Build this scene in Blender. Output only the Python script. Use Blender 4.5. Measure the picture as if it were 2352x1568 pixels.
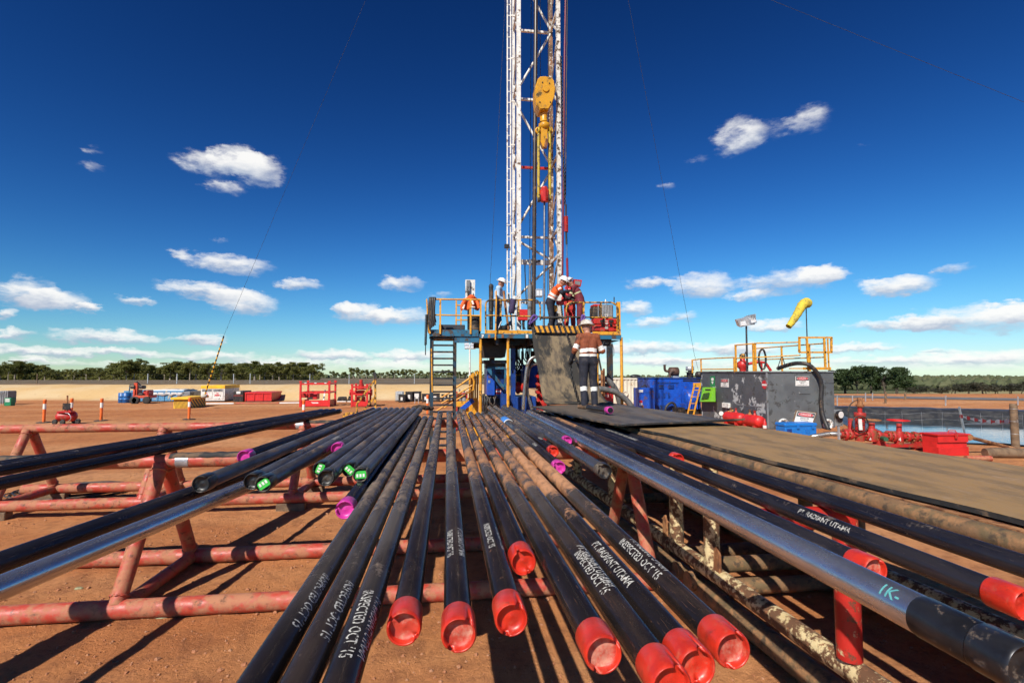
import bpy, bmesh, math, random
import numpy as np
from mathutils import Vector, Matrix, noise
for _o in list(bpy.data.objects): bpy.data.objects.remove(_o)
R = math.radians
SC = bpy.context.scene
COL = SC.collection
# ------------------------------------------------------------------ camera
YAW, PITCH, FPX, CAMZ = R(7.2), R(3.36), 1176.0, 2.5
cam = bpy.data.cameras.new('camera'); cam.lens = 18.0; cam.sensor_width = 36.0
cam.clip_start = 0.05; cam.clip_end = 6000
camo = bpy.data.objects.new('camera', cam); COL.objects.link(camo)
camo.location = (0, 0, CAMZ); camo.rotation_euler = (R(90) + PITCH, 0, -YAW)
SC.camera = camo
# ------------------------------------------------------------------ sun and sky
RGT = Vector((math.cos(YAW), -math.sin(YAW), 0)); FWD = Vector((math.sin(YAW), math.cos(YAW), 0))
SUNV = (-0.5 * RGT - 1.0 * FWD + Vector((0, 0, 0.98))).normalized()
sun = bpy.data.lights.new('sun', 'SUN'); sun.energy = 3.8; sun.angle = R(0.5); sun.color = (1.0, 0.94, 0.84)
suno = bpy.data.objects.new('sun', sun); COL.objects.link(suno)
suno.rotation_euler = SUNV.to_track_quat('Z', 'Y').to_euler()
suno.location = (-20, -30, 40)
SC.view_settings.view_transform = 'Standard'; SC.view_settings.look = 'None'
SC.view_settings.exposure = 0.66; SC.view_settings.gamma = 1.0
SC.cycles.use_denoising = True; SC.cycles.use_adaptive_sampling = True; SC.cycles.adaptive_threshold = 0.02; SC.cycles.adaptive_min_samples = 12
SC.cycles.max_bounces = 6; SC.cycles.transparent_max_bounces = 12
world = bpy.data.worlds.new('World'); SC.world = world; world.use_nodes = True

def ray(x, y):
    u, v = x - 1176.0, 784.0 - y
    f = FPX * math.cos(PITCH) - v * math.sin(PITCH)
    z = v * math.cos(PITCH) + FPX * math.sin(PITCH)
    return RGT * u + FWD * f + Vector((0, 0, z))
ORIGIN = Vector((0, 0, CAMZ))
def atz(x, y, z):
    d = ray(x, y); return ORIGIN + d * ((z - CAMZ) / d.z)
def aty(x, y, Y):
    d = ray(x, y); return ORIGIN + d * (Y / d.y)
def atx(x, y, X):
    d = ray(x, y); return ORIGIN + d * (X / d.x)
def atd(x, y, D):
    d = ray(x, y); return ORIGIN + d * (D / d.dot(FWD))

def build_world():
    nt = world.node_tree; N = nt.nodes; L = nt.links
    for n in list(N): N.remove(n)
    out = N.new('ShaderNodeOutputWorld'); bg = N.new('ShaderNodeBackground')
    sky = N.new('ShaderNodeTexSky'); sky.sky_type = 'NISHITA'; sky.sun_disc = False
    sky.sun_elevation = math.asin(SUNV.z); sky.sun_rotation = math.atan2(SUNV.x, SUNV.y)
    sky.altitude = 300; sky.air_density = 1.0; sky.dust_density = 0.0; sky.ozone_density = 3.0
    hs = N.new('ShaderNodeHueSaturation'); hs.inputs['Saturation'].default_value = 1.03; hs.inputs['Value'].default_value = 1.0
    gm = N.new('ShaderNodeGamma'); gm.inputs[1].default_value = 2.02
    pre = N.new('ShaderNodeVectorMath'); pre.operation = 'SCALE'; pre.inputs['Scale'].default_value = 0.1; L.new(sky.outputs[0], pre.inputs[0])
    post = N.new('ShaderNodeVectorMath'); post.operation = 'SCALE'; post.inputs['Scale'].default_value = 1.28; L.new(gm.outputs[0], post.inputs[0])
    tint = N.new('ShaderNodeVectorMath'); tint.operation = 'MULTIPLY'; tint.inputs[1].default_value = (0.90, 1.20, 1.22); L.new(post.outputs[0], tint.inputs[0])
    L.new(pre.outputs[0], gm.inputs[0]); L.new(tint.outputs[0], hs.inputs['Color'])
    def m(op, a, b=None, c=None, clamp=False):
        n = N.new('ShaderNodeMath'); n.operation = op; n.use_clamp = clamp
        for i, v in enumerate((a, b, c)):
            if v is None: continue
            if isinstance(v, (int, float)): n.inputs[i].default_value = v
            else: L.new(v, n.inputs[i])
        return n.outputs[0]
    # soft shoulder, so that the bright band at the horizon keeps its colour
    sr = N.new('ShaderNodeSeparateColor'); L.new(hs.outputs[0], sr.inputs[0]); cb = N.new('ShaderNodeCombineColor')
    for i in range(3): L.new(m('MULTIPLY', m('SUBTRACT', 1.0, m('POWER', 2.71828, m('MULTIPLY', sr.outputs[i], -1.0))), 10.0*(0.65, 0.755, 0.90)[i]), cb.inputs[i])
    skyc = cb.outputs[0]
    tc = N.new('ShaderNodeTexCoord'); sp = N.new('ShaderNodeSeparateXYZ'); L.new(tc.outputs['Generated'], sp.inputs[0])
    az = m('ARCTAN2', sp.outputs[0], sp.outputs[1]); el = m('ARCSINE', sp.outputs[2])
    # warp so that the outlines break up
    nz = N.new('ShaderNodeTexNoise'); nz.inputs['Scale'].default_value = 9.0; nz.inputs['Detail'].default_value = 7.0; nz.inputs['Roughness'].default_value = 0.62
    cmb = N.new('ShaderNodeCombineXYZ'); L.new(az, cmb.inputs[0]); L.new(m('MULTIPLY', el, 2.2), cmb.inputs[1])
    L.new(cmb.outputs[0], nz.inputs['Vector'])
    nz2 = N.new('ShaderNodeTexNoise'); nz2.inputs['Scale'].default_value = 34.0; nz2.inputs['Detail'].default_value = 6.0; nz2.inputs['Roughness'].default_value = 0.6
    L.new(cmb.outputs[0], nz2.inputs['Vector'])
    pos = N.new('ShaderNodeCombineXYZ'); L.new(az, pos.inputs[0]); L.new(el, pos.inputs[1])
    def vm(op, a, b):
        n = N.new('ShaderNodeVectorMath'); n.operation = op
        for i, v in enumerate((a, b)):
            if isinstance(v, tuple): n.inputs[i].default_value = v
            else: L.new(v, n.inputs[i])
        return n
    wa = N.new('ShaderNodeVectorMath'); wa.operation = 'MULTIPLY_ADD'
    L.new(nz2.outputs['Color'], wa.inputs[0]); wa.inputs[1].default_value = (0.05, 0.03, 0); wa.inputs[2].default_value = (-0.025, -0.015, 0)
    p2 = vm('ADD', pos.outputs[0], wa.outputs[0]).outputs[0]
    acc = None
    p3 = vm('ADD', p2, (0, 0, 1)).outputs[0]
    for (cx, cy, hw, hh, st) in CLOUDS:
        d0 = ray(cx, cy).normalized(); a0, e0 = math.atan2(d0.x, d0.y), math.asin(d0.z)
        d1 = ray(cx + hw, cy).normalized(); d2 = ray(cx, cy - hh).normalized()
        ra = abs(math.atan2(d1.x, d1.y) - a0) * 1.32; re = abs(math.asin(d2.z) - e0) * 1.32
        pin = p3
        if acc is not None:      # chained so that the shader needs only a small stack
            ch = N.new('ShaderNodeVectorMath'); ch.operation = 'MULTIPLY_ADD'; L.new(acc, ch.inputs[0]); ch.inputs[1].default_value = (1e-9, 1e-9, 1e-9); L.new(p3, ch.inputs[2]); pin = ch.outputs[0]
        q = N.new('ShaderNodeVectorMath'); q.operation = 'MULTIPLY_ADD'; L.new(pin, q.inputs[0]); q.inputs[1].default_value = (1/ra, 1/re, 1); q.inputs[2].default_value = (-a0/ra, -e0/re, 0)
        dd = vm('DOT_PRODUCT', q.outputs[0], q.outputs[0]).outputs['Value']
        w = m('MULTIPLY_ADD', dd, -st, 2*st, clamp=True)
        ac = N.new('ShaderNodeVectorMath'); ac.operation = 'MULTIPLY_ADD'; L.new(q.outputs[0], ac.inputs[0]); L.new(w, ac.inputs[1])
        if acc is not None: L.new(acc, ac.inputs[2])
        acc = ac.outputs[0]
    sa = N.new('ShaderNodeSeparateXYZ'); L.new(acc, sa.inputs[0]); S, H = sa.outputs[2], sa.outputs[1]
    Hn = m('DIVIDE', H, m('MAXIMUM', S, 0.02))
    # the same kind of scattered cumulus all the way round, beyond the field of view
    nz3 = N.new('ShaderNodeTexNoise'); nz3.inputs['Scale'].default_value = 5.0; nz3.inputs['Detail'].default_value = 5.0
    cm3 = N.new('ShaderNodeCombineXYZ'); L.new(az, cm3.inputs[0]); L.new(m('MULTIPLY', el, 4.0), cm3.inputs[1]); L.new(cm3.outputs[0], nz3.inputs['Vector'])
    off = m('ABSOLUTE', m('SUBTRACT', az, YAW))
    mask = m('MULTIPLY', m('SUBTRACT', m('ABSOLUTE', off), 0.84), 8.0, clamp=True)
    low = m('SUBTRACT', 1.0, m('MULTIPLY', el, 1.6), clamp=True)
    gen = m('MULTIPLY', m('MULTIPLY', m('MULTIPLY', m('SUBTRACT', nz3.outputs[0], 0.52), 5.0, clamp=True), mask), low)
    S2 = m('ADD', S, gen)
    f = m('ADD', m('MULTIPLY', S2, 1.30), m('MULTIPLY', m('SUBTRACT', nz.outputs[0], 0.52), 2.6))
    f = m('ADD', f, m('MULTIPLY', m('SUBTRACT', nz2.outputs[0], 0.5), 1.3))
    f = m('MULTIPLY', f, m('MULTIPLY', S2, 2.2, clamp=True))
    mr = N.new('ShaderNodeMapRange'); mr.interpolation_type = 'SMOOTHSTEP'
    mr.inputs[1].default_value = 0.04; mr.inputs[2].default_value = 1.5; L.new(f, mr.inputs[0])
    # lit tops, grey bases (the sun stands behind and left)
    sh = m('ADD', m('MULTIPLY', Hn, 0.95), m('MULTIPLY', m('SUBTRACT', nz.outputs[0], 0.42), 1.3))
    sm = N.new('ShaderNodeMapRange'); sm.interpolation_type = 'SMOOTHSTEP'; sm.inputs[1].default_value = -0.45; sm.inputs[2].default_value = 0.35; L.new(sh, sm.inputs[0])
    cr = N.new('ShaderNodeMix'); cr.data_type = 'RGBA'; L.new(sm.outputs[0], cr.inputs['Factor'])
    cr.inputs['A'].default_value = (2.9, 3.35, 4.2, 1); cr.inputs['B'].default_value = (6.4, 6.35, 6.2, 1)
    mx = N.new('ShaderNodeMix'); mx.data_type = 'RGBA'
    up = m('MULTIPLY', sp.outputs[2], 60.0, clamp=True)
    L.new(m('MULTIPLY', m('MULTIPLY', mr.outputs[0], 0.95), up), mx.inputs['Factor'])
    L.new(skyc, mx.inputs['A']); L.new(cr.outputs['Result'], mx.inputs['B'])
    L.new(mx.outputs['Result'], bg.inputs[0]); bg.inputs[1].default_value = SKY_STRENGTH
    L.new(bg.outputs[0], out.inputs[0])
    world.cycles.sampling_method = 'MANUAL'; world.cycles.sample_map_resolution = 512
SKY_STRENGTH = 0.1
CLOUDS = [(480,375,75,28,.75),(545,365,55,34,.85),(598,392,52,38,.95),(515,432,50,18,.65),(530,608,95,22,1),(410,580,26,13,.7),(508,552,25,8,.5),
 (480,668,110,20,1),(560,695,75,28,1),(690,653,50,15,1),(60,672,70,36,1),(140,690,70,24,1),(205,708,26,13,.8),(10,720,25,16,1),(310,690,45,11,.9),
 (240,773,125,17,1),(460,780,60,13,1),(30,768,45,12,1),(120,806,130,12,1),(300,808,60,11,.8),(500,820,150,14,.8),(770,815,100,13,1),(650,835,120,10,.8),
 (925,652,50,17,.9),(830,720,65,22,1),(930,728,70,20,1),(790,708,28,14,.8),(960,815,80,14,1),(880,836,90,10,.8),(215,385,32,12,.42),(210,345,20,10,.34),
 (1690,315,55,45,.72),(1765,300,60,30,.5),(1860,275,52,35,.6),(1605,375,32,16,.38),(1535,428,22,11,.48),(1985,335,20,8,.4),
 (1610,655,70,32,1),(1810,645,120,28,1),(1890,628,50,20,1),(1730,680,60,14,.7),(2060,655,92,24,1),(2190,615,52,14,.7),
 (2060,745,130,16,1),(2230,735,170,34,1),(2330,715,60,24,1),(1770,748,80,15,.9),(1480,650,55,13,.7),(1460,706,38,18,.9),(1495,742,48,16,.8),(1570,725,36,14,.7),
 (1480,798,110,16,1),(1690,800,100,14,1),(1950,800,120,11,.8),(2150,806,60,8,.7),(2050,830,200,15,1),(2270,822,110,22,1),(1330,760,60,20,.9),(1330,800,80,14,.8),(1150,700,60,16,.6),(1010,676,30,10,.6),(2200,848,200,10,1),(200,838,220,10,.7),(560,846,240,9,.75),(1000,846,200,9,.8),(1480,828,120,12,.8),(1760,846,200,9,.8),(80,826,90,9,.7),(1600,835,120,12,.8)]
build_world()

# ------------------------------------------------------------------ materials
def lin(c):
    if isinstance(c, str):
        c = tuple(int(c[i:i + 2], 16) / 255 for i in (0, 2, 4))
        c = tuple(v / 12.92 if v <= .04045 else ((v + .055) / 1.055) ** 2.4 for v in c)
    return (c[0], c[1], c[2], 1.0)
MATS = {}
def M(name, c, c2=None, sc=4.0, rough=0.5, metal=0.0, bump=0.0, bsc=60.0, dust=None, damt=0.5, dsc=3.0, dust2=None, d2amt=.4, d2sc=9., stretch=None, lo=.42, hi=.62, spec=.5, emit=0, sharp=.08):
    """painted / weathered surface: base colour varied by noise, then up to two layers of dirt or flaking"""
    if name in MATS: return MATS[name]
    mt = bpy.data.materials.new(name); mt.use_nodes = True; nt = mt.node_tree; N = nt.nodes; L = nt.links
    b = N['Principled BSDF']; tc = N.new('ShaderNodeTexCoord'); oi = N.new('ShaderNodeObjectInfo')
    ad = N.new('ShaderNodeVectorMath'); ad.operation = 'MULTIPLY_ADD'; L.new(oi.outputs['Random'], ad.inputs[0]); ad.inputs[1].default_value = (37.1, 51.7, 23.3)
    L.new(tc.outputs['Object'], ad.inputs[2]); vec = ad.outputs[0]
    if stretch:
        mp = N.new('ShaderNodeVectorMath'); mp.operation = 'MULTIPLY'; mp.inputs[1].default_value = stretch; L.new(vec, mp.inputs[0]); vec = mp.outputs[0]
    def nz(s, det=5, ro=.6):
        n = N.new('ShaderNodeTexNoise'); n.inputs['Scale'].default_value = s; n.inputs['Detail'].default_value = det; n.inputs['Roughness'].default_value = ro
        L.new(vec, n.inputs['Vector']); return n.outputs[0]
    def rng(s, a, z):
        n = N.new('ShaderNodeMapRange'); n.inputs[1].default_value = a; n.inputs[2].default_value = z; n.interpolation_type = 'SMOOTHSTEP'; L.new(s, n.inputs[0]); return n.outputs[0]
    def mix(f, a, z):
        n = N.new('ShaderNodeMix'); n.data_type = 'RGBA'; L.new(f, n.inputs['Factor'])
        for k, v in (('A', a), ('B', z)):
            if hasattr(v, 'is_linked') or hasattr(v, 'links'): L.new(v, n.inputs[k])
            else: n.inputs[k].default_value = v
        return n.outputs['Result']
    c = lin(c); col = c; rsock = None
    if c2 is None: c2 = tuple(v * .72 for v in c[:3])
    col = mix(rng(nz(sc), lo, hi), c, lin(c2))
    def layer(col, dc, amt, s):
        f = rng(nz(s, 7, .68), .66 - amt * .4, .66 - amt * .4 + sharp)
        return mix(f, col, lin(dc)), f
    fs = []
    if dust: col, f = layer(col, dust, damt, dsc); fs.append(f)
    if dust2: col, f = layer(col, dust2, d2amt, d2sc); fs.append(f)
    L.new(col, b.inputs['Base Color']); b.inputs['Metallic'].default_value = metal; b.inputs['Specular IOR Level'].default_value = spec
    if fs:
        rr = N.new('ShaderNodeMapRange'); rr.inputs[3].default_value = rough; rr.inputs[4].default_value = .9; L.new(fs[0], rr.inputs[0]); L.new(rr.outputs[0], b.inputs['Roughness'])
        if metal > 0:
            r2 = N.new('ShaderNodeMapRange'); r2.inputs[3].default_value = metal; r2.inputs[4].default_value = 0; L.new(fs[0], r2.inputs[0]); L.new(r2.outputs[0], b.inputs['Metallic'])
    else:
        rr = N.new('ShaderNodeMapRange'); rr.inputs[3].default_value = rough * .8; rr.inputs[4].default_value = min(1, rough * 1.25); L.new(nz(sc * 2.3), rr.inputs[0]); L.new(rr.outputs[0], b.inputs['Roughness'])
    if bump:
        bn = N.new('ShaderNodeBump'); bn.inputs['Strength'].default_value = bump; bn.inputs['Distance'].default_value = .01
        L.new(nz(bsc, 6), bn.inputs['Height']); L.new(bn.outputs[0], b.inputs['Normal'])
    if emit:
        L.new(col, b.inputs['Emission Color']); b.inputs['Emission Strength'].default_value = emit
    MATS[name] = mt; return mt

DUST = (.42, .20, .09); RUST = (.16, .055, .02)
m_yel = M('yellow_paint', (.72, .34, .025), (.60, .26, .02), 6, .42, dust=(.10, .06, .03), damt=.28, dsc=9, dust2=(.45, .25, .10), d2amt=.25, d2sc=4)
m_yelg = M('greasy_yellow_paint', (.62, .30, .03), (.30, .15, .03), 7, .45, dust=(.05, .035, .02), damt=.5, dsc=7)
m_yblk = M('block_yellow_paint', (.85, .50, .02), (.75, .40, .02), 3, .55)
m_blk = M('black_paint', (.012, .012, .014), (.03, .027, .024), 5, .45, dust=(.10, .06, .035), damt=.3, dsc=6)
m_rub = M('black_rubber', (.018, .017, .017), (.04, .035, .03), 4, .65, dust=(.14, .09, .055), damt=.35, dsc=4)
m_blue = M('blue_paint', (.012, .055, .26), (.008, .035, .18), 3, .4, dust=(.03, .03, .04), damt=.3, dsc=5)
m_bblue = M('bright_blue_paint', (.012, .085, .48), (.01, .06, .36), 3, .38, dust=(.10, .06, .10), damt=.25, dsc=3)
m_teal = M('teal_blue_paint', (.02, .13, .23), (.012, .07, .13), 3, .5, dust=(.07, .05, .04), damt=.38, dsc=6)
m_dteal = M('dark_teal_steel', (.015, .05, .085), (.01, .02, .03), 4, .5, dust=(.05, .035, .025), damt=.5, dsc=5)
m_red = M('red_paint', (.50, .022, .018), (.38, .02, .015), 4, .42, dust=(.30, .09, .05), damt=.25, dsc=5)
m_bred = M('bright_red_paint', (.62, .022, .02), (.52, .02, .018), 3, .45)
m_rack = M('rack_red_paint', (.44, .055, .034), (.32, .035, .022), 5, .45, bump=.2, bsc=26, dust=(.40, .17, .09), damt=.66, dsc=5.0, dust2=(.075, .04, .025), d2amt=.34, d2sc=11, sharp=.2)
m_white = M('white_paint', (.74, .74, .70), (.62, .60, .55), 5, .45, dust=(.13, .07, .035), damt=.24, dsc=8)
m_wflk = M('flaking_white_paint', (.70, .68, .63), (.58, .54, .47), 5, .5, dust=(.10, .06, .035), damt=.40, dsc=8)
m_wrst = M('rusty_white_paint', (.24, .12, .06), (.10, .055, .03), 5, .7, dust=(.6, .57, .5), damt=.33, dsc=7)
m_cream = M('flaking_cream_paint', (.64, .52, .29), (.54, .42, .22), 6, .55, bump=.3, bsc=45, dust=(.125, .06, .03), damt=.52, dsc=9, dust2=(.25, .11, .05), d2amt=.3, d2sc=14)
m_moss = M('mossy_brown_steel', (.19, .105, .05), (.14, .095, .045), 5, .8, bump=.5, bsc=30, dust=(.30, .15, .065), damt=.45, dsc=7, dust2=(.075, .05, .03), d2amt=.42, d2sc=12, sharp=.15)
m_rust = M('rusty_steel', (.22, .085, .032), (.12, .045, .02), 7, .85, bump=.4, bsc=50, dust=(.36, .17, .07), damt=.45, dsc=4)
m_steel = M('bare_steel', (.42, .42, .43), (.28, .28, .30), 5, .32, metal=1., dust=(.2, .12, .07), damt=.25, dsc=5)
m_grey = M('grey_paint', (.20, .21, .22), (.15, .155, .16), 3, .5, dust=(.08, .07, .06), damt=.3)
m_alum = M('aluminium', (.60, .61, .62), (.45, .46, .47), 4, .4, metal=.6)
m_cable = M('cable_steel', (.05, .05, .055), (.03, .03, .03), 5, .5, metal=.3)
m_hose = M('black_hose', (.022, .021, .022), (.035, .032, .03), 8, .5, dust=(.12, .08, .05), damt=.3)
m_shose = M('braided_steel_hose', (.38, .38, .38), (.25, .24, .23), 30, .35, metal=.8, dust=(.12, .09, .06), damt=.35, dsc=6)
m_glass = M('lamp_glass', (.75, .76, .76), (.65, .66, .68), 4, .12)
m_tire = M('tyre_rubber', (.025, .024, .024), (.04, .036, .03), 5, .8)
m_wood = M('weathered_timber', (.20, .13, .075), (.12, .075, .045), 5, .85, bump=.4, bsc=30, stretch=(1, .15, 1))
m_greenp = M('green_plastic', (.20, .55, .02), (.17, .48, .02), 3, .35)
m_skin = M('skin', (.42, .20, .13), (.36, .16, .10), 9, .5)
m_orange = M('orange_plastic', (.85, .17, .03), (.78, .14, .02), 4, .5)
m_refl = M('reflective_tape', (.80, .79, .74), (.72, .70, .64), 8, .4)
m_sign = M('sign_white', (.74, .73, .70), (.66, .64, .6), 6, .5)
m_signr = M('sign_red', (.55, .02, .03), (.48, .02, .03), 6, .5)
m_ink = M('ink_black', (.015, .015, .015), (.03, .03, .03), 6, .6)
m_hatw = M('white_hard_hat', (.80, .80, .78), (.74, .73, .70), 5, .28)

# ------------------------------------------------------------------ mesh helpers
ORG = {}
class MB:
    def __init__(s): s.v = []; s.f = []; s.sm = []; s.mi = []; s.cur = 0
    def add(s, vs, fs, smooth=False):
        o = len(s.v); s.v.extend(tuple(p) for p in vs); s.f.extend(tuple(i + o for i in f) for f in fs)
        s.sm.extend([smooth] * len(fs)); s.mi.extend([s.cur] * len(fs)); return s
    def box(s, a, b, bev=0.0):
        x0, x1 = sorted((a[0], b[0])); y0, y1 = sorted((a[1], b[1])); z0, z1 = sorted((a[2], b[2]))
        if bev <= 0:
            return s.add([(x0,y0,z0),(x1,y0,z0),(x1,y1,z0),(x0,y1,z0),(x0,y0,z1),(x1,y0,z1),(x1,y1,z1),(x0,y1,z1)],
                  [(0,3,2,1),(4,5,6,7),(0,1,5,4),(1,2,6,5),(2,3,7,6),(3,0,4,7)])
        e = min(bev, (x1-x0)*.45, (y1-y0)*.45, (z1-z0)*.45)
        def ring(z, i): return [(x0+i+e,y0+i,z),(x1-i-e,y0+i,z),(x1-i,y0+i+e,z),(x1-i,y1-i-e,z),(x1-i-e,y1-i,z),(x0+i+e,y1-i,z),(x0+i,y1-i-e,z),(x0+i,y0+i+e,z)]
        vs = ring(z0, e*.7) + ring(z0+e, 0) + ring(z1-e, 0) + ring(z1, e*.7)
        fs = [tuple(range(7,-1,-1)), tuple(range(24,32))]
        for k in range(3):
            for i in range(8): j=(i+1)%8; fs.append((k*8+i,k*8+j,k*8+8+j,k*8+8+i))
        return s.add(vs, fs)
    def obox(s, c, ax, ay, az):
        c = Vector(c); ax = Vector(ax); ay = Vector(ay); az = Vector(az)
        vs = [c+i*ax+j*ay+k*az for k in (-1,1) for j in (-1,1) for i in (-1,1)]
        return s.add(vs, [(0,2,3,1),(4,5,7,6),(0,1,5,4),(1,3,7,5),(3,2,6,7),(2,0,4,6)])
    def bar(s, p, q, w, h=None, up=(0,0,1)):
        p = Vector(p); q = Vector(q); d = (q-p); L = d.length; d.normalize(); h = h or w
        u = Vector(up)
        if abs(d.dot(u)) > .98: u = Vector((0,1,0))
        sx = d.cross(u).normalized(); uu = sx.cross(d)
        return s.obox((p+q)/2, sx*w/2, d*L/2, uu*h/2)
    def tube(s, p, q, r0, r1=None, n=10, cap=True):
        p = Vector(p); q = Vector(q); r1 = r0 if r1 is None else r1
        d = (q-p).normalized(); a = d.orthogonal().normalized(); b = d.cross(a)
        vs = []
        for c, r in ((p, r0), (q, r1)):
            for i in range(n):
                t = 2*math.pi*i/n; vs.append(c + a*math.cos(t)*r + b*math.sin(t)*r)
        fs = [(i, (i+1)%n, n+(i+1)%n, n+i) for i in range(n)]
        s.add(vs, fs, True)
        if cap: s.add(vs[:n], [tuple(range(n-1,-1,-1))]); s.add(vs[n:], [tuple(range(n))])
        return s
    def path(s, pts, r, n=8, closed=False, cap=True):
        pts = [Vector(p) for p in pts]; m = len(pts); rs = r if isinstance(r, (list, tuple)) else [r]*m
        a = None; vs = []
        for i, p in enumerate(pts):
            if closed: d = pts[(i+1)%m] - pts[i-1]
            else: d = pts[min(i+1,m-1)] - pts[max(i-1,0)]
            d.normalize()
            a = d.orthogonal().normalized() if a is None else (a - d*a.dot(d)).normalized()
            b = d.cross(a)
            for k in range(n): t = 2*math.pi*k/n; vs.append(p + (a*math.cos(t)+b*math.sin(t))*rs[i])
        fs = []
        for i in range(m if closed else m-1):
            j = (i+1)%m
            for k in range(n): fs.append((i*n+k, i*n+(k+1)%n, j*n+(k+1)%n, j*n+k))
        s.add(vs, fs, True)
        if cap and not closed: s.add(vs[:n], [tuple(range(n-1,-1,-1))]); s.add(vs[-n:], [tuple(range(n))])
        return s
    def lathe(s, c, ax, prof, n=20, smooth=True):
        """prof: list of (distance along axis, radius)"""
        c = Vector(c); d = Vector(ax).normalized(); a = d.orthogonal().normalized(); b = d.cross(a); vs = []
        for (t, r) in prof:
            for k in range(n): w = 2*math.pi*k/n; vs.append(c + d*t + (a*math.cos(w)+b*math.sin(w))*max(r, 1e-4))
        fs = [(i*n+k, i*n+(k+1)%n, (i+1)*n+(k+1)%n, (i+1)*n+k) for i in range(len(prof)-1) for k in range(n)]
        fs2 = [tuple(range(n-1,-1,-1)), tuple(range((len(prof)-1)*n, len(prof)*n))]
        s.add(vs, fs, smooth); s.add(vs, fs2); return s
    def prism(s, poly, off):
        """poly: planar 3D points, extruded by vector off"""
        off = Vector(off); n = len(poly); a = [Vector(p) for p in poly]; b = [p+off for p in a]
        return s.add(a+b, [tuple(range(n-1,-1,-1)), tuple(range(n,2*n))] + [(i,(i+1)%n,n+(i+1)%n,n+i) for i in range(n)])
    def ell(s, c, rx, ry, rz, nu=14, nv=9):
        c = Vector(c); vs = []; fs = []
        for j in range(nv+1):
            ph = math.pi*j/nv
            for i in range(nu): t = 2*math.pi*i/nu; vs.append(c+Vector((rx*math.sin(ph)*math.cos(t), ry*math.sin(ph)*math.sin(t), rz*math.cos(ph))))
        for j in range(nv):
            for i in range(nu): fs.append((j*nu+i, (j+1)*nu+i, (j+1)*nu+(i+1)%nu, j*nu+(i+1)%nu))
        return s.add(vs, fs, True)
    def bp(s, x0, y0, x1, y1, Y, dy, bev=0.0):
        """box whose front face, in the plane Y, spans a pixel rectangle of the photograph"""
        a = aty(x0, y0, Y); b = aty(x1, y1, Y); return s.box((a.x, Y, a.z), (b.x, Y+dy, b.z), bev)
    def mesh(s, org=(0,0,0)):
        me = bpy.data.meshes.new('mesh'); o = Vector(org)
        me.from_pydata([(p[0]-o.x, p[1]-o.y, p[2]-o.z) for p in s.v], [], s.f)
        me.polygons.foreach_set('use_smooth', s.sm); me.polygons.foreach_set('material_index', s.mi); me.update(); return me
    def b(s, name, mat, parent=None, local=False):
        org = (0,0,0) if (local or parent is None) else ORG[parent.name]
        o = bpy.data.objects.new(name, s.mesh(org)); COL.objects.link(o)
        for mm in (mat if isinstance(mat, (list, tuple)) else [mat]): o.data.materials.append(mm)
        if parent is not None: o.parent = parent; ORG[o.name] = ORG[parent.name]
        return o
def tag(o, label, cat, group=None):
    o['label'] = label; o['category'] = cat
    if group: o['group'] = group
    return o
def thing(name, label, cat, loc=(0,0,0), group=None, rz=0.0):
    o = bpy.data.objects.new(name, None); o.empty_display_size = .2; COL.objects.link(o); o.location = loc; o.rotation_euler.z = rz
    ORG[o.name] = Vector(loc); return tag(o, label, cat, group)
def solo(name, label, cat, mb, mat, group=None):
    v = np.array(mb.v); org = Vector(((v[:,0].min()+v[:,0].max())/2, (v[:,1].min()+v[:,1].max())/2, v[:,2].min()))
    o = bpy.data.objects.new(name, mb.mesh(org)); COL.objects.link(o); o.location = org; ORG[o.name] = org
    for mm in (mat if isinstance(mat, (list, tuple)) else [mat]): o.data.materials.append(mm)
    return tag(o, label, cat, group)
def struct(name, mb, mat, parent=None, kind='structure'):
    o = bpy.data.objects.new(name, mb.mesh()); COL.objects.link(o)
    for mm in (mat if isinstance(mat, (list, tuple)) else [mat]): o.data.materials.append(mm)
    o['kind'] = kind; ORG[o.name] = Vector(); return o
def dup(root, loc, rz=None, scale=None, label=None):
    r = root.copy(); COL.objects.link(r); r.location = loc; ORG[r.name] = Vector(loc)
    if rz is not None: r.rotation_euler.z = rz
    if scale: r.scale = scale
    if label: r['label'] = label
    for ch in root.children:
        c = ch.copy(); COL.objects.link(c); c.parent = r
        for g in ch.children: d = g.copy(); COL.objects.link(d); d.parent = c
    return r
_txt = {}
def text2d(s, size=1.0, cuts=0):
    """flat text mesh (verts, faces), centred, cap height about size"""
    k = (s, size, cuts)
    if k in _txt: return _txt[k]
    cu = bpy.data.curves.new('t', 'FONT'); cu.body = s; cu.size = size*1.4; cu.resolution_u = 2; cu.offset = size*.018; cu.align_x = 'CENTER'; cu.align_y = 'CENTER'
    ob = bpy.data.objects.new('t', cu); COL.objects.link(ob); dg = bpy.context.evaluated_depsgraph_get()
    me = bpy.data.meshes.new_from_object(ob.evaluated_get(dg)); bpy.data.objects.remove(ob)
    bm = bmesh.new(); bm.from_mesh(me)
    for i in range(cuts):
        y = -size*.6 + size*1.2*(i+.5)/cuts
        bmesh.ops.bisect_plane(bm, geom=bm.verts[:]+bm.edges[:]+bm.faces[:], plane_co=(0,y,0), plane_no=(0,1,0))
    bm.verts.index_update()
    r = ([tuple(v.co) for v in bm.verts], [tuple(v.index for v in f.verts) for f in bm.faces]); bm.free(); bpy.data.meshes.remove(me)
    _txt[k] = r; return r
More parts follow.
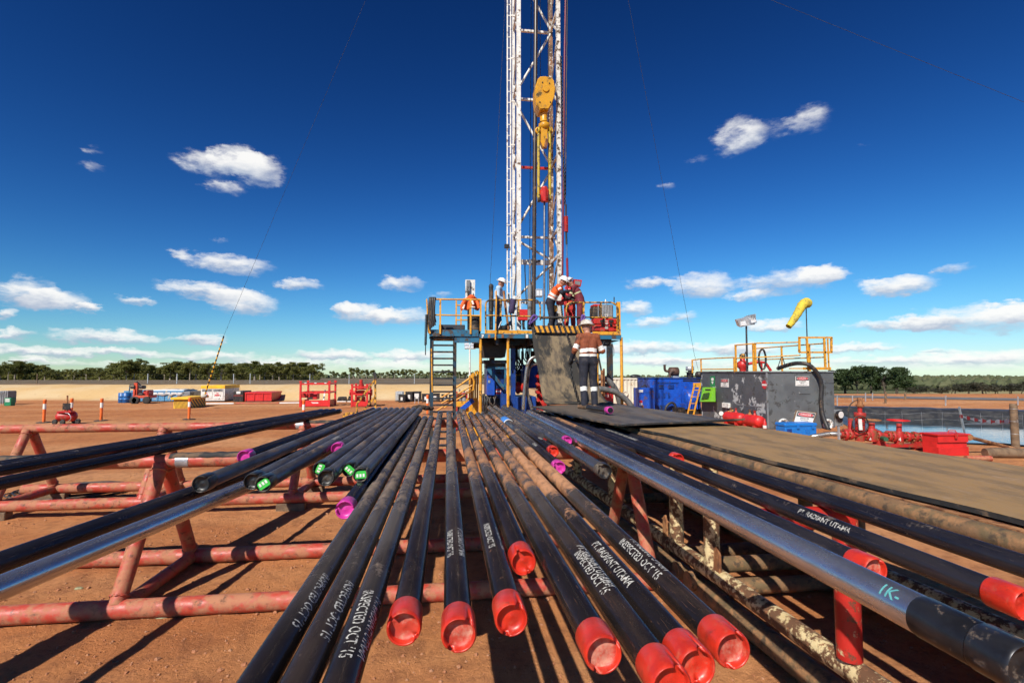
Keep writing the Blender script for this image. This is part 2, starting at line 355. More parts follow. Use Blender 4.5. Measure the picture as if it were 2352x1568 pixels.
def put_text(mb, s, c, ux, uy, size, maxw=None):
    """text on a plane: centre c, reading direction ux, up uy"""
    vs, fs = text2d(s, size); ux = Vector(ux).normalized(); uy = Vector(uy).normalized(); c = Vector(c)
    w = max(v[0] for v in vs) - min(v[0] for v in vs); k = 1 if not maxw or w <= maxw else maxw/w
    mb.add([c+ux*v[0]*k+uy*v[1] for v in vs], fs); return mb
def arc(c, a, b, r, t0, t1, n):
    """points of an arc in the plane of unit vectors a, b"""
    c = Vector(c); a = Vector(a); b = Vector(b)
    return [c + a*r*math.cos(t0+(t1-t0)*i/n) + b*r*math.sin(t0+(t1-t0)*i/n) for i in range(n+1)]
def smooth_pts(pts, n=6):
    """Catmull-Rom through the points"""
    P = [Vector(p) for p in pts]; P = [P[0]*2-P[1]] + P + [P[-1]*2-P[-2]]; o = []
    for i in range(1, len(P)-2):
        for k in range(n):
            t = k/n; a, b, c, d = P[i-1], P[i], P[i+1], P[i+2]
            o.append(.5*((2*b)+(c-a)*t+(2*a-5*b+4*c-d)*t*t+(3*b-a-3*c+d)*t**3))
    o.append(P[-2]); return o
def sst(a, b, x):
    t = max(0., min(1., (x-a)/(b-a))); return t*t*(3-2*t)
# ------------------------------------------------------------------ ground
PA = Vector((27.0, 32.7)); PE = Vector((.863, -.506)); PN = Vector((-.506, -.863)); PLEN, PWID, WATER = 45.0, 19.0, -0.55
def pond_in(x, y):
    r = Vector((x, y)) - PA; e = r.dot(PE); n = r.dot(PN); return min(e+1.0, PLEN-e, n, PWID-n)
def interp(t, pts):
    for (a, u), (b, v) in zip(pts, pts[1:]):
        if t <= b: return u + (v-u)*max(0, (t-a))/(b-a)
    return pts[-1][1]
HL = [(0,0),(44.6,0),(47.2,.85),(49.2,1.22),(51,1.25),(260,-1.7),(420,-3),(900,-12),(1600,-16),(3000,-34)]
HR = [(0,0),(58,0),(100,-2.5),(400,-10),(900,-15.5),(1500,-17),(1700,-19),(3000,-45)]
def height(x, y):
    d = x*FWD.x + y*FWD.y; s = x*RGT.x + y*RGT.y
    t = s/max(d, 1); lw = 1 - sst(-.04, .15, t)
    wob = noise.noise((x*.11, y*.11, 3))*1.1*sst(43, 46, d)*(1-sst(60, 90, d)) if d > 40 else 0
    h = lw*interp(d+wob, HL) + (1-lw)*interp(d, HR)
    if d > 44 and d < 60: h += lw*.10*noise.noise((x*.5, y*.5, 9))*sst(45, 47, d)
    p = pond_in(x, y)
    if p > 0: h -= min(1.6, p*.9+.06)
    elif p > -2.5 and d < 58: h += .05*(1-abs(p+1.2)/1.3) if p < 0.1 else 0
    if d < 40 and p < -.3:
        h += .012*noise.noise((x*1.7, y*1.7, 0)) + .02*noise.noise((x*.35, y*.35, 5))*sst(6, 14, d)
        if abs(x) < 11 and y < 15:
            k = noise.noise((x*5.5, y*5.5, 1)); q = (x+2.9+.25*math.sin(y*.5)) % 1.75; h += .014*k + .009*noise.noise((x*14, y*14, 2)) - .022*max(0, 1-abs(q-.3)/.16)*(.6+.4*noise.noise((x*3,y*1.2,6)))
    return h
def ggrid():
    def seq(*seg):
        o = []
        for a, b, st in seg:
            n = max(1, round((b-a)/st)); o += [a+(b-a)*i/n for i in range(n)]
        o.append(seg[-1][1]); return o
    xs = seq((-2400,-800,200),(-800,-300,50),(-300,-60,12),(-60,-8,1.2),(-8,6.5,.085),(6.5,16,.5),(16,66,.55),(66,200,8),(200,800,40),(800,2800,200))
    ys = seq((-60,-4,8),(-4,.6,.8),(.6,10.5,.085),(10.5,14,.3),(14,60,.55),(60,120,4),(120,500,20),(500,1700,60),(1700,3000,200))
    nx = len(xs); vs = []; zc = []
    for y in ys:
        for x in xs:
            h = height(x, y); vs.append((x, y, h)); d = x*FWD.x+y*FWD.y; s = x*RGT.x+y*RGT.y; lw = 1-sst(-.04, .15, s/max(d, 1))
            w = noise.noise((x*.16, y*.16, 7))*.8
            sand = lw*sst(43.9, 45.0, d+w)*(1-sst(49.6, 51.5, d+w)); fld = lw*sst(49.6, 51.5, d+w)
            grn = (1-lw)*sst(60, 75, d)
            zc.append((sand, fld, grn, 1.0))
    fs = [(j*nx+i, j*nx+i+1, (j+1)*nx+i+1, (j+1)*nx+i) for j in range(len(ys)-1) for i in range(nx-1)]
    mb = MB(); mb.add(vs, fs, True); o = struct('ground', mb, ground_mat())
    at = o.data.color_attributes.new('zone', 'FLOAT_COLOR', 'POINT'); at.data.foreach_set('color', np.array(zc, dtype=np.float32).ravel())
    return o
def ground_mat():
    mt = bpy.data.materials.new('red_earth'); mt.use_nodes = True; nt = mt.node_tree; N = nt.nodes; L = nt.links; b = N['Principled BSDF']
    tc = N.new('ShaderNodeTexCoord'); at = N.new('ShaderNodeAttribute'); at.attribute_name = 'zone'; sp = N.new('ShaderNodeSeparateColor'); L.new(at.outputs['Color'], sp.inputs[0])
    def nz(s, det=6, ro=.6, st=None):
        n = N.new('ShaderNodeTexNoise'); n.inputs['Scale'].default_value = s; n.inputs['Detail'].default_value = det; n.inputs['Roughness'].default_value = ro
        if st:
            mp = N.new('ShaderNodeMapping'); mp.inputs['Scale'].default_value = st; mp.inputs['Rotation'].default_value = (0,0,.12); L.new(tc.outputs['Object'], mp.inputs[0]); L.new(mp.outputs[0], n.inputs['Vector'])
        else: L.new(tc.outputs['Object'], n.inputs['Vector'])
        return n.outputs[0]
    def rng(s, a, z, lo=0, hi=1):
        n = N.new('ShaderNodeMapRange'); n.inputs[1].default_value = a; n.inputs[2].default_value = z; n.inputs[3].default_value = lo; n.inputs[4].default_value = hi; n.interpolation_type = 'SMOOTHSTEP'; L.new(s, n.inputs[0]); return n.outputs[0]
    def mix(f, a, z):
        n = N.new('ShaderNodeMix'); n.data_type = 'RGBA'
        (L.new(f, n.inputs['Factor']) if not isinstance(f, float) else setattr(n.inputs['Factor'], 'default_value', f))
        for k, v in (('A', a), ('B', z)):
            if isinstance(v, tuple): n.inputs[k].default_value = lin(v)
            else: L.new(v, n.inputs[k])
        return n.outputs['Result']
    dirt = mix(rng(nz(.45), .35, .7), (.51, .21, .078), (.41, .148, .054))
    dirt = mix(rng(nz(.13, 5, .6, (.25, 1.6, 1)), .42, .64, 0, .8), dirt, (.60, .305, .14))
    dirt = mix(rng(nz(5.5, 8, .7), .45, .68, 0, .6), dirt, (.24, .095, .045))
    dirt = mix(rng(nz(1.4, 7, .68), .50, .66, 0, .45), dirt, (.22, .085, .04))
    dirt = mix(rng(nz(70, 3, .7), .60, .72, 0, .55), dirt, (.50, .26, .14))
    sand = mix(rng(nz(.3), .35, .65), (.60, .40, .185), (.62, .46, .26))
    sand = mix(rng(nz(1.6, 7, .7), .60, .68, 0, .6), sand, (.33, .17, .07))
    fld = mix(rng(nz(.05, 6, .6, (.2, 2.5, 1)), .42, .58), (.125, .095, .062), (.20, .155, .10))
    grn = mix(rng(nz(.012, 6, .6), .45, .6), (.055, .07, .028), (.30, .25, .12))
    c = mix(sp.outputs[0], dirt, sand); c = mix(sp.outputs[1], c, fld); c = mix(sp.outputs[2], c, grn)
    L.new(c, b.inputs['Base Color']); b.inputs['Roughness'].default_value = .95; b.inputs['Specular IOR Level'].default_value = .15
    bm_ = N.new('ShaderNodeBump'); bm_.inputs['Strength'].default_value = .9; bm_.inputs['Distance'].default_value = .03
    ad = N.new('ShaderNodeMath'); ad.operation = 'ADD'; L.new(nz(26, 8, .75), ad.inputs[0]); L.new(nz(7, 6, .7), ad.inputs[1]); L.new(ad.outputs[0], bm_.inputs['Height']); L.new(bm_.outputs[0], b.inputs['Normal'])
    return mt
ggrid()
# loose stones and clods on the near ground
def pebbles():
    rnd = random.Random(4); mb = MB()
    for i in range(9000):
        if rnd.random() < .65: x, y = rnd.uniform(-5.5, 4.5), rnd.uniform(1.8, 9) ** 1.0
        else: x, y = rnd.uniform(-8, 6), rnd.uniform(2, 14)
        r = .004 + .016*rnd.random()**4
        if rnd.random() < .015: r = rnd.uniform(.018, .032)
        z = height(x, y); vs = []
        for k in range(3):
            zz = (-.3, .35, .8)[k]*r; rr = (.9, 1., .45)[k]*r
            for a in range(5): t = a*1.2566+rnd.random()*.5; vs.append((x+rr*math.cos(t)*rnd.uniform(.7,1.3), y+rr*math.sin(t)*rnd.uniform(.7,1.3), z+zz*rnd.uniform(.7,1.1)))
        fs = [(k*5+a, k*5+(a+1)%5, k*5+5+(a+1)%5, k*5+5+a) for k in range(2) for a in range(5)] + [(10,11,12,13,14)]
        mb.add(vs, fs)
    struct('pebbles', mb, M('clod', (.34, .135, .06), (.38, .19, .10), 9, .95), kind='stuff')
pebbles()
# pond liner and water
def pond():
    mb = MB(); ne, nn = 110, 60; vs = []
    for j in range(nn+1):
        for i in range(ne+1):
            e = -2.0 + (PLEN+3.0)*i/ne; n = -1.0 + (PWID+1.6)*(j/nn)
            p = PA + PE*e + PN*n; q = pond_in(p.x, p.y)
            z = (-min(1.3, q*.75) if q > 0 else .03+.02*min(1, -q*2)) + .03 + (.055*noise.noise((e*1.1, n*.25, 1)) + .03*noise.noise((e*3, n*.8, 4)))
            vs.append((p.x, p.y, z))
    fs = [(j*(ne+1)+i, j*(ne+1)+i+1, (j+1)*(ne+1)+i+1, (j+1)*(ne+1)+i) for j in range(nn) for i in range(ne)]
    mb.add(vs, fs, True)
    lin_m = M('pond_liner', (.028, .029, .032), (.06, .058, .056), 2.2, .38, bump=.5, bsc=5)
    o = solo('pond_liner', 'wrinkled black plastic sheet lining the banks of the pond', 'liner', mb, lin_m)
    w = MB(); c = [PA+PE*a+PN*b for a, b in ((-1,0),(PLEN,0),(PLEN,PWID),(-1,PWID))]
    w.add([(p.x, p.y, WATER) for p in c], [(3,2,1,0)])
    wm = bpy.data.materials.new('pond_water'); wm.use_nodes = True; b = wm.node_tree.nodes['Principled BSDF']; N = wm.node_tree.nodes; L = wm.node_tree.links
    b.inputs['Base Color'].default_value = (.035, .05, .055, 1); b.inputs['Roughness'].default_value = .04; b.inputs['Specular IOR Level'].default_value = .9; b.inputs['IOR'].default_value = 1.6
    tc = N.new('ShaderNodeTexCoord'); mp = N.new('ShaderNodeMapping'); mp.inputs['Rotation'].default_value = (0,0,-.53); mp.inputs['Scale'].default_value = (.5, 2.2, 1); nz = N.new('ShaderNodeTexNoise'); nz.inputs['Scale'].default_value = 2.4; nz.inputs['Detail'].default_value = 4
    bn = N.new('ShaderNodeBump'); bn.inputs['Strength'].default_value = .12; bn.inputs['Distance'].default_value = .03
    L.new(tc.outputs['Object'], mp.inputs[0]); L.new(mp.outputs[0], nz.inputs['Vector']); L.new(nz.outputs[0], bn.inputs['Height']); L.new(bn.outputs[0], b.inputs['Normal'])
    struct('water', w, wm)
    # gravel road beyond the pond
    r = MB(); vs = []
    for i in range(80):
        for n in (-15.5, -18, -20.5):
            p = PA + PE*(-60+i*2.2) + PN*n; vs.append((p.x, p.y, height(p.x, p.y)+.04))
    r.add(vs, [(i*3+k, i*3+k+1, i*3+k+4, i*3+k+3) for i in range(79) for k in range(2)], True)
    struct('road', r, M('road_gravel', (.17, .155, .145), (.12, .11, .105), 1.5, .9))
pond()

# ------------------------------------------------------------------ trees
def leaf_mat(name, a, b, w):
    mt = bpy.data.materials.new(name); mt.use_nodes = True; N = mt.node_tree.nodes; L = mt.node_tree.links; p = N['Principled BSDF']
    tc = N.new('ShaderNodeTexCoord'); nz = N.new('ShaderNodeTexNoise'); nz.inputs['Scale'].default_value = .8; nz.inputs['Detail'].default_value = 4; L.new(tc.outputs['Object'], nz.inputs['Vector'])
    oi = N.new('ShaderNodeObjectInfo'); ad = N.new('ShaderNodeMath'); ad.operation = 'MULTIPLY_ADD'; L.new(oi.outputs['Random'], ad.inputs[0]); ad.inputs[1].default_value = .45; L.new(nz.outputs[0], ad.inputs[2])
    mr = N.new('ShaderNodeMapRange'); mr.inputs[1].default_value = .35; mr.inputs[2].default_value = 1.0; L.new(ad.outputs[0], mr.inputs[0])
    mx = N.new('ShaderNodeMix'); mx.data_type = 'RGBA'; mx.inputs['A'].default_value = lin(a); mx.inputs['B'].default_value = lin(b); L.new(mr.outputs[0], mx.inputs['Factor'])
    L.new(mx.outputs['Result'], p.inputs['Base Color']); p.inputs['Roughness'].default_value = .6; p.inputs['Specular IOR Level'].default_value = .3
    tr = N.new('ShaderNodeBsdfTranslucent'); L.new(mx.outputs['Result'], tr.inputs[0]); ms = N.new('ShaderNodeMixShader'); ms.inputs[0].default_value = w
    L.new(p.outputs[0], ms.inputs[1]); L.new(tr.outputs[0], ms.inputs[2]); L.new(ms.outputs[0], N['Material Output'].inputs[0]); return mt
m_gum = leaf_mat('gum_leaves', (.13, .15, .034), (.21, .20, .055), .5)
m_darkl = leaf_mat('dark_leaves', (.026, .048, .016), (.05, .075, .022), .2)
m_scrub = leaf_mat('scrub_leaves', (.032, .036, .022), (.06, .055, .032), .15)
m_bark = M('pale_bark', (.42, .36, .29), (.22, .17, .12), 3, .85)
m_bark2 = M('dark_bark', (.09, .07, .05), (.05, .04, .03), 3, .9)
def tree(name, label, cat, seed, h, spread, base, nclump, nleaf, lsize, leaf, bark, stems=1, group=None):
    rnd = random.Random(seed); t = thing(name, label, cat, (0,0,0), group); tr = MB(); cr = MB(); tips = []
    for s in range(stems):
        a0 = rnd.uniform(0, 6.28); p = Vector((.25*s*math.cos(a0), .25*s*math.sin(a0), -.2)); top = Vector((rnd.uniform(-.15,.15)*spread, rnd.uniform(-.15,.15)*spread, h*rnd.uniform(.5,.62)))
        mid = (p+top)/2 + Vector((rnd.uniform(-.3,.3), rnd.uniform(-.3,.3), 0))*h*.08
        r0 = h*.028; tr.path(smooth_pts([p, mid, top], 3), [r0*(1-.09*i) for i in range(7)], 6)
        for k in range(7):
            q = mid.lerp(top, rnd.uniform(.1, 1.0)); a = rnd.uniform(0, 6.28); L = spread*rnd.uniform(.45, .95)
            e = Vector((q.x+L*math.cos(a), q.y+L*math.sin(a), min(h*.97, max(h*base, q.z+h*rnd.uniform(.02, .38)))))
            m = q.lerp(e, .5)+Vector((0,0,.06*h)); tr.path([q, m, e], [r0*.42, r0*.3, r0*.12], 5); tips += [e, m.lerp(e, .6)]
        tips.append(top+Vector((0,0,h*.3)))
    for k in range(nclump):
        c = tips[k] if k < len(tips) else rnd.choice(tips) + Vector((rnd.gauss(0,.28)*spread, rnd.gauss(0,.28)*spread, rnd.gauss(.02,.10)*h))
        R0 = spread*rnd.uniform(.22, .40); fl = rnd.uniform(.5, .8)
        for i in range(nleaf):
            d = Vector((rnd.gauss(0,1), rnd.gauss(0,1), rnd.gauss(0,1))).normalized()*R0*rnd.random()**.4
            q = c + Vector((d.x, d.y, d.z*fl)); q.z = min(q.z, h)
            n = (d.normalized()+Vector((rnd.gauss(0,.6), rnd.gauss(0,.6), rnd.gauss(.3,.6)))).normalized(); a = n.orthogonal().normalized(); b = n.cross(a); w = rnd.uniform(0, 6.28)
            u = (a*math.cos(w)+b*math.sin(w))*lsize*rnd.uniform(.6,1.3); v = n.cross(u).normalized()*lsize*rnd.uniform(.3,.7)
            cr.add([q-u, q+v*.8, q+u, q-v], [(0,1,2,3)])
    tr.b('trunk', bark, t); cr.b('crown', leaf, t); return t
def at_px(x, D):
    p = atd(x, 853, D); return Vector((p.x, p.y, height(p.x, p.y)))
PARK = []
gl = 'olive green gum tree with a pale trunk in the row beyond the ploughed field'
gums = [tree('gum_tree', gl, 'tree', 11+i, 8.0, (3.6, 4.0, 3.2, 3.8)[i], (.16, .2, .24, .14)[i], (46, 52, 40, 48)[i], 72, .33, m_gum, m_bark, (2, 1, 1, 2)[i], 'gum trees beyond the field') for i in range(4)]
rnd = random.Random(3); used = [False]*4
prof = [(0,36),(40,40),(95,34),(110,20),(160,22),(200,26),(245,30),(262,36),(300,44),(330,46),(345,32),(370,30),(400,38),(440,40),(470,36),(520,34),(560,36),(590,40),(630,42),(660,36),(690,40),(722,34),(735,22)]
xs = -14.0; k = 0
while xs < 742:
    hp = interp(xs, [(-20,36)]+prof)*rnd.uniform(.86, 1.12); D = rnd.uniform(215, 265); loc = at_px(xs, D)
    z_top = CAMZ + (853-(872-hp))/1176*D; hh = max(4, z_top-loc.z); i = k % 4; sc = hh/8.0
    if not used[i]: used[i] = True; o = gums[i]; o.location = loc; o.scale = (sc, sc, sc); o.rotation_euler.z = rnd.uniform(0, 6)
    else: dup(gums[i], loc, rnd.uniform(0, 6), (sc*rnd.uniform(.95,1.25), sc*rnd.uniform(.95,1.25), sc))
    xs += rnd.uniform(11, 19); k += 1
sl = 'small distant green tree in the low row behind the ploughed field'
small = tree('distant_tree', sl, 'tree', 31, 6.0, 2.3, .2, 22, 45, .42, m_gum, m_bark, 1, 'small trees behind the field')
xs = 765; first = True
while xs < 1112:
    D = rnd.uniform(380, 430); loc = at_px(xs, D); sc = rnd.uniform(.8, 1.25)
    if 800 < xs < 815: sc = 1.4
    if first: small.location = loc; first = False
    else: dup(small, loc, rnd.uniform(0, 6), (sc*1.3, sc*1.3, sc))
    xs += rnd.uniform(11, 19)
# leafy undergrowth that closes the row below the crowns
und = MB(); rnd = random.Random(8)
for i in range(14000):
    x = rnd.uniform(-25, 735); D = rnd.uniform(240, 275); p = at_px(x, D); z = p.z + 3.6*rnd.random()**1.3
    n = Vector((rnd.gauss(0,1), rnd.gauss(0,1), rnd.gauss(.4,.8))).normalized(); a = n.orthogonal()*.55*rnd.uniform(.5,1.2); b = n.cross(a)*.7
    c = Vector((p.x, p.y, z)); und.add([c-a, c+b, c+a, c-b], [(0,1,2,3)])
struct('undergrowth', und, m_gum, kind='stuff')
dk = [tree('broad_tree', 'dense dark green tree beyond the pond and the gravel road', 'tree', 51+i, 5.4, 2.5, .12, 44, 75, .20, m_darkl, m_bark2, 2, 'dark trees beyond the pond') for i in range(2)]
for i, (x, hp, D) in enumerate([(1938,60,88),(1968,70,84),(2000,66,90),(2030,66,86),(2058,64,92),(2078,46,86)]):
    loc = at_px(x, D); sc = (CAMZ+(853-(908-hp))/1176*D-loc.z)/5.4
    if i < 2: dk[i].location = loc; dk[i].scale = (sc, sc, sc)
    else: dup(dk[i % 2], loc, i*1.9, (sc, sc, sc))
sb = tree('bush', 'low dark grey green bush behind the fence along the road', 'bush', 61, 2.4, 1.9, .1, 34, 60, .13, m_scrub, m_bark2, 3, 'dark bushes along the road')
for i, (x, hp, D) in enumerate([(2098,24,75),(2128,30,72),(2160,26,76),(2190,34,70),(2222,36,74),(2255,38,69),(2285,34,73),(2320,36,68),(2352,40,70),(2385,36,68)]):
    loc = at_px(x, D); sc = max(.5, (CAMZ+(853-(916-hp))/1176*D-loc.z)/2.4)
    if i == 0: sb.location = loc; sb.scale = (sc, sc, sc)
    else: dup(sb, loc, i*1.3, (sc*1.2, sc*1.2, sc))
def woods():
    rnd = random.Random(21); mb = MB()
    for i in range(5200):
        t = rnd.uniform(.06, 1.25) if rnd.random() < .85 else rnd.uniform(-1.1, .06)
        D = 230*(1650/230)**rnd.random()
        if t < .06: D = rnd.uniform(500, 1500)
        p = FWD*D + RGT*(t*D)
        if noise.noise((p.x*.008, p.y*.008, 2)) < -.12 and D < 1250: continue
        z = height(p.x, p.y); r = rnd.uniform(2.2, 4.2)*(.7+D/1600); vs = []; n = 6
        for k in range(3):
            for a in range(n): w = a*6.283/n+rnd.random()*.6; rr = r*(.75, 1., .5)[k]*rnd.uniform(.75,1.2); vs.append((p.x+rr*math.cos(w), p.y+rr*math.sin(w), z+r*(.15, .8, 1.45)[k]*rnd.uniform(.8,1.15)))
        mb.add(vs, [(k*n+a, k*n+(a+1)%n, k*n+n+(a+1)%n, k*n+n+a) for k in range(2) for a in range(n)]+[tuple(range(12,18))])
    struct('distant_woods', mb, M('distant_foliage', (.07, .085, .035), (.10, .10, .045), .02, .9), kind='stuff')
woods()
# ------------------------------------------------------------------ pipe racks
ZT, RT, RP = 1.45, 0.08, 0.054          # rack tube height and radius, pipe radius
ZP = ZT + RT + RP
def rack(label, Yf, Yb, zfloor, x0, x1, frames, strips, tapes, blocks=False):
    Ym = (Yf+Yb)/2; t = thing('pipe_rack', label, 'rack', ((x0+x1)/2, Ym, 0), 'red pipe racks')
    MB().tube((x0,Ym,ZT), (x1,Ym,ZT), RT, n=20).b('top_tube', m_rack, t)
    for Y in (Yf, Yb): MB().tube((x0-.1,Y,zfloor), (x1+.1,Y,zfloor), .093, n=20).b('floor_tube', m_rack, t)
    for X in frames:
        for Y in (Yf, Yb): MB().tube((X,Y,zfloor+.04), (X,Ym+(Y-Ym)*.07,ZT-.03), .078, n=16).b('leg', m_rack, t)
        MB().tube((X+.02,Yf,zfloor), (X+.02,Yb,zfloor), .075, n=14).b('tie', m_rack, t)
        for Y in (Yf, Yb):
            dv = Vector((0,Ym-Y,ZT-zfloor)).normalized()
            for c_, k_ in ((Vector((X,Y,zfloor+.04)),.085),(Vector((X,Ym+(Y-Ym)*.07,ZT-.03)),-.075)): MB().path([c_+dv*k_+Vector((math.cos(a_)*.082,0,0))+dv.cross(Vector((1,0,0)))*math.sin(a_)*.082+dv*.006*math.sin(a_*9) for a_ in [i_*.3142 for i_ in range(20)]], .011, 6, True).b('weld', m_rack, t)
    for (a, b) in strips:
        mb = MB(); n = 14
        vs = []; rr = random.Random(int(a*100))
        for i in range(n+1):
            X = a+(b-a)*i/n; z = ZT+RT+.004+.012*abs(math.sin(i*1.3+a))
            for y, dz in ((-.075,-.028),(-.04,0),(.04,0),(.075,-.028)): vs.append((X, Ym+y, z+dz))
            for y, dz in ((.075,-.046),(-.075,-.046)): vs.append((X, Ym+y, z+dz))
        fs = [(i*6+k, i*6+(k+1)%6, i*6+6+(k+1)%6, i*6+6+k) for i in range(n) for k in range(6)] + [(5,4,3,2,1,0), tuple(range(n*6, n*6+6))]
        mb.add(vs, fs); mb.b('rubber_strip', m_rub, t)
    for X in tapes: MB().lathe((X,Ym,ZT), (1,0,0), [(-.07,RT+.004),(.07,RT+.004)], 20).b('tape', M('silver_tape', (.42,.43,.45), (.3,.3,.32), 8, .35, metal=.4), t)
    if blocks:
        for X in frames:
            for Y in (Yf, Yb): MB().box((X-.25,Y-.09,-.05), (X+.25,Y+.09,zfloor-.085), .01).b('timber_block', m_wood, t)
    return t
Y1f, Y1b = atz(340,1395,.095).y, atz(531,1272,.095).y; Y1 = (Y1f+Y1b)/2
XA = aty(375,1060,Y1).x; XB = aty(1443,1085,Y1).x
rack('red tubular pipe rack with triangular legs under the red capped pipes', Y1f, Y1b, .095, -8.2, aty(1560,1090,Y1).x, [XA-2.72, XA, XB], [(aty(395,1045,Y1).x, aty(640,1040,Y1).x), (-5.9, aty(150,1050,Y1).x)], [aty(424,1053,Y1).x, aty(6,1060,Y1).x])
Y2 = atz(650,977,ZT).y
X2 = [aty(x,980,Y2).x for x in (68,379,698)]
rack('red tubular pipe rack on timber blocks under the far ends of the pipes', Y2-.68, Y2+.68, .215, aty(6,985,Y2).x, 2.2, X2, [(aty(706,965,Y2).x, aty(840,963,Y2).x)], [aty(690,977,Y2).x], True)

# ------------------------------------------------------------------ pipe materials
def pipe_mat(name, base, base2, rough, metal, wins, dcol, damt=1.0, spec=.5, nsc=5.0, far=None):
    """wins: stretches (y0,y1,strength) measured from the near end that carry dried mud"""
    mt = bpy.data.materials.new(name); mt.use_nodes = True; N = mt.node_tree.nodes; L = mt.node_tree.links; b = N['Principled BSDF']
    tc = N.new('ShaderNodeTexCoord'); oi = N.new('ShaderNodeObjectInfo'); sp = N.new('ShaderNodeSeparateXYZ'); L.new(tc.outputs['Object'], sp.inputs[0])
    ad = N.new('ShaderNodeVectorMath'); ad.operation = 'MULTIPLY_ADD'; L.new(oi.outputs['Random'], ad.inputs[0]); ad.inputs[1].default_value = (17.,31.,9.); L.new(tc.outputs['Object'], ad.inputs[2])
    def nz(s, det, ro, st):
        v = N.new('ShaderNodeVectorMath'); v.operation = 'MULTIPLY'; v.inputs[1].default_value = st; L.new(ad.outputs[0], v.inputs[0])
        n = N.new('ShaderNodeTexNoise'); n.inputs['Scale'].default_value = s; n.inputs['Detail'].default_value = det; n.inputs['Roughness'].default_value = ro; L.new(v.outputs[0], n.inputs['Vector']); return n.outputs[0]
    def m(op, a, c=None, clamp=False):
        n = N.new('ShaderNodeMath'); n.operation = op; n.use_clamp = clamp
        for i, v in enumerate((a, c)):
            if v is None: continue
            if isinstance(v, (int, float)): n.inputs[i].default_value = v
            else: L.new(v, n.inputs[i])
        return n.outputs[0]
    def rng(s, a, z):
        n = N.new('ShaderNodeMapRange'); n.interpolation_type = 'SMOOTHSTEP'; n.inputs[1].default_value = a; n.inputs[2].default_value = z; L.new(s, n.inputs[0]); return n.outputs[0]
    y = m('ADD', sp.outputs[1], m('MULTIPLY', m('SUBTRACT', nz(3, 3, .6, (1,1,1)), .5), .5))
    w = None
    for (a, z, s) in wins:
        q = m('MULTIPLY', m('MULTIPLY', rng(y, a, a+1.0), m('SUBTRACT', 1.0, rng(y, z-1.0, z))), s); w = q if w is None else m('MAXIMUM', w, q)
    geo = N.new('ShaderNodeNewGeometry'); sn = N.new('ShaderNodeSeparateXYZ'); L.new(geo.outputs['Normal'], sn.inputs[0])
    t = m('ADD', m('ADD', nz(9, 8, .72, (1,.45,1)), m('MULTIPLY', sn.outputs[2], .12)), m('MULTIPLY', m('SUBTRACT', nz(7, 6, .7, (.5,9,.5)), .5), .35))
    mud = rng(m('ADD', t, m('MULTIPLY', m('SUBTRACT', w, 1.0), .6)) if w is not None else m('SUBTRACT', t, .6), .42, .58)
    ring = nz(7, 6, .7, (.5,9,.5)); scr = rng(nz(30, 4, .7, (2.5,.12,2.5)), .60, .74)
    speck = rng(nz(34, 6, .75, (1,.5,1)), .62, .72)
    mx = N.new('ShaderNodeMix'); mx.data_type = 'RGBA'; mx.inputs['A'].default_value = lin(base); mx.inputs['B'].default_value = lin(base2); L.new(rng(nz(nsc, 6, .65, (1,.25,1)), .42, .62), mx.inputs['Factor'])
    cbase = mx.outputs['Result']
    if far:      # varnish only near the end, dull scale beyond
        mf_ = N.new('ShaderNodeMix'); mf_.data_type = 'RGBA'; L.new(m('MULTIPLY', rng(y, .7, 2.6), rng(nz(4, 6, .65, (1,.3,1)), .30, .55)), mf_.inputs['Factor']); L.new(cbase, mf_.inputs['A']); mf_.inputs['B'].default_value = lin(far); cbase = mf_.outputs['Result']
    m1 = N.new('ShaderNodeMix'); m1.data_type = 'RGBA'; L.new(m('ADD', m('MULTIPLY', speck, .42*damt), m('MULTIPLY', scr, .30), clamp=True), m1.inputs['Factor']); L.new(cbase, m1.inputs['A']); m1.inputs['B'].default_value = lin(dcol)
    m2 = N.new('ShaderNodeMix'); m2.data_type = 'RGBA'; L.new(mud, m2.inputs['Factor']); L.new(m1.outputs['Result'], m2.inputs['A']); mv = N.new('ShaderNodeMix'); mv.data_type = 'RGBA'; mv.inputs['A'].default_value = lin(dcol); mv.inputs['B'].default_value = lin(tuple(v*.5 for v in dcol)); L.new(rng(nz(16, 7, .7, (1,.5,1)), .40, .66), mv.inputs['Factor']); L.new(mv.outputs['Result'], m2.inputs['B'])
    L.new(m2.outputs['Result'], b.inputs['Base Color'])
    r1 = m('ADD', m('MULTIPLY', mud, .5), m('ADD', rough, m('MULTIPLY', m('SUBTRACT', nz(14, 4, .6, (1,.3,1)), .5), .22))); L.new(r1, b.inputs['Roughness'])
    bn = N.new('ShaderNodeBump'); bn.inputs['Strength'].default_value = .10; bn.inputs['Distance'].default_value = .004; L.new(m('ADD', ring, m('MULTIPLY', mud, .6)), bn.inputs['Height']); L.new(bn.outputs[0], b.inputs['Normal'])
    L.new(m('MULTIPLY', m('SUBTRACT', 1.0, mud), metal), b.inputs['Metallic']); b.inputs['Specular IOR Level'].default_value = spec
    MATS[name] = mt; return mt
MUD = (.36, .175, .085)
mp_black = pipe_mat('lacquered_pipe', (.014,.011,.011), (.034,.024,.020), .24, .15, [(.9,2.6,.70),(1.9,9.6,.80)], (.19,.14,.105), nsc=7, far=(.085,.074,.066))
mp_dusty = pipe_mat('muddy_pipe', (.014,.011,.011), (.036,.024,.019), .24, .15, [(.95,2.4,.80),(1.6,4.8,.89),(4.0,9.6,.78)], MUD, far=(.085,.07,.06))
mp_mudhi = pipe_mat('mud_coated_pipe', (.014,.011,.011), (.036,.024,.019), .25, .15, [(.8,2.4,.90),(1.4,4.9,1.10),(3.8,9.6,.80)], (.42,.205,.10), far=(.085,.07,.06))
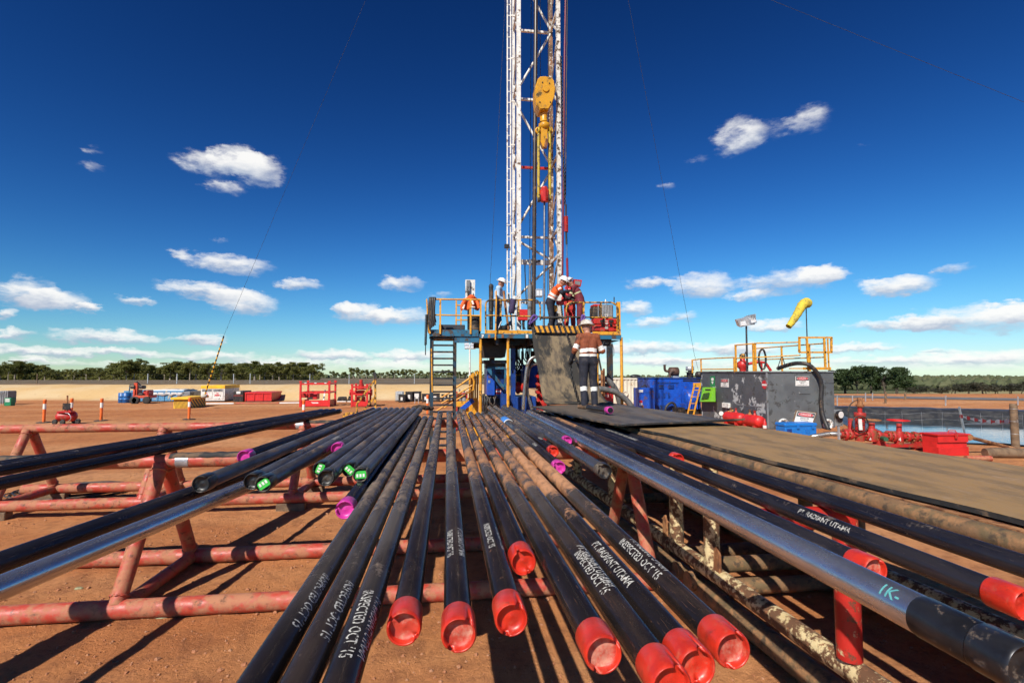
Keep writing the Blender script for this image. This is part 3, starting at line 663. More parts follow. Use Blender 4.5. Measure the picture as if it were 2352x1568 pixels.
mp_left = pipe_mat('mill_scale_pipe', (.125,.13,.15), (.075,.07,.072), .30, .5, [(.3,9.6,.72)], (.17,.11,.075), nsc=9)
mp_jet = pipe_mat('jet_black_pipe', (.012,.012,.018), (.024,.022,.026), .22, .15, [(0,9.6,.55)], (.22,.165,.125))
mp_silv = pipe_mat('polished_steel_pipe', (.60,.60,.61), (.45,.45,.46), .27, .92, [(0,9.6,.50)], (.20,.14,.09), .6)
mp_gun = pipe_mat('gunmetal_pipe', (.20,.20,.215), (.13,.13,.135), .29, .8, [(1.,9.6,.66)], (.19,.125,.085), .7)
def cap_mat(name, a, b, d):
    return M(name, a, b, 7, .36, dust=d, damt=.36, dsc=13, dust2=(.16,.035,.02), d2amt=.30, d2sc=22, bump=.12, bsc=34, sharp=.28)
m_capr = cap_mat('red_plastic_cap', (.58,.030,.013), (.42,.020,.010), (.48,.13,.075))
m_capd = M('mud_smeared_cap', (.46,.045,.025), (.36,.03,.018), 9, .5, dust=(.50,.27,.19), damt=.60, dsc=16, bump=.2, bsc=40, sharp=.3)
m_capm = cap_mat('magenta_plastic_cap', (.55,.035,.30), (.46,.03,.26), (.55,.16,.32))
m_capk = M('black_plastic_cap', (.012,.012,.013), (.022,.021,.02), 6, .38, dust=(.10,.08,.06), damt=.25)
m_colr = M('dark_collar_steel', (.05,.05,.055), (.03,.03,.034), 6, .34, metal=.7, dust=(.14,.10,.07), damt=.3, dsc=9)
m_label = M('green_tag', (.04,.55,.06), (.05,.45,.07), 6, .4)
m_ltext = M('stencil_white', (.62,.60,.54), (.50,.48,.42), 60, .6)
def chipped_white():
    mt = M('chipped_stencil', (.62,.60,.54), (.48,.46,.42), 60, .6); N = mt.node_tree.nodes; L = mt.node_tree.links
    tc = N.new('ShaderNodeTexCoord'); n = N.new('ShaderNodeTexNoise'); n.inputs['Scale'].default_value = 90; n.inputs['Detail'].default_value = 3; L.new(tc.outputs['Object'], n.inputs['Vector'])
    r = N.new('ShaderNodeMapRange'); r.inputs[1].default_value = .40; r.inputs[2].default_value = .50; L.new(n.outputs[0], r.inputs[0]); L.new(r.outputs[0], N['Principled BSDF'].inputs['Alpha']); return mt
m_stencil = chipped_white()

def cap_mesh(notches, r=.063, ln=.135, seed=0, rough=True):
    """thread protector: closed cup with a recessed face and a notched rim; local -Y is the outside"""
    n = 48; rnd = random.Random(seed); mb = MB(); rim = .0115; rec = .030; fr = .012
    def pr(i):
        t = 2*math.pi*i/n; nt = any(abs((t-a+math.pi) % (2*math.pi)-math.pi) < .17 for a in notches)
        f = -fr if not nt else -fr+rec*.9
        return [(ln-fr, RP+.002), (ln-fr, r-.004), (ln-fr-.008, r), (.004, r), (f+.006, r-.0015), (f+.001, r-.005), (f, r-rim*.5), (f+.002, r-rim+.002), (f+.006, r-rim), (rec-fr, r-rim-.001), (rec-fr+.001, (r-rim)*.55), (rec-fr, .012), (rec-fr-.003, .004)]
    vs = []; k = len(pr(0))
    for i in range(n):
        t = 2*math.pi*i/n; wob = 1+.008*math.sin(2*t+seed)
        for (y, q) in pr(i): vs.append((q*math.sin(t)*wob, y, q*math.cos(t)/wob))
    fs = [(i*k+j, i*k+j+1, ((i+1)%n)*k+j+1, ((i+1)%n)*k+j) for i in range(n) for j in range(k-1)]
    fs.append(tuple(i*k+k-1 for i in range(n))[::-1]); mb.add(vs, fs, True); mb.mi = [1 if (q % (k-1)) >= 9 or q == len(fs)-1 else 0 for q in range(len(fs))]; return mb
BODY = {}
def body_mesh(L, r=RP, n=28):
    k = (round(L,2), r)
    if k not in BODY: BODY[k] = MB().lathe((0,0,0), (0,1,0), [(.046,r*.96),(.05,r),(L-.15,r),(L-.13,r*1.10),(L-.03,r*1.10),(L-.02,r*.8),(L,r*.74)], n).mesh()
    return BODY[k]
def curved_text(s, y0, ang, size, r, along=-1):
    """stencil wrapped on the pipe: starts y0 from the near end and runs towards it; letter tops towards +X"""
    vs, fs = text2d(s, size, 8); x0 = min(v[0] for v in vs); mb = MB(); rr = r+.0012; k = .92
    mb.add([(rr*math.sin(ang+v[1]/rr), y0+along*(v[0]-x0)*k, rr*math.cos(ang+v[1]/rr)) for v in vs], fs if along < 0 else [f[::-1] for f in fs]); return mb
PG = 'drill pipes lying on the racks'
def pipe(label, near, far=None, L=9.5, mat=None, cap=None, notch=(2.4, 5.5), texts=(), r=RP, z=None, X=None, Y=None, seed=0, end='cap', group=PG, roll=0):
    z = ZP if z is None else z
    p = atz(near[0], near[1], z) if near else Vector((X, Y, z))
    if X is not None: p.x = X
    if far is not None:
        q = Vector((far[0], far[1], z)) if len(far) == 3 else atz(far[0], far[1], z); d = q-p; L = d.length
    else: d = Vector((0,1,0))
    t = thing('drill_pipe', label, 'pipe', p, group, math.atan2(-d.x, d.y))
    o = bpy.data.objects.new('pipe_body', body_mesh(L, r)); COL.objects.link(o); o.parent = t
    if not o.data.materials: o.data.materials.append(mat)
    o.material_slots[0].link = 'OBJECT'; o.material_slots[0].material = mat
    ORG[o.name] = Vector(p); ORG[t.name] = Vector((0,0,0))
    if cap is not None:
        cm = cap_mesh(notch, r*1.165 if end == 'cap' else r*1.1, seed=seed)
        c = cm.b('end_cap', [cap, m_capd if (cap is m_capr and seed in (1,2,5,8,26)) else cap], t, True)
        if end == 'label':
            mb = MB(); w, h = r*1.05, r*.45; a = .6+seed*2; ux = Vector((math.cos(a),0,math.sin(a))); uy = Vector((-math.sin(a),0,math.cos(a)))
            mb.obox((0,.004,0), ux*w*.75, (0,.002,0), uy*h*1.2); mb.b('tag', m_label, c, True)
            mb = MB()
            for i in (-1,0,1): mb.obox(ux*(i*w*.42)+Vector((0,.0005,0))+uy*h*.2, ux*w*.13, (0,.001,0), uy*h*.5)
            mb.b('tag_print', m_sign, c, True)
    for (s, y0, ang, size) in texts: curved_text(s, y0, ang, size, r).b('stencil_lettering', m_stencil, t, True)
    return t
INS, UTA = "INSPECTED OCT '15", 'PT. RADIANT UTAMA'
kk = 'black drill pipe without visible end, stencilled, %s'
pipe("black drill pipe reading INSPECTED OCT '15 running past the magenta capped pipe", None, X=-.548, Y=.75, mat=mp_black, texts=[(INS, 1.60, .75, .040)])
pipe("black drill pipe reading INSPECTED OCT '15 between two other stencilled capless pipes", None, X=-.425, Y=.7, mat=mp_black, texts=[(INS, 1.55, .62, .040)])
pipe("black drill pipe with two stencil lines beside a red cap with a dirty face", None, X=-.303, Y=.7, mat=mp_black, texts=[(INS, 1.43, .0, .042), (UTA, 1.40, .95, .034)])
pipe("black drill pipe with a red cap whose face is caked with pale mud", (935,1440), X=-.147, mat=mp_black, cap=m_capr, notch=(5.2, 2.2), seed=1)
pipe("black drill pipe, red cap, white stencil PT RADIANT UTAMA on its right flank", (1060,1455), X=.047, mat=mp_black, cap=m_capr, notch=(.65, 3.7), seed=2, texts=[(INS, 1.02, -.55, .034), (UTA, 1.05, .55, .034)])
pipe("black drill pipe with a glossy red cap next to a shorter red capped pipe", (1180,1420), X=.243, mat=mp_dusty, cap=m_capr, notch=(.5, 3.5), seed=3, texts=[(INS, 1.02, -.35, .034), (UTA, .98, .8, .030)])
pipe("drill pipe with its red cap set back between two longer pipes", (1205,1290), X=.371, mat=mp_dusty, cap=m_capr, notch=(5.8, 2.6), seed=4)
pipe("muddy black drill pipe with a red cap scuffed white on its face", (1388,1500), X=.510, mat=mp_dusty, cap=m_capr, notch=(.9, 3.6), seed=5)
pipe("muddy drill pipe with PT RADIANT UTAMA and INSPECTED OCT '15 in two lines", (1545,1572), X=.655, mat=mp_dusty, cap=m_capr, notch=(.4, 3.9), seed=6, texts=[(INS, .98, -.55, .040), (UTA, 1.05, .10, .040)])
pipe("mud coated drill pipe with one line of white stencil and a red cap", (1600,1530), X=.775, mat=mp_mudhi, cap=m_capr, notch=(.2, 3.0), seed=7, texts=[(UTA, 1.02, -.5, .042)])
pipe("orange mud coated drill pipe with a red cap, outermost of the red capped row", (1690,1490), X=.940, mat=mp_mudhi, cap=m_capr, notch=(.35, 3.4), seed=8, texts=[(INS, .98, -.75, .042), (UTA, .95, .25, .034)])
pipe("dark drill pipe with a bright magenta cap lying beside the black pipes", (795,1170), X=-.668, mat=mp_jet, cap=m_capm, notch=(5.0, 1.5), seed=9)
# upper layer of blue grey pipes on the left
ZL = ZP + 2*RP + .003
LG = 'blue grey pipes laid across the left of the rack'
def left(label, near, farx, cap, end='cap', texts=(), seed=0, notch=(.7, 3.9), mat=None, r=RP):
    return pipe(label, near, (farx, 941), mat=mat or mp_left, cap=cap, end=end, texts=texts, seed=seed, notch=notch, z=ZL, group=LG, r=r)
left('dark pipe with a small magenta cap at the outer edge of the blue grey pipes', (560,1049), 858, m_capm, seed=11, mat=mp_jet)
left('blue grey pipe ending in a black cap above the polished silver pipe', (462,1111), 872, m_capk, seed=12)
left('blue grey pipe with a plain black cap next to a green tagged one', (580,1105), 886, m_capk, seed=13)
left('blue grey pipe with DSH-04-070 in white and a green tag in its cap', (605,1111), 899, m_capk, 'label', [('DSH-04-070', 2.3, .1, .045)], 0)
left('blue grey pipe with a magenta cap half hidden between black capped pipes', (774,1030), 912, m_capm, seed=15)
left('blue grey pipe with a black cap holding a pale green tag, set back', (735,1076), 925, m_capk, 'label', seed=.3)
left('blue grey pipe with an empty black cap between green tagged ones', (749,1097), 938, m_capk, seed=17)
left('brownish pipe with a round black cap and green tag beside the magenta capped dark pipe', (802,1078), 951, m_capk, 'label', seed=.9)
left('brownish pipe with a green tag in its black cap, innermost of the blue grey pipes', (828,1090), 964, m_capk, 'label', seed=1.3)
# two pipes slipped under them
a, b = atz(0,1350,ZP), atz(538,1128,ZP); s = (b.x-a.x)/(b.y-a.y)
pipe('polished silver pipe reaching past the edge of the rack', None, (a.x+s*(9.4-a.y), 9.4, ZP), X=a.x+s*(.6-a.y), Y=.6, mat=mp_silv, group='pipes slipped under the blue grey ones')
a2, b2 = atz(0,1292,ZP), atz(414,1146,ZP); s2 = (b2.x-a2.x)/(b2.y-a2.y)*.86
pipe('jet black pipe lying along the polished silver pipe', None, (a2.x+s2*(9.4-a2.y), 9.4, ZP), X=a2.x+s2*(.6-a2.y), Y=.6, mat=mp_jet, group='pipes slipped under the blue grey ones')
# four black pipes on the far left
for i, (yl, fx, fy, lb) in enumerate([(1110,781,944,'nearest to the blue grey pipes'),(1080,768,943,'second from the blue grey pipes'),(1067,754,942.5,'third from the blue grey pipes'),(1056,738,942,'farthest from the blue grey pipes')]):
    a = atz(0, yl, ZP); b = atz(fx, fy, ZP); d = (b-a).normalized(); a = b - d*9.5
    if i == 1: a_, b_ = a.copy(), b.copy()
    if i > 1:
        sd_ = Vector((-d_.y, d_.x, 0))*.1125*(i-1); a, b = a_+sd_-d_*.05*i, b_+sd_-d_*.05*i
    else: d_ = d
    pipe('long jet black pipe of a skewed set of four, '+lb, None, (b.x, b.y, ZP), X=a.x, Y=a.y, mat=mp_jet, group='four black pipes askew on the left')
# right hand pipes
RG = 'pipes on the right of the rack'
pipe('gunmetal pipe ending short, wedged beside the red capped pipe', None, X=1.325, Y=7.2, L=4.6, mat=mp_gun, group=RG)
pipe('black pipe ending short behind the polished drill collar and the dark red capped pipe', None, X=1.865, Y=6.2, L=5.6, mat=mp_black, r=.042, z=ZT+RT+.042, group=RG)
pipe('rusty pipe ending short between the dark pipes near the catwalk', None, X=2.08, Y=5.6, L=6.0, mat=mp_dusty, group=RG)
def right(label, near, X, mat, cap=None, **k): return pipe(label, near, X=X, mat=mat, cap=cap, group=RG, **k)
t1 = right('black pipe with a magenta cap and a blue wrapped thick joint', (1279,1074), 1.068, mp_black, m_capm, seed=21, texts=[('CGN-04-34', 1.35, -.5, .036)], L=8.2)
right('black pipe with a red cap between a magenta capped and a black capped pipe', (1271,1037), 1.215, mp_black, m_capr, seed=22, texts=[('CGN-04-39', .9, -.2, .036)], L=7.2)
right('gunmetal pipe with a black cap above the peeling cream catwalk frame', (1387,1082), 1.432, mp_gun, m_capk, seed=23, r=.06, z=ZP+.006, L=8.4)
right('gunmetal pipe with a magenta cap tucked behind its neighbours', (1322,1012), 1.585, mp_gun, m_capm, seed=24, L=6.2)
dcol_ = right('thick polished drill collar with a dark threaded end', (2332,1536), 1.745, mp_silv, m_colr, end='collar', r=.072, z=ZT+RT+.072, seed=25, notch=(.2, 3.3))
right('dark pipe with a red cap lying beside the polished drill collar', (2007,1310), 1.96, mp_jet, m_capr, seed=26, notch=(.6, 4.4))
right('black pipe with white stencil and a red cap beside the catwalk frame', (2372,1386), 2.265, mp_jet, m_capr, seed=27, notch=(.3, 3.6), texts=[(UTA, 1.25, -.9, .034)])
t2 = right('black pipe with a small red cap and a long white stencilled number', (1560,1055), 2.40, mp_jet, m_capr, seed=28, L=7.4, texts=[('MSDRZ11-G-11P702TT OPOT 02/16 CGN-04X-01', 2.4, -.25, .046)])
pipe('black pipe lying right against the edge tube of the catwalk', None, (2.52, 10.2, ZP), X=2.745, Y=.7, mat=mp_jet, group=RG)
curved_text('1K-', .46, -.8, .05, .072).b('chalk_mark', M('cyan_chalk', (.12,.42,.42), (.08,.32,.34), 30, .8), dcol_, True)
MB().lathe((0,.10,0), (0,1,0), [(0,.0735),(.004,.0755),(.22,.0755),(.235,.0725)], 28).b('box_sleeve', m_colr, dcol_, True)
m_wrap = M('blue_wrap', (.03,.20,.62), (.05,.28,.66), 9, .55, dust=(.6,.1,.1), damt=.2, dsc=20)
for t, a, b in ((t1, 4.1, 4.9), (t2, 4.3, 5.2)):
    MB().lathe((0,a-1.1,0), (0,1,0), [(0,.055),(.06,.074),(.35,.078),(.40,.062),(.62,.062),(.7,.080),(b-a+1.1,.080),(b-a+1.2,.056)], 24).b('tool_joint', mp_gun, t, True)
    MB().lathe((0,a,0), (0,1,0), [(0,.0805),(.01,.086),(b-a-.2,.086),(b-a-.19,.0805)], 24).b('blue_wrap', m_wrap, t, True)
    MB().lathe((0,a-.03,0), (0,1,0), [(0,.081),(.0,.087),(.03,.087),(.03,.081)], 24).b('white_band', m_sign, t, True)
# ------------------------------------------------------------------ catwalk
def cx(Y): return 2.93 - .04*(Y-2.6)
CW, ZD, CY0, CY1 = 1.68, 1.66, .35, 12.7
cw = thing('catwalk', 'long steel catwalk with a flaking cream tube frame beside the pipes', 'catwalk', (cx(6)+CW/2, 6.5, 0))
dk = MB(); n = 40; vs = []
for i in range(n+1):
    Y = CY0+(CY1-CY0)*i/n
    for dx in (.07, .6, 1.15, CW): vs.append((cx(Y)+dx, Y, ZD+.004*noise.noise((Y*2,dx*3,0))))
for i in range(n+1):
    Y = CY0+(CY1-CY0)*i/n
    for dx in (.07, CW): vs.append((cx(Y)+dx, Y, ZD-.06))
fs = [(i*4+k, i*4+k+1, i*4+k+5, i*4+k+4) for i in range(n) for k in range(3)]; o = (n+1)*4
for i in range(n): fs += [(i*4, i*4+4, o+i*2+2, o+i*2), (i*4+7, i*4+3, o+i*2+1, o+i*2+3), (o+i*2, o+i*2+2, o+i*2+3, o+i*2+1)]
fs.append((0,o,o+1,3)); dk.add(vs, fs); dk.b('deck_plate', m_rust, cw)
for dx in (-.01, CW+.02):
    MB().path([(cx(Y)+dx, Y, ZD-.05) for Y in (CY0,3,6,9,CY1)], .062, 14).b('edge_tube', m_moss, cw)
    MB().path([(cx(Y)+dx, Y, .375) for Y in (CY0,3,6,9,CY1)], .085, 16).b('middle_tube', m_cream, cw)
    MB().path([(cx(Y)+dx, Y, .115) for Y in (CY0,3,6,9,CY1)], .105, 16).b('skid_tube', m_moss, cw)
for i, Y in enumerate((1.4, 5.27, 6.05, 8.2, 10.2, 12.2)):
    for dx in (-.01, CW+.02): MB().tube((cx(Y)+dx,Y,.4), (cx(Y)+dx,Y,ZD-.08), .082, n=16).b('post', m_cream if dx < 0 else m_moss, cw)
for Y, zz in ((2.35,.13),(5.45,.13),(5.62,.31),(6.35,.20),(9.3,.15)):
    MB().tube((cx(Y),Y,zz), (cx(Y)+CW,Y,zz), .088, n=14).b('cross_tube', m_moss, cw)
for Y in (2.4, 4.4, 7.2, 9.6, 11.6): MB().box((cx(Y)+.08,Y-.05,ZD-.16), (cx(Y)+CW-.08,Y+.05,ZD-.062)).b('deck_joist', m_moss, cw)
for Y in (5.05, 6.22): 
    MB().prism([(cx(Y)-.06,Y,.44),(cx(Y)-.06,Y+.12,.44),(cx(Y)-.06,Y+.10,.66),(cx(Y)-.06,Y+.05,.70),(cx(Y)-.06,Y,.62)], (.025,0,0)).b('lug_plate', m_rust, cw)
for Y in (5.5, 5.78): MB().lathe((cx(Y)-.11,Y,.20), (-1,0,0), [(0,.10),(.06,.10)], 20).b('pipe_stub', m_moss, cw)
# red pipe support beside it
ps = thing('pipe_support', 'bright red post with a cross arm carrying the pipes next to the catwalk', 'support', (cx(3.45)-.03, 3.45, 0)); m_rpost = M('flaking_red_paint', (.46,.022,.016), (.36,.018,.014), 4, .42, dust=(.50,.40,.22), damt=.20, dsc=7, dust2=(.12,.05,.03), d2amt=.26, d2sc=12, bump=.2, bsc=30)
MB().tube((cx(3.45)-.03,3.45,.46), (cx(3.45)-.03,3.45,ZT+.03), .083, n=18).b('post', m_rpost, ps)
MB().tube((2.08,3.45,ZT), (cx(3.45)-.0,3.45,ZT), RT, n=18).b('cross_arm', m_rpost, ps)
# ------------------------------------------------------------------ mats
m_mat = M('worn_brown_matting', (.31,.185,.07), (.20,.125,.052), 3.5, .66, bump=.45, bsc=26, dust=(.10,.075,.05), damt=.26, dsc=2.6, dust2=(.38,.24,.12), d2amt=.34, d2sc=7, stretch=(1.5,.5,1), sharp=.25)
m_mat2 = M('worn_black_matting', (.115,.092,.070), (.055,.047,.040), 2.0, .60, bump=.2, bsc=25, dust=(.16,.105,.06), damt=.45, dsc=2.6, stretch=(1.5,.3,1), sharp=.3)
m_ramp = M('ramp_rubber', (.19,.14,.08), (.10,.077,.052), 6.0, .72, bump=.4, bsc=22, dust=(.024,.022,.019), damt=.50, dsc=1.25, stretch=(1.6,.6,.45), sharp=.12)
def sheet(name, label, c00, c10, c11, c01, z, th, mat, nu=10, nv=36, curl=0, seed=0):
    """c00..c01: corners (far left, far right, near right, near left) in the plane z"""
    mb = MB(); C = [Vector((p[0],p[1],0)) for p in (c00,c10,c11,c01)]; top = []; bot = []
    for j in range(nv+1):
        v = j/nv
        for i in range(nu+1):
            u = i/nu; p = (C[0]*(1-u)+C[1]*u)*(1-v)+(C[3]*(1-u)+C[2]*u)*v
            w = .010*noise.noise((p.x*1.3+seed, p.y*1.3, 0))+.010 + curl*max(0, (v-.9)/.1)**2*(.4+.6*u)
            e = .03*noise.noise((p.y*1.7, seed, 4))*(1 if i in (0, nu) else 0)
            top.append((p.x+e, p.y, z+th+w)); bot.append((p.x+e, p.y, z+w))
    W = nu+1; m = len(top); fs = []
    for j in range(nv):
        for i in range(nu): fs += [(j*W+i, j*W+W+i, j*W+W+i+1, j*W+i+1), (m+j*W+i, m+j*W+i+1, m+j*W+W+i+1, m+j*W+W+i)]
    per = [i for i in range(W)] + [j*W+nu for j in range(1, nv+1)] + [nv*W+i for i in range(nu-1,-1,-1)] + [j*W for j in range(nv-1,0,-1)]
    for a, b in zip(per, per[1:]+per[:1]): fs.append((a, b, m+b, m+a))
    mb.add(top+bot, fs, False)
    for k in range(len(mb.mi)-len(per), len(mb.mi)): mb.mi[k] = 1
    return solo(name, label, 'mat', mb, [mat, m_rub])
z1 = ZD+.006
A, B = atz(1470,985,z1+.03), atz(1707,979,z1+.03); Cc, D_ = atz(2352,1074,z1+.03), atz(2352,1200,z1+.03)
Cn = B+(Cc-B)*((B.y-.5)/(B.y-Cc.y)); Dn = A+(D_-A)*((A.y-.5)/(A.y-D_.y))
sheet('rubber_mat', 'long worn brown rubber mat covering the catwalk deck', A, B, Cn, Dn, z1, .032, m_mat, seed=1)
E, F_ = atz(1222,936,z1+.06), atz(1405,928,z1+.06); G, H_ = atz(1712,973,z1+.06), atz(1430,982,z1+.06)
sheet('rubber_mat', 'dark grey mat with a curled end where the man in the brown jacket stands', E, F_, G, H_, z1+.052, .026, m_mat2, nv=24, curl=.05, seed=5)
# bent sheet from the rig floor down to the catwalk
def ramp():
    prof = [(15.15,3.78),(14.75,3.80),(14.45,3.74),(14.25,3.60),(14.0,3.34),(13.5,2.86),(13.0,2.42),(12.6,2.12),(12.25,1.90),(11.9,1.80),(11.4,1.775)]
    pts = smooth_pts([(0,)+p for p in prof], 4); mb = MB(); nu = 12; top = []; bot = []
    for j, p in enumerate(pts):
        t = j/(len(pts)-1); xl = 2.40-.06*t-.10*t*t; xr = 3.80-.02*t
        for i in range(nu+1):
            u = i/nu; x = xl+(xr-xl)*u+.03*noise.noise((t*6, u*2, 2)); dz = .03*noise.noise((x*2, p.y*1.5, 1)) - .05*math.sin(u*math.pi)*math.sin(t*math.pi)
            top.append((x, p.y, p.z+dz+.015)); bot.append((x, p.y+.012, p.z+dz-.015))
    W = nu+1; m = len(top); fs = []
    for j in range(len(pts)-1):
        for i in range(nu): fs += [(j*W+i, j*W+W+i, j*W+W+i+1, j*W+i+1), (m+j*W+i, m+j*W+i+1, m+j*W+W+i+1, m+j*W+W+i)]
    nv = len(pts)-1; per = [i for i in range(W)] + [j*W+nu for j in range(1, nv+1)] + [nv*W+i for i in range(nu-1,-1,-1)] + [j*W for j in range(nv-1,0,-1)]
    for a, b in zip(per, per[1:]+per[:1]): fs.append((a, b, m+b, m+a))
    mb.add(top+bot, fs, True); o = solo('ramp_mat', 'stained rubber ramp sheet hanging from the rig floor to the catwalk', 'ramp', mb, m_ramp); return o
rampo = ramp()
hz = MB(); hz2 = MB(); y0 = 13.98
a = aty(1226,748,14.13); b = aty(1343,748,14.13); zt, zb = aty(1280,748,14.13).z, aty(1280,764,14.13).z
hs_ = thing('hazard_board', 'black and yellow striped board across the top of the ramp', 'board', (a.x, 14.1, zb))
MB().box((a.x,14.10,zb), (b.x,14.135,zt)).b('board', m_blk, hs_)
w = (b.x-a.x)/10
for i in range(10):
    x = a.x+i*w; h = zt-zb
    MB().prism([(x+w*.05,14.096,zt),(x+w*.55,14.096,zt),(min(b.x,x+w*1.05),14.096,zb),(min(b.x,x+w*.55),14.096,zb)], (0,.0035,0)).b('stripe', m_yel, hs_)
# cable coil on the ground under the left pipes
cc = MB(); rnd = random.Random(2); c0 = atz(165,1128,.02); pts = []
for i in range(7*28):
    t = i/28*2*math.pi; k = 1+.06*math.sin(i*.13)
    pts.append((c0.x+1.02*k*math.cos(t)+.06*math.sin(i*.05), c0.y+.62*k*math.sin(t)+.08*math.cos(i*.031), .02+height(c0.x, c0.y)+.012*(i//28)+.01*math.sin(i*.7)))
cc.path(pts, .012, 6); solo('cable_coil', 'loose coil of thin black cable on the red earth under the racks', 'cable', cc, m_hose)
# ------------------------------------------------------------------ drilling rig: floor
YF = 14.5
def P(x, y, Y=YF): return aty(x, y, Y)
def ptube(mb, pts, r, Y=YF, n=8, sm=0):
    p = [P(*q, Y) if len(q) == 2 else P(q[0], q[1], q[2]) for q in pts]
    return mb.path(smooth_pts(p, sm) if sm else p, r, n)
ZF = P(1200,767).z
floor = thing('rig_floor', 'raised steel rig floor on yellow posts with a blue edge beam', 'platform', (P(1260,767).x, YF+1.8, 0))
xl, xm, xr = P(986,770).x, P(1100,770).x, P(1427,770).x
MB().box((xm,YF,ZF-.06), (xr,YF+4.0,ZF)).b('floor_plate', M('greasy_floor', (.06,.045,.035), (.10,.075,.05), 4, .6, dust=(.2,.15,.1), damt=.3), floor)
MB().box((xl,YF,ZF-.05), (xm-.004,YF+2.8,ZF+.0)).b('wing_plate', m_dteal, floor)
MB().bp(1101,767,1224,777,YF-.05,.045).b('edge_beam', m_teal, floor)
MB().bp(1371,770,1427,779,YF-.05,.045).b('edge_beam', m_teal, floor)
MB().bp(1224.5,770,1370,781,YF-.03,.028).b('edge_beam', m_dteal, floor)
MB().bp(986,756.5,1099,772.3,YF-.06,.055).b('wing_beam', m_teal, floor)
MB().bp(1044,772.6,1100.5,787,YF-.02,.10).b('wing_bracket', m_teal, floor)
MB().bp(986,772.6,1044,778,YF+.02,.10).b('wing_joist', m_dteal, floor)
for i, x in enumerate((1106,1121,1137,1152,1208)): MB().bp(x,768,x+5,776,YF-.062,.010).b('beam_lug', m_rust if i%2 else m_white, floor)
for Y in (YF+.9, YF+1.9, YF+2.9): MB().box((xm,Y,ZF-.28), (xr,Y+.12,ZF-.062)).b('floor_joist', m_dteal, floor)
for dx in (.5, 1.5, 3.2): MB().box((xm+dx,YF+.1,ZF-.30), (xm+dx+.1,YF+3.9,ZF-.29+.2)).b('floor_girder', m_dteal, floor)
for x, Y in ((1104,YF+.03),(1167,YF+.06),(1427,YF+.02),(1371,YF+.35)):
    p = P(x,780,Y); MB().tube((p.x,Y,0), (p.x,Y,ZF-.07), .044, n=10).b('post', m_yel, floor)
for x in (1130, 1400):
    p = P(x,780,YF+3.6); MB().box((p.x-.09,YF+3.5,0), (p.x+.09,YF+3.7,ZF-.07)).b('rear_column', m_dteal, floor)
MB().bp(1116,758,1222,766.5,YF-.01,.02).b('toe_board', m_yel, floor)
MB().bp(1361,761,1423,769,YF-.01,.02).b('toe_board', m_yel, floor)
MB().prism([P(1371,781,YF+.05),P(1427,781,YF+.05),P(1371,795,YF+.05)], (0,.06,0)).b('gusset', m_dteal, floor)
def railing(label, tops, mids, posts, mat, Y=YF, r=.024):
    a = P(tops[0][0], tops[0][1], Y); t = thing('railing', label, 'railing', (a.x, Y, ZF), 'yellow rig floor railings')
    ptube(MB(), tops, r, Y, 8, 0).b('top_rail', mat, t)
    for q in mids: ptube(MB(), q, r*.9, Y).b('mid_rail', mat, t)
    for (x, y0, y1) in posts:
        a, b = P(x,y0,Y), P(x,y1,Y); MB().box((a.x-r,Y-r,b.z), (a.x+r,Y+r,a.z)).b('post', mat, t)
    return t
railing('square yellow railing on the left wing of the rig floor, hoses hung on it', [(986,687),(1105,688)], [[(986,723),(1105,725)]], [(988,686,766),(1011.5,688,767),(1081,688,767),(1104,687,760)], m_yel, YF-.08)
railing('yellow guard frame at the back of the left rig floor wing', [(1048,701),(1076,701)], [[(1048,735),(1078,735)]], [(1048,690,757),(1059,702,757),(1078,700,757)], m_yel, 17.0)
railing('greasy yellow railing with rounded corners left of the ramp', [(1115.5,766),(1115.5,700),(1117,694),(1122,690),(1129,688.8),(1228,689),(1235,690.5),(1239,696),(1241,706),(1241,735)], [[(1115,724),(1241,727)]], [(1150,690,726),(1191,690,727)], m_yelg, YF)
railing('greasy yellow railing in front of the red tool box', [(1301,740),(1301,706),(1303,699),(1308,695.5),(1314,694.5),(1404,694.5),(1411,697),(1416,701),(1419,708),(1420,764)], [[(1302,727.5),(1420,730)]], [(1340.5,695,729),(1380,696,729)], m_yelg, YF)
solo('corner_post', 'yellow corner post with chain hooks at the right end of the rig floor', 'post', MB().bp(1418,693,1426,770,YF+.02,.12), m_yel)
pl = thing('side_gate', 'yellow flat plate gate standing edge on at the end of the left wing', 'gate', P(981,760))
MB().prism([P(978.5,686,YF-.1),P(981,686,YF-.1),P(985.5,762,YF-.1),P(982,762,YF-.1)], (0,.5,0)).b('plate', m_yel, pl)
# things on the left wing
hs = thing('hanging_hose', 'bundle of flat black hoses draped over the left end of the yellow railing', 'hose', P(992,756))
for i, x in enumerate((986,989,993,997)):
    mb = MB(); p = [P(x+1.5,756-i*3,YF-.14), P(x-1,725,YF-.15), P(x+1,690,YF-.13), P(x+2,684.5,YF-.08), P(x+1,690,YF-.03), P(x,720,YF-.02), P(x+3,752-i*4,YF-.03)]
    mb.path(smooth_pts(p, 5), .035, 7).b('hose_loop', m_hose, hs)
sp = MB(); p0, p1 = P(979,722,YF-.12), P(977.5,792,YF-.12)
sp.path([p0+(p1-p0)*(i/220)+Vector((.032*math.cos(i*.9), .032*math.sin(i*.9), 0)) for i in range(221)], .009, 5)
sp.path([p1, p1+Vector((0,0,-.28))], .014, 6); solo('coiled_cable', 'black coiled lanyard cable hanging at the end of the left wing', 'cable', sp, m_blk)
solo('black_tray', 'low black steel tray standing on the left wing floor', 'tray', MB().bp(1008,745,1068,757.5,15.2,.5,.015), M('dark_slate', (.03,.035,.045), (.045,.05,.06), 4, .5))
br = thing('black_barrel', 'black ribbed plastic barrel under the orange jacket on the left wing', 'barrel', (P(1090,760,15.1).x, 15.1, ZF))
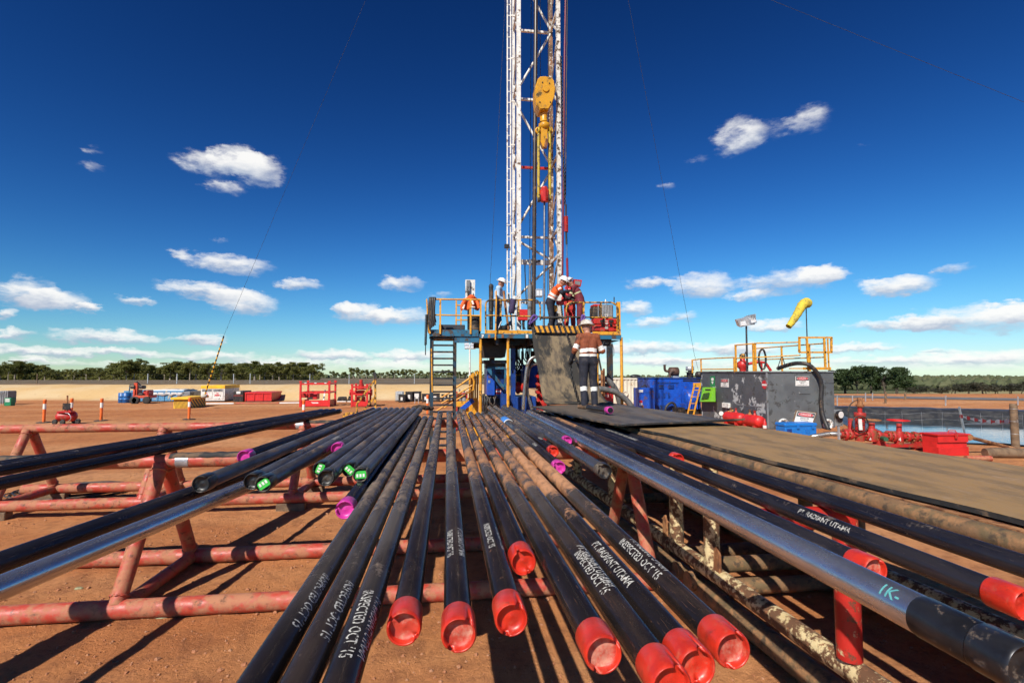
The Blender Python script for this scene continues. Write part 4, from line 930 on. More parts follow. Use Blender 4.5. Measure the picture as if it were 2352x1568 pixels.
c = P(1090,760,15.1); hb = P(1090,727,15.1).z-ZF; r = .19
MB().lathe((c.x,15.1,ZF), (0,0,1), [(0,r*.86),(.03,r*.92),(hb*.3,r*.97),(hb*.33,r*1.02),(hb*.36,r*.97),(hb*.66,r),(hb*.69,r*1.05),(hb*.72,r),(hb-.03,r*1.02),(hb,r*1.06),(hb+.02,r*1.06)], 22).b('drum', m_rub, br)
MB().lathe((c.x,15.1,ZF+hb+.02), (0,0,1), [(0,r*.98),(.012,r*.9)], 22).b('lid', m_blk, br)
gp = thing('monkey_board_lamp', 'white panel with a grey bolted bracket rising behind the orange jacket', 'panel', P(1080,757,15.7))
MB().bp(1069,642,1091,700,15.7,.06).b('panel', m_white, gp)
MB().bp(1071.5,643,1080,670,15.62,.075,.01).b('bracket', m_grey, gp)
ptube(MB(), [(1075.5,668),(1075.5,757)], .028, 15.62).b('stem', m_blk, gp)
ptube(MB(), [(1087,673),(1087,757)], .012, 15.66).b('rod', m_blk, gp)
# orange jacket draped over the barrel
jk = thing('jacket', 'orange high visibility jacket with reflective bands hung over the barrel', 'jacket', P(1080,714,14.92))
mb = MB(); nu, nv = 16, 12; vs = []
for j in range(nv+1):
    for i in range(nu+1):
        u, v = i/nu, j/nv; x = 1066+(1100-1066)*u; y = 684+26*v + 3*math.sin(u*9) - 5*math.sin(u*math.pi)*(1-v)
        q = P(x, y, 14.86+.10*math.cos(u*5.5+v)+.08*(v-.5)); vs.append(q)
W = nu+1; mb.add(vs, [(j*W+i, j*W+i+1, j*W+W+i+1, j*W+W+i) for j in range(nv) for i in range(nu)], True)
o = mb.b('body', M('hi_vis_orange', (.78,.13,.02), (.62,.09,.015), 12, .75), jk); sd = o.modifiers.new('s', 'SOLIDIFY'); sd.thickness = .03
m_hv = MATS['hi_vis_orange']
mb = MB(); ptube(mb, [(1070,688,14.80),(1064,696,14.74),(1061,706,14.74),(1063,711,14.76)], .055, n=9, sm=4); mb.b('sleeve', m_hv, jk)
mb = MB(); ptube(mb, [(1094,690,14.84),(1098,698,14.76),(1100,708,14.74)], .05, n=9, sm=4); mb.b('sleeve', m_hv, jk)
for a, b in (((1066,699),(1063,709)), ((1084,690),(1087,699))): mb = MB(); mb.bar(P(a[0],a[1],14.70), P(b[0],b[1],14.69), .05, .012, (0,1,0)); mb.b('reflective_band', m_refl, jk)
mb = MB(); mb.bp(1072,686,1078,690,14.75,.02); mb.bp(1083,703,1091,706,14.74,.02); mb.b('reflective_band', m_refl, jk)
# things around the mast foot
def rod(name, label, cat, pts, r, mat, n=8, sm=0): return solo(name, label, cat, ptube(MB(), pts, r, n=n, sm=sm), mat)
st = thing('standpipe', 'thick black pipe joint standing upright beside the man in the light blue shirt', 'pipe', P(1128,757,14.9))
for (a, b, r) in ((660,690,.066),(690,715,.075),(715,757,.058)): ptube(MB(), [(1128,a),(1128,b)], r, 14.9, 12).b('section', m_rub, st)
MB().lathe(P(1128,660,14.9), (0,0,1), [(-.01,.07),(.05,.072),(.10,.04),(.11,.01)], 12).b('cap', m_rub, st)
rod('brush_handle', 'yellow pole leaning on the greasy railing with a black head', 'pole', [(1138,780,14.40),(1140,690,14.38),(1139.5,668,14.42)], .022, m_yel)
rod('tong_arm', 'dark brown steel bar leaning behind the greasy railing', 'bar', [(1168,757,14.75),(1159,690,14.75),(1157,668,14.78)], .035, m_rust)
rod('lever', 'black lever standing on the rig floor by the white mast leg', 'lever', [(1176,757,15.0),(1170,690,15.0),(1168,675,15.0)], .02, m_blk)
cl = MB(); vs = []
for j in range(9):
    for i in range(5):
        u, v = i/4, j/8; q = P(1172+12*u-3*v, 685+34*v+2*u, 14.38+.04*math.sin(u*6+v*3)); vs.append(q)
cl.add(vs, [(j*5+i, j*5+i+1, j*5+i+6, j*5+i+5) for j in range(8) for i in range(4)], True)
o = solo('cloth', 'dark purple rag hanging over the greasy railing by the mast', 'cloth', cl, M('purple_cloth', (.045,.03,.085), (.03,.02,.06), 8, .9)); sd = o.modifiers.new('s', 'SOLIDIFY'); sd.thickness = .02
m_purp = M('purple_webbing', (.12,.06,.26), (.08,.04,.18), 8, .8)
for lb, pts in (('knotted purple webbing sling left of the ramp top', [(1216,745),(1221,730),(1228,724),(1233,730),(1226,736),(1219,742)]), ('knotted purple webbing sling right of the ramp top', [(1340,746),(1336,735),(1338,724),(1343,728),(1339,738),(1345,746)])):
    o = solo('webbing_sling', lb, 'sling', ptube(MB(), pts, .035, YF-.09, 7, 4), m_purp)
bx = thing('control_box', 'flat red control box on a stand behind the white mast leg', 'control box', P(1200,757,16.0))
MB().bp(1190,710,1212,735,16.0,.18,.01).b('case', m_bred, bx); ptube(MB(), [(1203,735),(1203,757)], .03, 16.08).b('stand', m_blk, bx)
for i, x in enumerate((1194,1200,1206)): ptube(MB(), [(x,735),(x+3-i*3,745),(x+1,757)], .012, 16.05, 6, 4).b('hose', m_hose, bx)
hd = thing('hydraulic_unit', 'low black hydraulic tool lying on the rig floor behind the greasy railing', 'machine', P(1156,757,14.9))
MB().bp(1150,747,1172,757.5,14.9,.3,.03).b('body', m_blk, hd); MB().prism([P(1158,747,14.95),P(1174,747,14.95),P(1174,735,14.95)], (0,.05,0)).b('guard', m_teal, hd)
ptube(MB(), [(1144,757),(1149,744),(1152,738)], .02, 14.85).b('handle', m_alum, hd)
fl = thing('floodlight', 'square white floodlight on the mast beside the drill pipe', 'lamp', P(1239,684,15.9))
hsg = MB().bp(1231,663,1246.5,682,15.9,.12,.02).b('housing', m_alum, fl)
for x in (1232.5, 1239.5): MB().bp(x,667,x+6,679,15.885,.012).b('lens', m_glass, hsg)
tb = thing('tool_box', 'large red plastic tool box with latches on the right of the rig floor', 'tool box', P(1390,761,14.75))
MB().bp(1366,745.5,1418,761,14.75,.6,.03).b('base', m_red, tb); tlid = MB().bp(1365,731,1419,745.2,14.74,.62,.03).b('lid', m_red, tb)
for x in (1384, 1404): MB().bp(x-2,742,x+2,749,14.70,.05).b('latch', m_blk, tlid); MB().bp(x-5,734,x+5,740,14.715,.03).b('handle_recess', m_blk, tlid); MB().bp(x-6,752,x+6,760,14.725,.03).b('panel', m_red, tb)
mb = MB(); a = P(1392.5,738,14.70); put_text(mb, 'DL1978', a, (0,0,-1), (1,0,0), .10); mb.b('lettering', m_ltext, tb)
gc = thing('battery_case', 'grey ribbed metal case standing on the red tool box', 'case', P(1393,731,14.9))
gcc = MB().bp(1381,699,1409,730.6,14.9,.4,.02).b('case', m_grey, gc)
for i in range(7): MB().bp(1383+i*3.6,701,1384.6+i*3.6,729,14.87,.035).b('rib', m_alum, gcc)
gk = thing('drum_reel', 'dark grey reel with a red top beside the ribbed case', 'reel', P(1370,731,14.95))
MB().bp(1362,704,1380,730.6,14.95,.4,.03).b('side', m_rub, gk); MB().bp(1364,698,1380,704,14.93,.42,.02).b('cover', m_red, gk); MB().bp(1373.5,700,1375,730,14.90,.04).b('frame_bar', m_alum, gk)
dh = thing('gauge_box', 'open red gauge box on a pole above the man in maroon', 'gauge box', P(1327,757,16.2))
MB().prism([P(1318,641,16.2),P(1337,643,16.2),P(1334,658,16.2),P(1316,653,16.2)], (0,.16,0)).b('case', m_red, dh); MB().prism([P(1321,645,16.19),P(1334,646,16.19),P(1332,655,16.19),P(1320,652,16.19)], (0,.008,0)).b('glass', m_grey, dh)
ptube(MB(), [(1327,656),(1327,757)], .03, 16.3).b('pole', m_blk, dh)
bot = solo('water_bottle', 'clear blue plastic water bottle on top of the ribbed case', 'bottle', MB().lathe(P(1391,698.6,15.0), (0,0,1), [(0,.032),(.10,.032),(.13,.014),(.16,.014)], 12), M('clear_plastic', (.35,.5,.65), (.4,.55,.7), 5, .15))
rod('spindle', 'thin steel rod with a clamp at the corner of the rig floor', 'rod', [(1410.5,700,14.7),(1410.5,682,14.7)], .016, m_blk)
solo('pipe_beam', 'black rubber covered bar closing the gap above the ramp', 'bar', ptube(MB(), [(1241.5,729.5),(1300,729)], .04, YF), m_rub)
rt = thing('rotary_table', 'yellow and red pipe slips in front of the men on the rig floor', 'machine', P(1275,757,15.2))
MB().lathe((P(1275,757,15.3).x,15.3,ZF), (0,0,1), [(0,.42),(.18,.42),(.2,.38),(.32,.24),(.40,.22)], 20).b('table', m_blk, rt)
MB().bp(1268,700,1281,716,15.0,.22,.03).b('slip', m_yel, rt); MB().bp(1279,690,1296,700,15.05,.16,.03).b('slip_handle', m_red, rt); MB().bp(1270,716,1283,735,15.05,.2,.05).b('bowl', m_blk, rt)
MB().tube(P(1275,735,15.15), P(1275,757,15.15), .09, n=14).b('stem', m_steel, rt)

# ------------------------------------------------------------------ mast
YM, YB = 16.2, 17.5
mast = thing('mast', 'tall white lattice drilling mast with rust streaks above the rig floor', 'mast', (P(1240,757,YM).x, 16.8, ZF))
ZTOP = 27.0
xFL, xFR = P(1191.5,690,YM).x, P(1285,690,YM).x; xBL, xBR = xFL, xFR
for (x, Y, w, mt) in ((xFL,YM,.13,m_white),(xFR,YM,.13,m_wflk),(xBL,YB,.09,m_white),(xBR,YB,.15,m_wrst)):
    MB().box((x-w/2,Y-w/2,ZF), (x+w/2,Y+w/2,ZTOP)).b('leg', mt, mast)
zz = [P(1200,y,YM).z for y in (682,582,520,348,180,11)]; step = zz[-1]-zz[-2]
while zz[-1] < ZTOP-1.5: zz.append(zz[-1]+step)
for i, z in enumerate(zz):
    w = .17 if i == 1 else .075; mt = m_wflk if i in (1,2) else (m_red if i == 3 else m_white)
    MB().box((xFL+.08,YB-.04,z-w/2), (xFR-.08,YB+.04,z+w/2)).b('girt', mt, mast)
    for x in (xFL, xFR): MB().box((x-.04,YM+.08,z-.04), (x+.04,YB-.08,z+.04)).b('side_girt', m_white, mast)
for i in range(len(zz)-1):
    a, b = (xFL, xFR) if i % 2 == 0 else (xFR, xFL)
    MB().tube((a,YB-.06,zz[i]+.08), (b,YB-.06,zz[i+1]-.08), .042, n=8).b('diagonal', m_wflk if i < 3 else m_white, mast)
zs = [ZF+.3+1.25*i for i in range(int((ZTOP-ZF)/1.25))]
for i in range(len(zs)-1):
    for x in (xFL, xFR):
        a, b = (YM, YB) if i % 2 == 0 else (YB, YM); MB().bar((x,a,zs[i]), (x,b,zs[i+1]), .05).b('lacing', m_white if x == xFL else m_wflk, mast)
MB().box((xFL-.4,YM-.4,ZTOP), (xFR+.4,YB+.4,ZTOP+.5)).b('crown', m_white, mast)
# ladder up the mast
ld = thing('mast_ladder', 'narrow white ladder running up the outside of the mast', 'ladder', P(1165,757,16.6))
la, lb_ = P(1165,680,16.6).x, P(1172.5,680,16.6).x
for x in (la, lb_): MB().box((x-.022,16.58,ZF), (x+.022,16.62,ZTOP-1)).b('stile', m_white, ld)
for k in range(60):
    z = ZF+.35+.38*k
    MB().box((la,16.59,z-.012), (lb_,16.61,z+.012)).b('rung', m_white, ld)
for k in range(15): z = ZF+.5+1.5*k; MB().box((lb_,16.585,z-.025), (xFL-.07,16.615,z+.025)).b('bracket', m_white, ld)
solo('junction_box', 'small black junction box clamped on the mast ladder', 'box', MB().bp(1159,560,1170,569,16.5,.12,.01), m_blk)
# block, hook and links
YT = 15.85
tbk = thing('travelling_block', 'yellow travelling block stained with grease hanging in the mast', 'pulley block', P(1250,254,YT))
fr = [(1236,180),(1242,174.5),(1254,174),(1267,176.5),(1273,184),(1276,202),(1274,222),(1268,239),(1260,252),(1240,252),(1233,240),(1230,222),(1230,198)]
pts = [P(x,y,YT) for x, y in fr]; cxx = sum(p.x for p in pts)/len(pts); czz = sum(p.z for p in pts)/len(pts)
mb = MB(); n = len(pts); rings = []
for Y, k in ((YT+.0,.93),(YT+.04,1.0),(YT+.5,1.0),(YT+.54,.93)): rings.append([(cxx+(p.x-cxx)*k, Y, czz+(p.z-czz)*k) for p in pts])
vs = sum(rings, []); fs = [tuple(range(n)), tuple(range(4*n-1,3*n-1,-1))]
for j in range(3): fs += [(j*n+i, j*n+n+i, j*n+n+(i+1)%n, j*n+(i+1)%n) for i in range(n)]
mb.add(vs, fs); m_blkyel = M('greasy_block_yellow', (.62,.30,.012), (.54,.26,.012), 3, .38, dust=(.09,.06,.02), damt=.24, dsc=3)
mb.b('side_plates', m_blkyel, tbk)
c = P(1250,215,YT+.27); MB().lathe((c.x,YT-.04,c.z), (0,1,0), [(0,.10),(.05,.12),(.54,.12),(.62,.10)], 18).b('sheave_pin', m_blkyel, tbk)
for (x,y) in ((1246,190),(1262,192),(1240,235),(1264,235)): q = P(x,y,YT); MB().tube((q.x,YT-.02,q.z), (q.x,YT+.03,q.z), .022, n=8).b('bolt', m_blk, tbk)
a = P(1249,252,YT+.25); b = P(1249,282,YT+.25); MB().lathe(a, (0,0,-1), [(-.05,.16),(0,.16),(.06,.13),(a.z-b.z-.04,.125),(a.z-b.z,.15)], 18).b('shank', m_blkyel, tbk)
hk = thing('hook', 'yellow lifting hook hanging under the travelling block', 'hook', P(1250,335,YT+.25))
c = P(1250,283,YT+.25); d = P(1250,338,YT+.25)
MB().lathe(c, (0,0,-1), [(0,.13),(.05,.19),(.16,.19),(.22,.12)], 18).b('swivel', m_blkyel, hk)
MB().prism([P(1243,290,YT+.15),P(1257,290,YT+.15),P(1258,322,YT+.15),P(1255,336,YT+.15),P(1247,337,YT+.15),P(1242,325,YT+.15)], (0,.2,0)).b('hook_body', m_blkyel, hk)
for s in (-1, 1): 
    q = P(1250+s*13,300,YT+.25); MB().path(arc(q, (1,0,0), (0,0,1), .09, 0, 2*math.pi, 14)[:-1], .035, 7, True).b('eye', m_blkyel, hk)
MB().prism([P(1254,318,YT+.05),P(1260,320,YT+.05),P(1256,340,YT+.05),P(1250,338,YT+.05)], (0,.1,0)).b('latch', m_rust, hk)
m_link = M('link_yellow', (.50,.36,.02), (.36,.26,.02), 5, .4, dust=(.08,.06,.03), damt=.35, dsc=6)
for s, xx in ((-1,1237),(1,1263)):
    t = thing('elevator_link', 'long yellow steel link between hook and elevator, on its %s side' % ('ladder' if s < 0 else 'chain'), 'link', P(xx,460,YT+.2))
    ptube(MB(), [(xx+s*-1,303),(xx,325),(xx,440),(xx+s*-1,457)], .048, YT+.2, 10, 4).b('shaft', m_link, t)
    for y in (300, 455): q = P(xx,y,YT+.2); MB().path(arc(q, (0,1,0), (0,0,1), .085, 0, 2*math.pi, 12)[:-1], .03, 7, True).b('eye', m_link, t)
elv = thing('elevator', 'red pipe elevator clamped on the hanging drill pipe', 'elevator', P(1250,462,YT+.2))
c = P(1250.5,462,YT+.2); MB().lathe(c, (0,0,1), [(-.02,.12),(0,.15),(.36,.15),(.38,.11),(.46,.10)], 16).b('body', m_red, elv)
for s in (-1, 1): MB().bp(1250.5+s*11-3,446,1250.5+s*11+3,461,YT+.1,.2,.02).b('ear', m_blk, elv)
MB().bp(1247,430,1254,462,YT+.02,.06,.01).b('door', m_red, elv)
rod('drill_string', 'thin dark drill pipe hanging from the red elevator down to the floor', 'pipe', [(1250.5,462,YT+.2),(1250,685,15.7),(1249,757,15.5)], .034, mp_gun, 10)
rod('kelly', 'long dark brown pipe stood back inside the mast', 'pipe', [(1233,-320,16.75),(1231,0,16.75),(1226,690,16.5),(1226,757,16.45)], .068, M('greasy_brown_pipe', (.035,.025,.02), (.06,.042,.03), 4, .35, dust=(.2,.12,.07), damt=.2), 12)
hy = thing('hydraulic_cylinder', 'grey hydraulic ram standing under the thick mast girt', 'hydraulic ram', P(1217,757,16.5))
ptube(MB(), [(1218,595),(1217,655)], .045, 16.5, 10).b('rod', m_steel, hy); ptube(MB(), [(1217,655),(1216,757)], .075, 16.5, 12).b('barrel', m_grey, hy)
ptube(MB(), [(1213,600),(1206,606),(1207,650),(1209,700)], .018, 16.4, 6, 4).b('hose', m_hose, hy)
# red line, chain and tong counterweight on the right of the mast
rod('red_hose', 'maroon hose running down the outside of the right mast leg', 'hose', [(1300,-200,16.0),(1299,0,16.0),(1297,120,16.0),(1294,400,16.0),(1292,640,16.0)], .032, M('maroon_rubber', (.16,.012,.03), (.11,.01,.02), 3, .45), 8)
rod('black_hose', 'black hose beside the maroon hose on the mast', 'hose', [(1302,-100,16.05),(1303,0,16.05),(1301,200,16.05),(1299,450,16.05)], .02, m_hose)
def chain(name, label, pts, link=.055, wire=.009, mat=None):
    P_ = [Vector(p) for p in pts]; tot = sum((b-a).length for a, b in zip(P_, P_[1:])); n = int(tot/(link*.72)); mb = MB(); acc = 0; seg = 0
    for k in range(n):
        s = tot*(k+.5)/n; acc2 = 0
        for a, b in zip(P_, P_[1:]):
            L = (b-a).length
            if acc2+L >= s: c = a.lerp(b, (s-acc2)/L); d = (b-a).normalized(); break
            acc2 += L
        u = d.orthogonal().normalized(); v = d.cross(u); w = u if k % 2 else v
        mb.path([c+d*link*.5*math.cos(t)+w*link*.3*math.sin(t) for t in [i*math.pi/4 for i in range(8)]], wire, 5, True)
    return solo(name, label, 'chain', mb, mat or m_blk)
chain('hoist_chain', 'rusty chain hanging along the flaking right mast leg', [P(1288,130,16.05), P(1293,330,16.0), P(1298,470,15.9)], .09, .014)
cs = thing('spring_balance', 'red spring and ram hanging on a chain behind the man in orange', 'hoist', P(1302,660,15.7))
q0, q1 = P(1300,497,15.8), P(1300.5,533,15.8)
MB().path([q0+(q1-q0)*(i/160)+Vector((.055*math.cos(i*.6), .055*math.sin(i*.6), 0)) for i in range(161)], .016, 6).b('spring', m_red, cs)
ptube(MB(), [(1300,470),(1300,497)], .03, 15.8).b('shackle', m_blk, cs); ptube(MB(), [(1300.5,533),(1301.5,561)], .032, 15.8).b('links', m_blk, cs)
ptube(MB(), [(1302,561),(1302.5,593)], .016, 15.8).b('rod', m_steel, cs); ptube(MB(), [(1302.5,593),(1304,648)], .038, 15.8).b('ram', M('maroon_paint', (.25,.014,.03), (.2,.012,.025), 4, .4), cs)
ptube(MB(), [(1304,648),(1299,668),(1296,690)], .016, 15.7).b('strop', MATS['maroon_paint'], cs)
# guy wires and lines
def wire(label, pts, r=.012, mat=None): return solo('guy_wire', label, 'cable', MB().path(pts, r, 5), mat or m_cable)
top = Vector((xFL, YM, ZTOP+.2)); topr = Vector((xFR, YM, ZTOP+.2))
anchor = atd(470,912,34.5)
def on_line(a, b, x):   # the point of segment ab that shows at photo column x
    best = None
    for i in range(2001):
        p = a.lerp(b, i/2000); v = p-ORIGIN; d = v.dot(FWD)
        if d > .2:
            px = 1176+1176*v.dot(RGT)/d
            if best is None or abs(px-x) < best[0]: best = (abs(px-x), p)
    return best[1]
def guy(x0, y0, D0, x1, y1, D1, k=2.2):
    a, b = atd(x0,y0,D0), atd(x1,y1,D1); return a+(a-b)*k, b
gw = atd(510,780,33.2); a = atd(840,0,27.0); e = gw+(a-gw)*1.9
wire('thin steel guy wire from the mast to the yellow striped anchor block', [e, gw], .008)
d0 = atd(1160,0,22); wire('guy wire running close along the ladder side of the mast', [d0+(d0-atd(1122,690,23))*.8, atd(1120,757,23), atd(1119,853,23.2)], .008)
d0 = atd(1443,0,26); d1 = atd(1595,815,30); wire('guy wire running down to the tank with yellow railings', [d0+(d0-d1)*.6, d1, atd(1604,850,30.3)], .009)
d0 = atd(1770,0,14); d1 = atd(2352,235,13); wire('guy wire crossing the open sky above the pond', [d0+(d0-d1)*.6, d1+(d1-d0)*1.2], .005)
for x0, x1, lb in ((1222,1216,'left'), (1240,1241,'middle'), (1262,1258,'right')):
    wire('drilling line inside the mast, the %s one of three' % {'left':'one nearest the ladder','middle':'one behind the yellow block','right':'one nearest the flaking leg'}[lb], [P(x0,-300,16.9), P(x1,175 if lb == 'middle' else 690,16.9)], .012)
# striped guard on the guy wire and its anchor block
gg = thing('wire_guard', 'yellow and black striped guard tube on the guy wire above the block', 'guard', anchor)
b0, b1 = atd(514,772,33.25), atd(471,905,34.45)
for i in range(26):
    p, q = b0.lerp(b1, i/26), b0.lerp(b1, (i+1)/26); MB().tube(p, q, .045, n=8).b('band', m_yblk if i % 2 else m_blk, gg)

# ------------------------------------------------------------------ under the rig floor
wl = thing('access_ladder', 'steep dark steel ladder from the left wing down to the ground', 'ladder', (P(1018,937,YF).x, YF, 0))
for x in (992, 1044.7):
    p = P(x,775,YF+.1); MB().box((p.x-.05,YF+.05,0), (p.x+.05,YF+.17,ZF-.05)).b('stile', m_dteal, wl)
za = P(1018,793,YF+.1).z; zb = P(1018,929.7,YF+.1).z; dz = (za-zb)/9
for k in range(18):
    z = za-dz*k
    if z < .1: break
    MB().box((P(992,775,YF+.1).x+.05,YF-.02,z-.022), (P(1044.7,775,YF+.1).x-.05,YF+.16,z+.022)).b('tread', m_blk, wl)
ptube(MB(), [(991,800),(993,900)], .02, YF-.04).b('grab_rail', m_yel, wl)
sub = thing('pump_unit', 'blue engine and pump unit packed under the rig floor', 'machine', (P(1160,930,15.6).x, 16, 0))
m_oily = M('oily_brown_steel', (.035,.026,.02), (.06,.04,.028), 4, .55)
MB().prism([P(1108,787,15.3),P(1166,787,15.3),P(1160,820,15.3),P(1113,820,15.3)], (0,1.2,0)).b('hopper', m_oily, sub)
MB().bp(1112,827,1164,834,15.1,.9).b('shelf', m_dteal, sub); MB().bp(1116,834,1162,845,15.25,.7).b('shelf_box', m_oily, sub)
MB().bp(1118.6,845,1137,908,15.35,1.2,.02).b('cabinet', m_bblue, sub); MB().bp(1137.3,846,1163,914,15.45,1.1).b('panel', m_blue, sub)
MB().bp(1113,914,1230,990,15.6,1.6).b('engine_block', m_blk, sub); MB().bp(1184,911,1232,985,15.2,1.4,.02).b('skid_box', m_blue, sub); MB().bp(1151,905,1166,985,15.0,.3).b('pedestal', m_blue, sub)
MB().bp(1174,800,1184,1000,15.3,.2).b('column', m_blue, sub); MB().bp(1202,837,1237,891,16.0,1.2,.03).b('tank', m_bblue, sub); MB().bp(1186,850,1202,885,16.6,.6).b('engine', m_oily, sub)
MB().bar(P(1120,846,15.2), P(1159,893,15.2), .10, .06, (0,1,0)).b('brace', m_teal, sub); MB().bar(P(1120,845,15.2), P(1162,845,15.2), .07, .06, (0,1,0)).b('brace', m_teal, sub); MB().bar(P(1161,846,15.2), P(1159,893,15.2), .06, .06, (0,1,0)).b('brace', m_teal, sub)
MB().bp(1121,873,1126,879,15.33,.03).b('latch', m_alum, sub)
c = P(1198,890,15.8); MB().lathe((c.x,15.75,c.z), (.85,-.5,0), [(-.16,.17),(-.14,.20),(-.11,.20),(-.1,.15),(.1,.15),(.11,.2),(.14,.2),(.16,.17)], 20).b('drum', m_red, sub)
for k in range(4): MB().bp(1186+k*12,806,1190+k*12,842,16.8,.1).b('pipe_upright', m_dteal, sub)
rr = random.Random(6)
for k in range(13):
    x = 1184+rr.random()*44; ptube(MB(), [(x,796,16.2),(x+rr.uniform(-3,3),822,15.9),(x+rr.uniform(-16,16),838,16.0),(x+rr.uniform(-20,20),858,16.4)], .02, n=6, sm=3).b('hose', m_hose, sub)
for k in range(8):
    x = 1108+rr.random()*34; ptube(MB(), [(x,905,15.5),(x+rr.uniform(-8,8),922,15.35),(x+rr.uniform(-6,10),940,15.4),(x+rr.uniform(-6,10),960,15.4)], .03, n=6, sm=3).b('hose', m_hose, sub)
MB().bp(1186,858,1204,862,16.5,.08).b('handrail', m_yel, sub)
sg = thing('warning_sticker', 'round red warning sign with a white band on the blue panel', 'sign', P(1144.7,898.5,15.4))
q = P(1144.7,898.5,15.44); MB().lathe((q.x,15.44,q.z), (0,-1,0), [(0,.085),(.006,.085)], 24).b('disc', m_signr, sg); MB().box((q.x-.078,15.43,q.z-.02), (q.x+.078,15.4335,q.z+.025)).b('band', m_sign, sg)
for lb, pts in (('outer bright braided steel hose arching up behind the ramp', [(1202,940),(1204,905),(1209,852),(1215,830),(1224,821),(1236,819)]), ('inner bright braided steel hose arching up behind the ramp', [(1224,945),(1211,900),(1213,860),(1218,842),(1227,836),(1239,835)])):
    a = ptube(MB(), pts, .052, 14.95 if 'outer' in lb else 15.08, 10, 5); solo('steel_hose', lb, 'hose', a, m_shose)
bop = thing('blowout_preventer', 'tall red blowout preventer stack with bolted flanges beside the ramp', 'valve stack', (P(1243,930,15.4).x, 15.6, 0))
for k, (y0, y1, w) in enumerate(((805,850,8),(856,874,13),(877,893,14),(896,912,13),(915,932,15),(935,1010,13))):
    a, b = P(1246,y1,15.6), P(1246,y0,15.6); r = w*15.6/1176
    MB().lathe((a.x,15.6,a.z), (0,0,1), [(0,r),(.02,r*1.06),(b.z-a.z-.04,r*1.06),(b.z-a.z-.02,r),(b.z-a.z+.06,r*.7)], 14, False).b('preventer_body', m_red, bop)
for k in range(5):
    q = P(1234,864+k*18,15.35); MB().tube((q.x,15.2,q.z), (q.x,15.5,q.z), .05, n=10).b('bonnet', m_red, bop)
# yellow stair rails behind the ladder
YS = 19.0
stt = thing('stair', 'yellow stair rails and panels leading up behind the access ladder', 'stair', P(1070,920,YS))
ptube(MB(), [(1010,916),(1078,869),(1082,866),(1086,868),(1089,876),(1085,916)], .035, YS).b('hand_rail', m_yel, stt)
ptube(MB(), [(1014,926),(1086,884)], .03, YS).b('mid_rail', m_yel, stt); ptube(MB(), [(1020,936),(1086,894)], .03, YS+.1).b('mid_rail', m_yel, stt); ptube(MB(), [(1000,945),(1060,905)], .03, YS+.1).b('mid_rail', m_yel, stt)
for i, x in enumerate((1077,1081,1085,1090,1095)): MB().bp(x,862-i*3,x+3.4,914,YS+.2+i*.15,.05).b('panel', m_yel, stt)
MB().bp(1046,922,1070,934,YS,.5,.02).b('step_box', m_yel, stt); MB().bar(P(1060,940,YS-.3), P(1087,918,YS-.3), .16, .10, (0,1,0)).b('blue_channel', m_bblue, stt)
MB().bp(1070,914,1098,1000,YS+.2,.1).b('stringer', m_yel, stt)
gr = thing('cylinder_rack', 'red rack with two grey gas cylinders behind the access ladder', 'rack', P(1060,924,YS+1))
for x in (1048,1071): MB().bp(x,899,x+2.5,990,YS+1,.06).b('upright', m_red, gr)
for y in (902,921): MB().bp(1048,y,1073,y+3,YS+.98,.03).b('bar', m_red, gr)
for x in (1055,1066): q = P(x,988,YS+1.2); h = P(x,900,YS+1.2).z-q.z; MB().lathe(q, (0,0,1), [(0,.10),(h-.12,.10),(h-.04,.06),(h,.03),(h+.12,.03)], 14).b('gas_cylinder', m_grey, gr)
lt = thing('light_tower', 'tall white light tower with four lamp heads far behind the rig', 'light tower', atd(1079,905,40))
a, b = atd(1079,905,40), atd(1079,792,40); a.z = 0; MB().tube(a, b, .09, .06, n=8).b('pole', m_white, lt)
for (x,y) in ((1072,790),(1086,790),(1072.5,797),(1087,797)): q = atd(x,y,40); MB().obox(q, (.18,0,0), (0,.1,-.03), (0,.03,.12)).b('lamp_head', m_alum, lt)
MB().bar(atd(1070,793,40), atd(1089,793,40), .05).b('cross_bar', m_blk, lt)
for x in (1399, 1404): pass
rod('rope_loop', 'thin black rope loop hanging under the right end of the rig floor', 'rope', [(1405,781),(1400,800),(1398,812),(1403,822),(1410,815),(1410,803),(1405,781),(1404,800),(1403,840),(1402,865)], .009, m_blk, 5)
rod('rope', 'slack black cable running from the rig floor to the ground behind the man', 'cable', [(1388,783),(1376,815),(1370,850),(1368,880)], .012, m_blk, 5)
rod('diagonal_brace', 'dark diagonal strut under the right rig floor', 'strut', [(1371,800,14.9),(1384,866,14.9),(1385,990,14.9)], .03, m_dteal)
for lb, pts, Y in (('upper grey suction hose curving down behind the yellow corner post', [(1370,868),(1383,868),(1397,874),(1410,888),(1418,905),(1424,930),(1426,960)], 14.9), ('lower grey suction hose curving to the ground by the blue power pack', [(1372,892),(1395,895),(1417,902),(1436,916),(1448,930),(1456,945),(1458,960)], 14.3)):
    solo('suction_hose', lb, 'hose', ptube(MB(), pts, .085, Y, 10, 5), M('grey_hose', (.10,.10,.095), (.16,.155,.15), 8, .45))
vp = thing('valve_post', 'rusty orange valve stem standing beside the suction hoses', 'valve', P(1384,925,14.6))
ptube(MB(), [(1383,850),(1383,990)], .045, 14.6).b('stem', m_rust, vp); ptube(MB(), [(1387,846),(1388,990)], .03, 14.65).b('rod', m_rust, vp)
rb = thing('red_cabinet', 'small red equipment cabinet with white lettering behind the man on the catwalk', 'cabinet', P(1395,925,15.6))
MB().bp(1375,888,1410,985,15.6,.7,.02).b('case', m_bred, rb); MB().bp(1376,880,1408,888,15.7,.5).b('top_fittings', m_blk, rb)
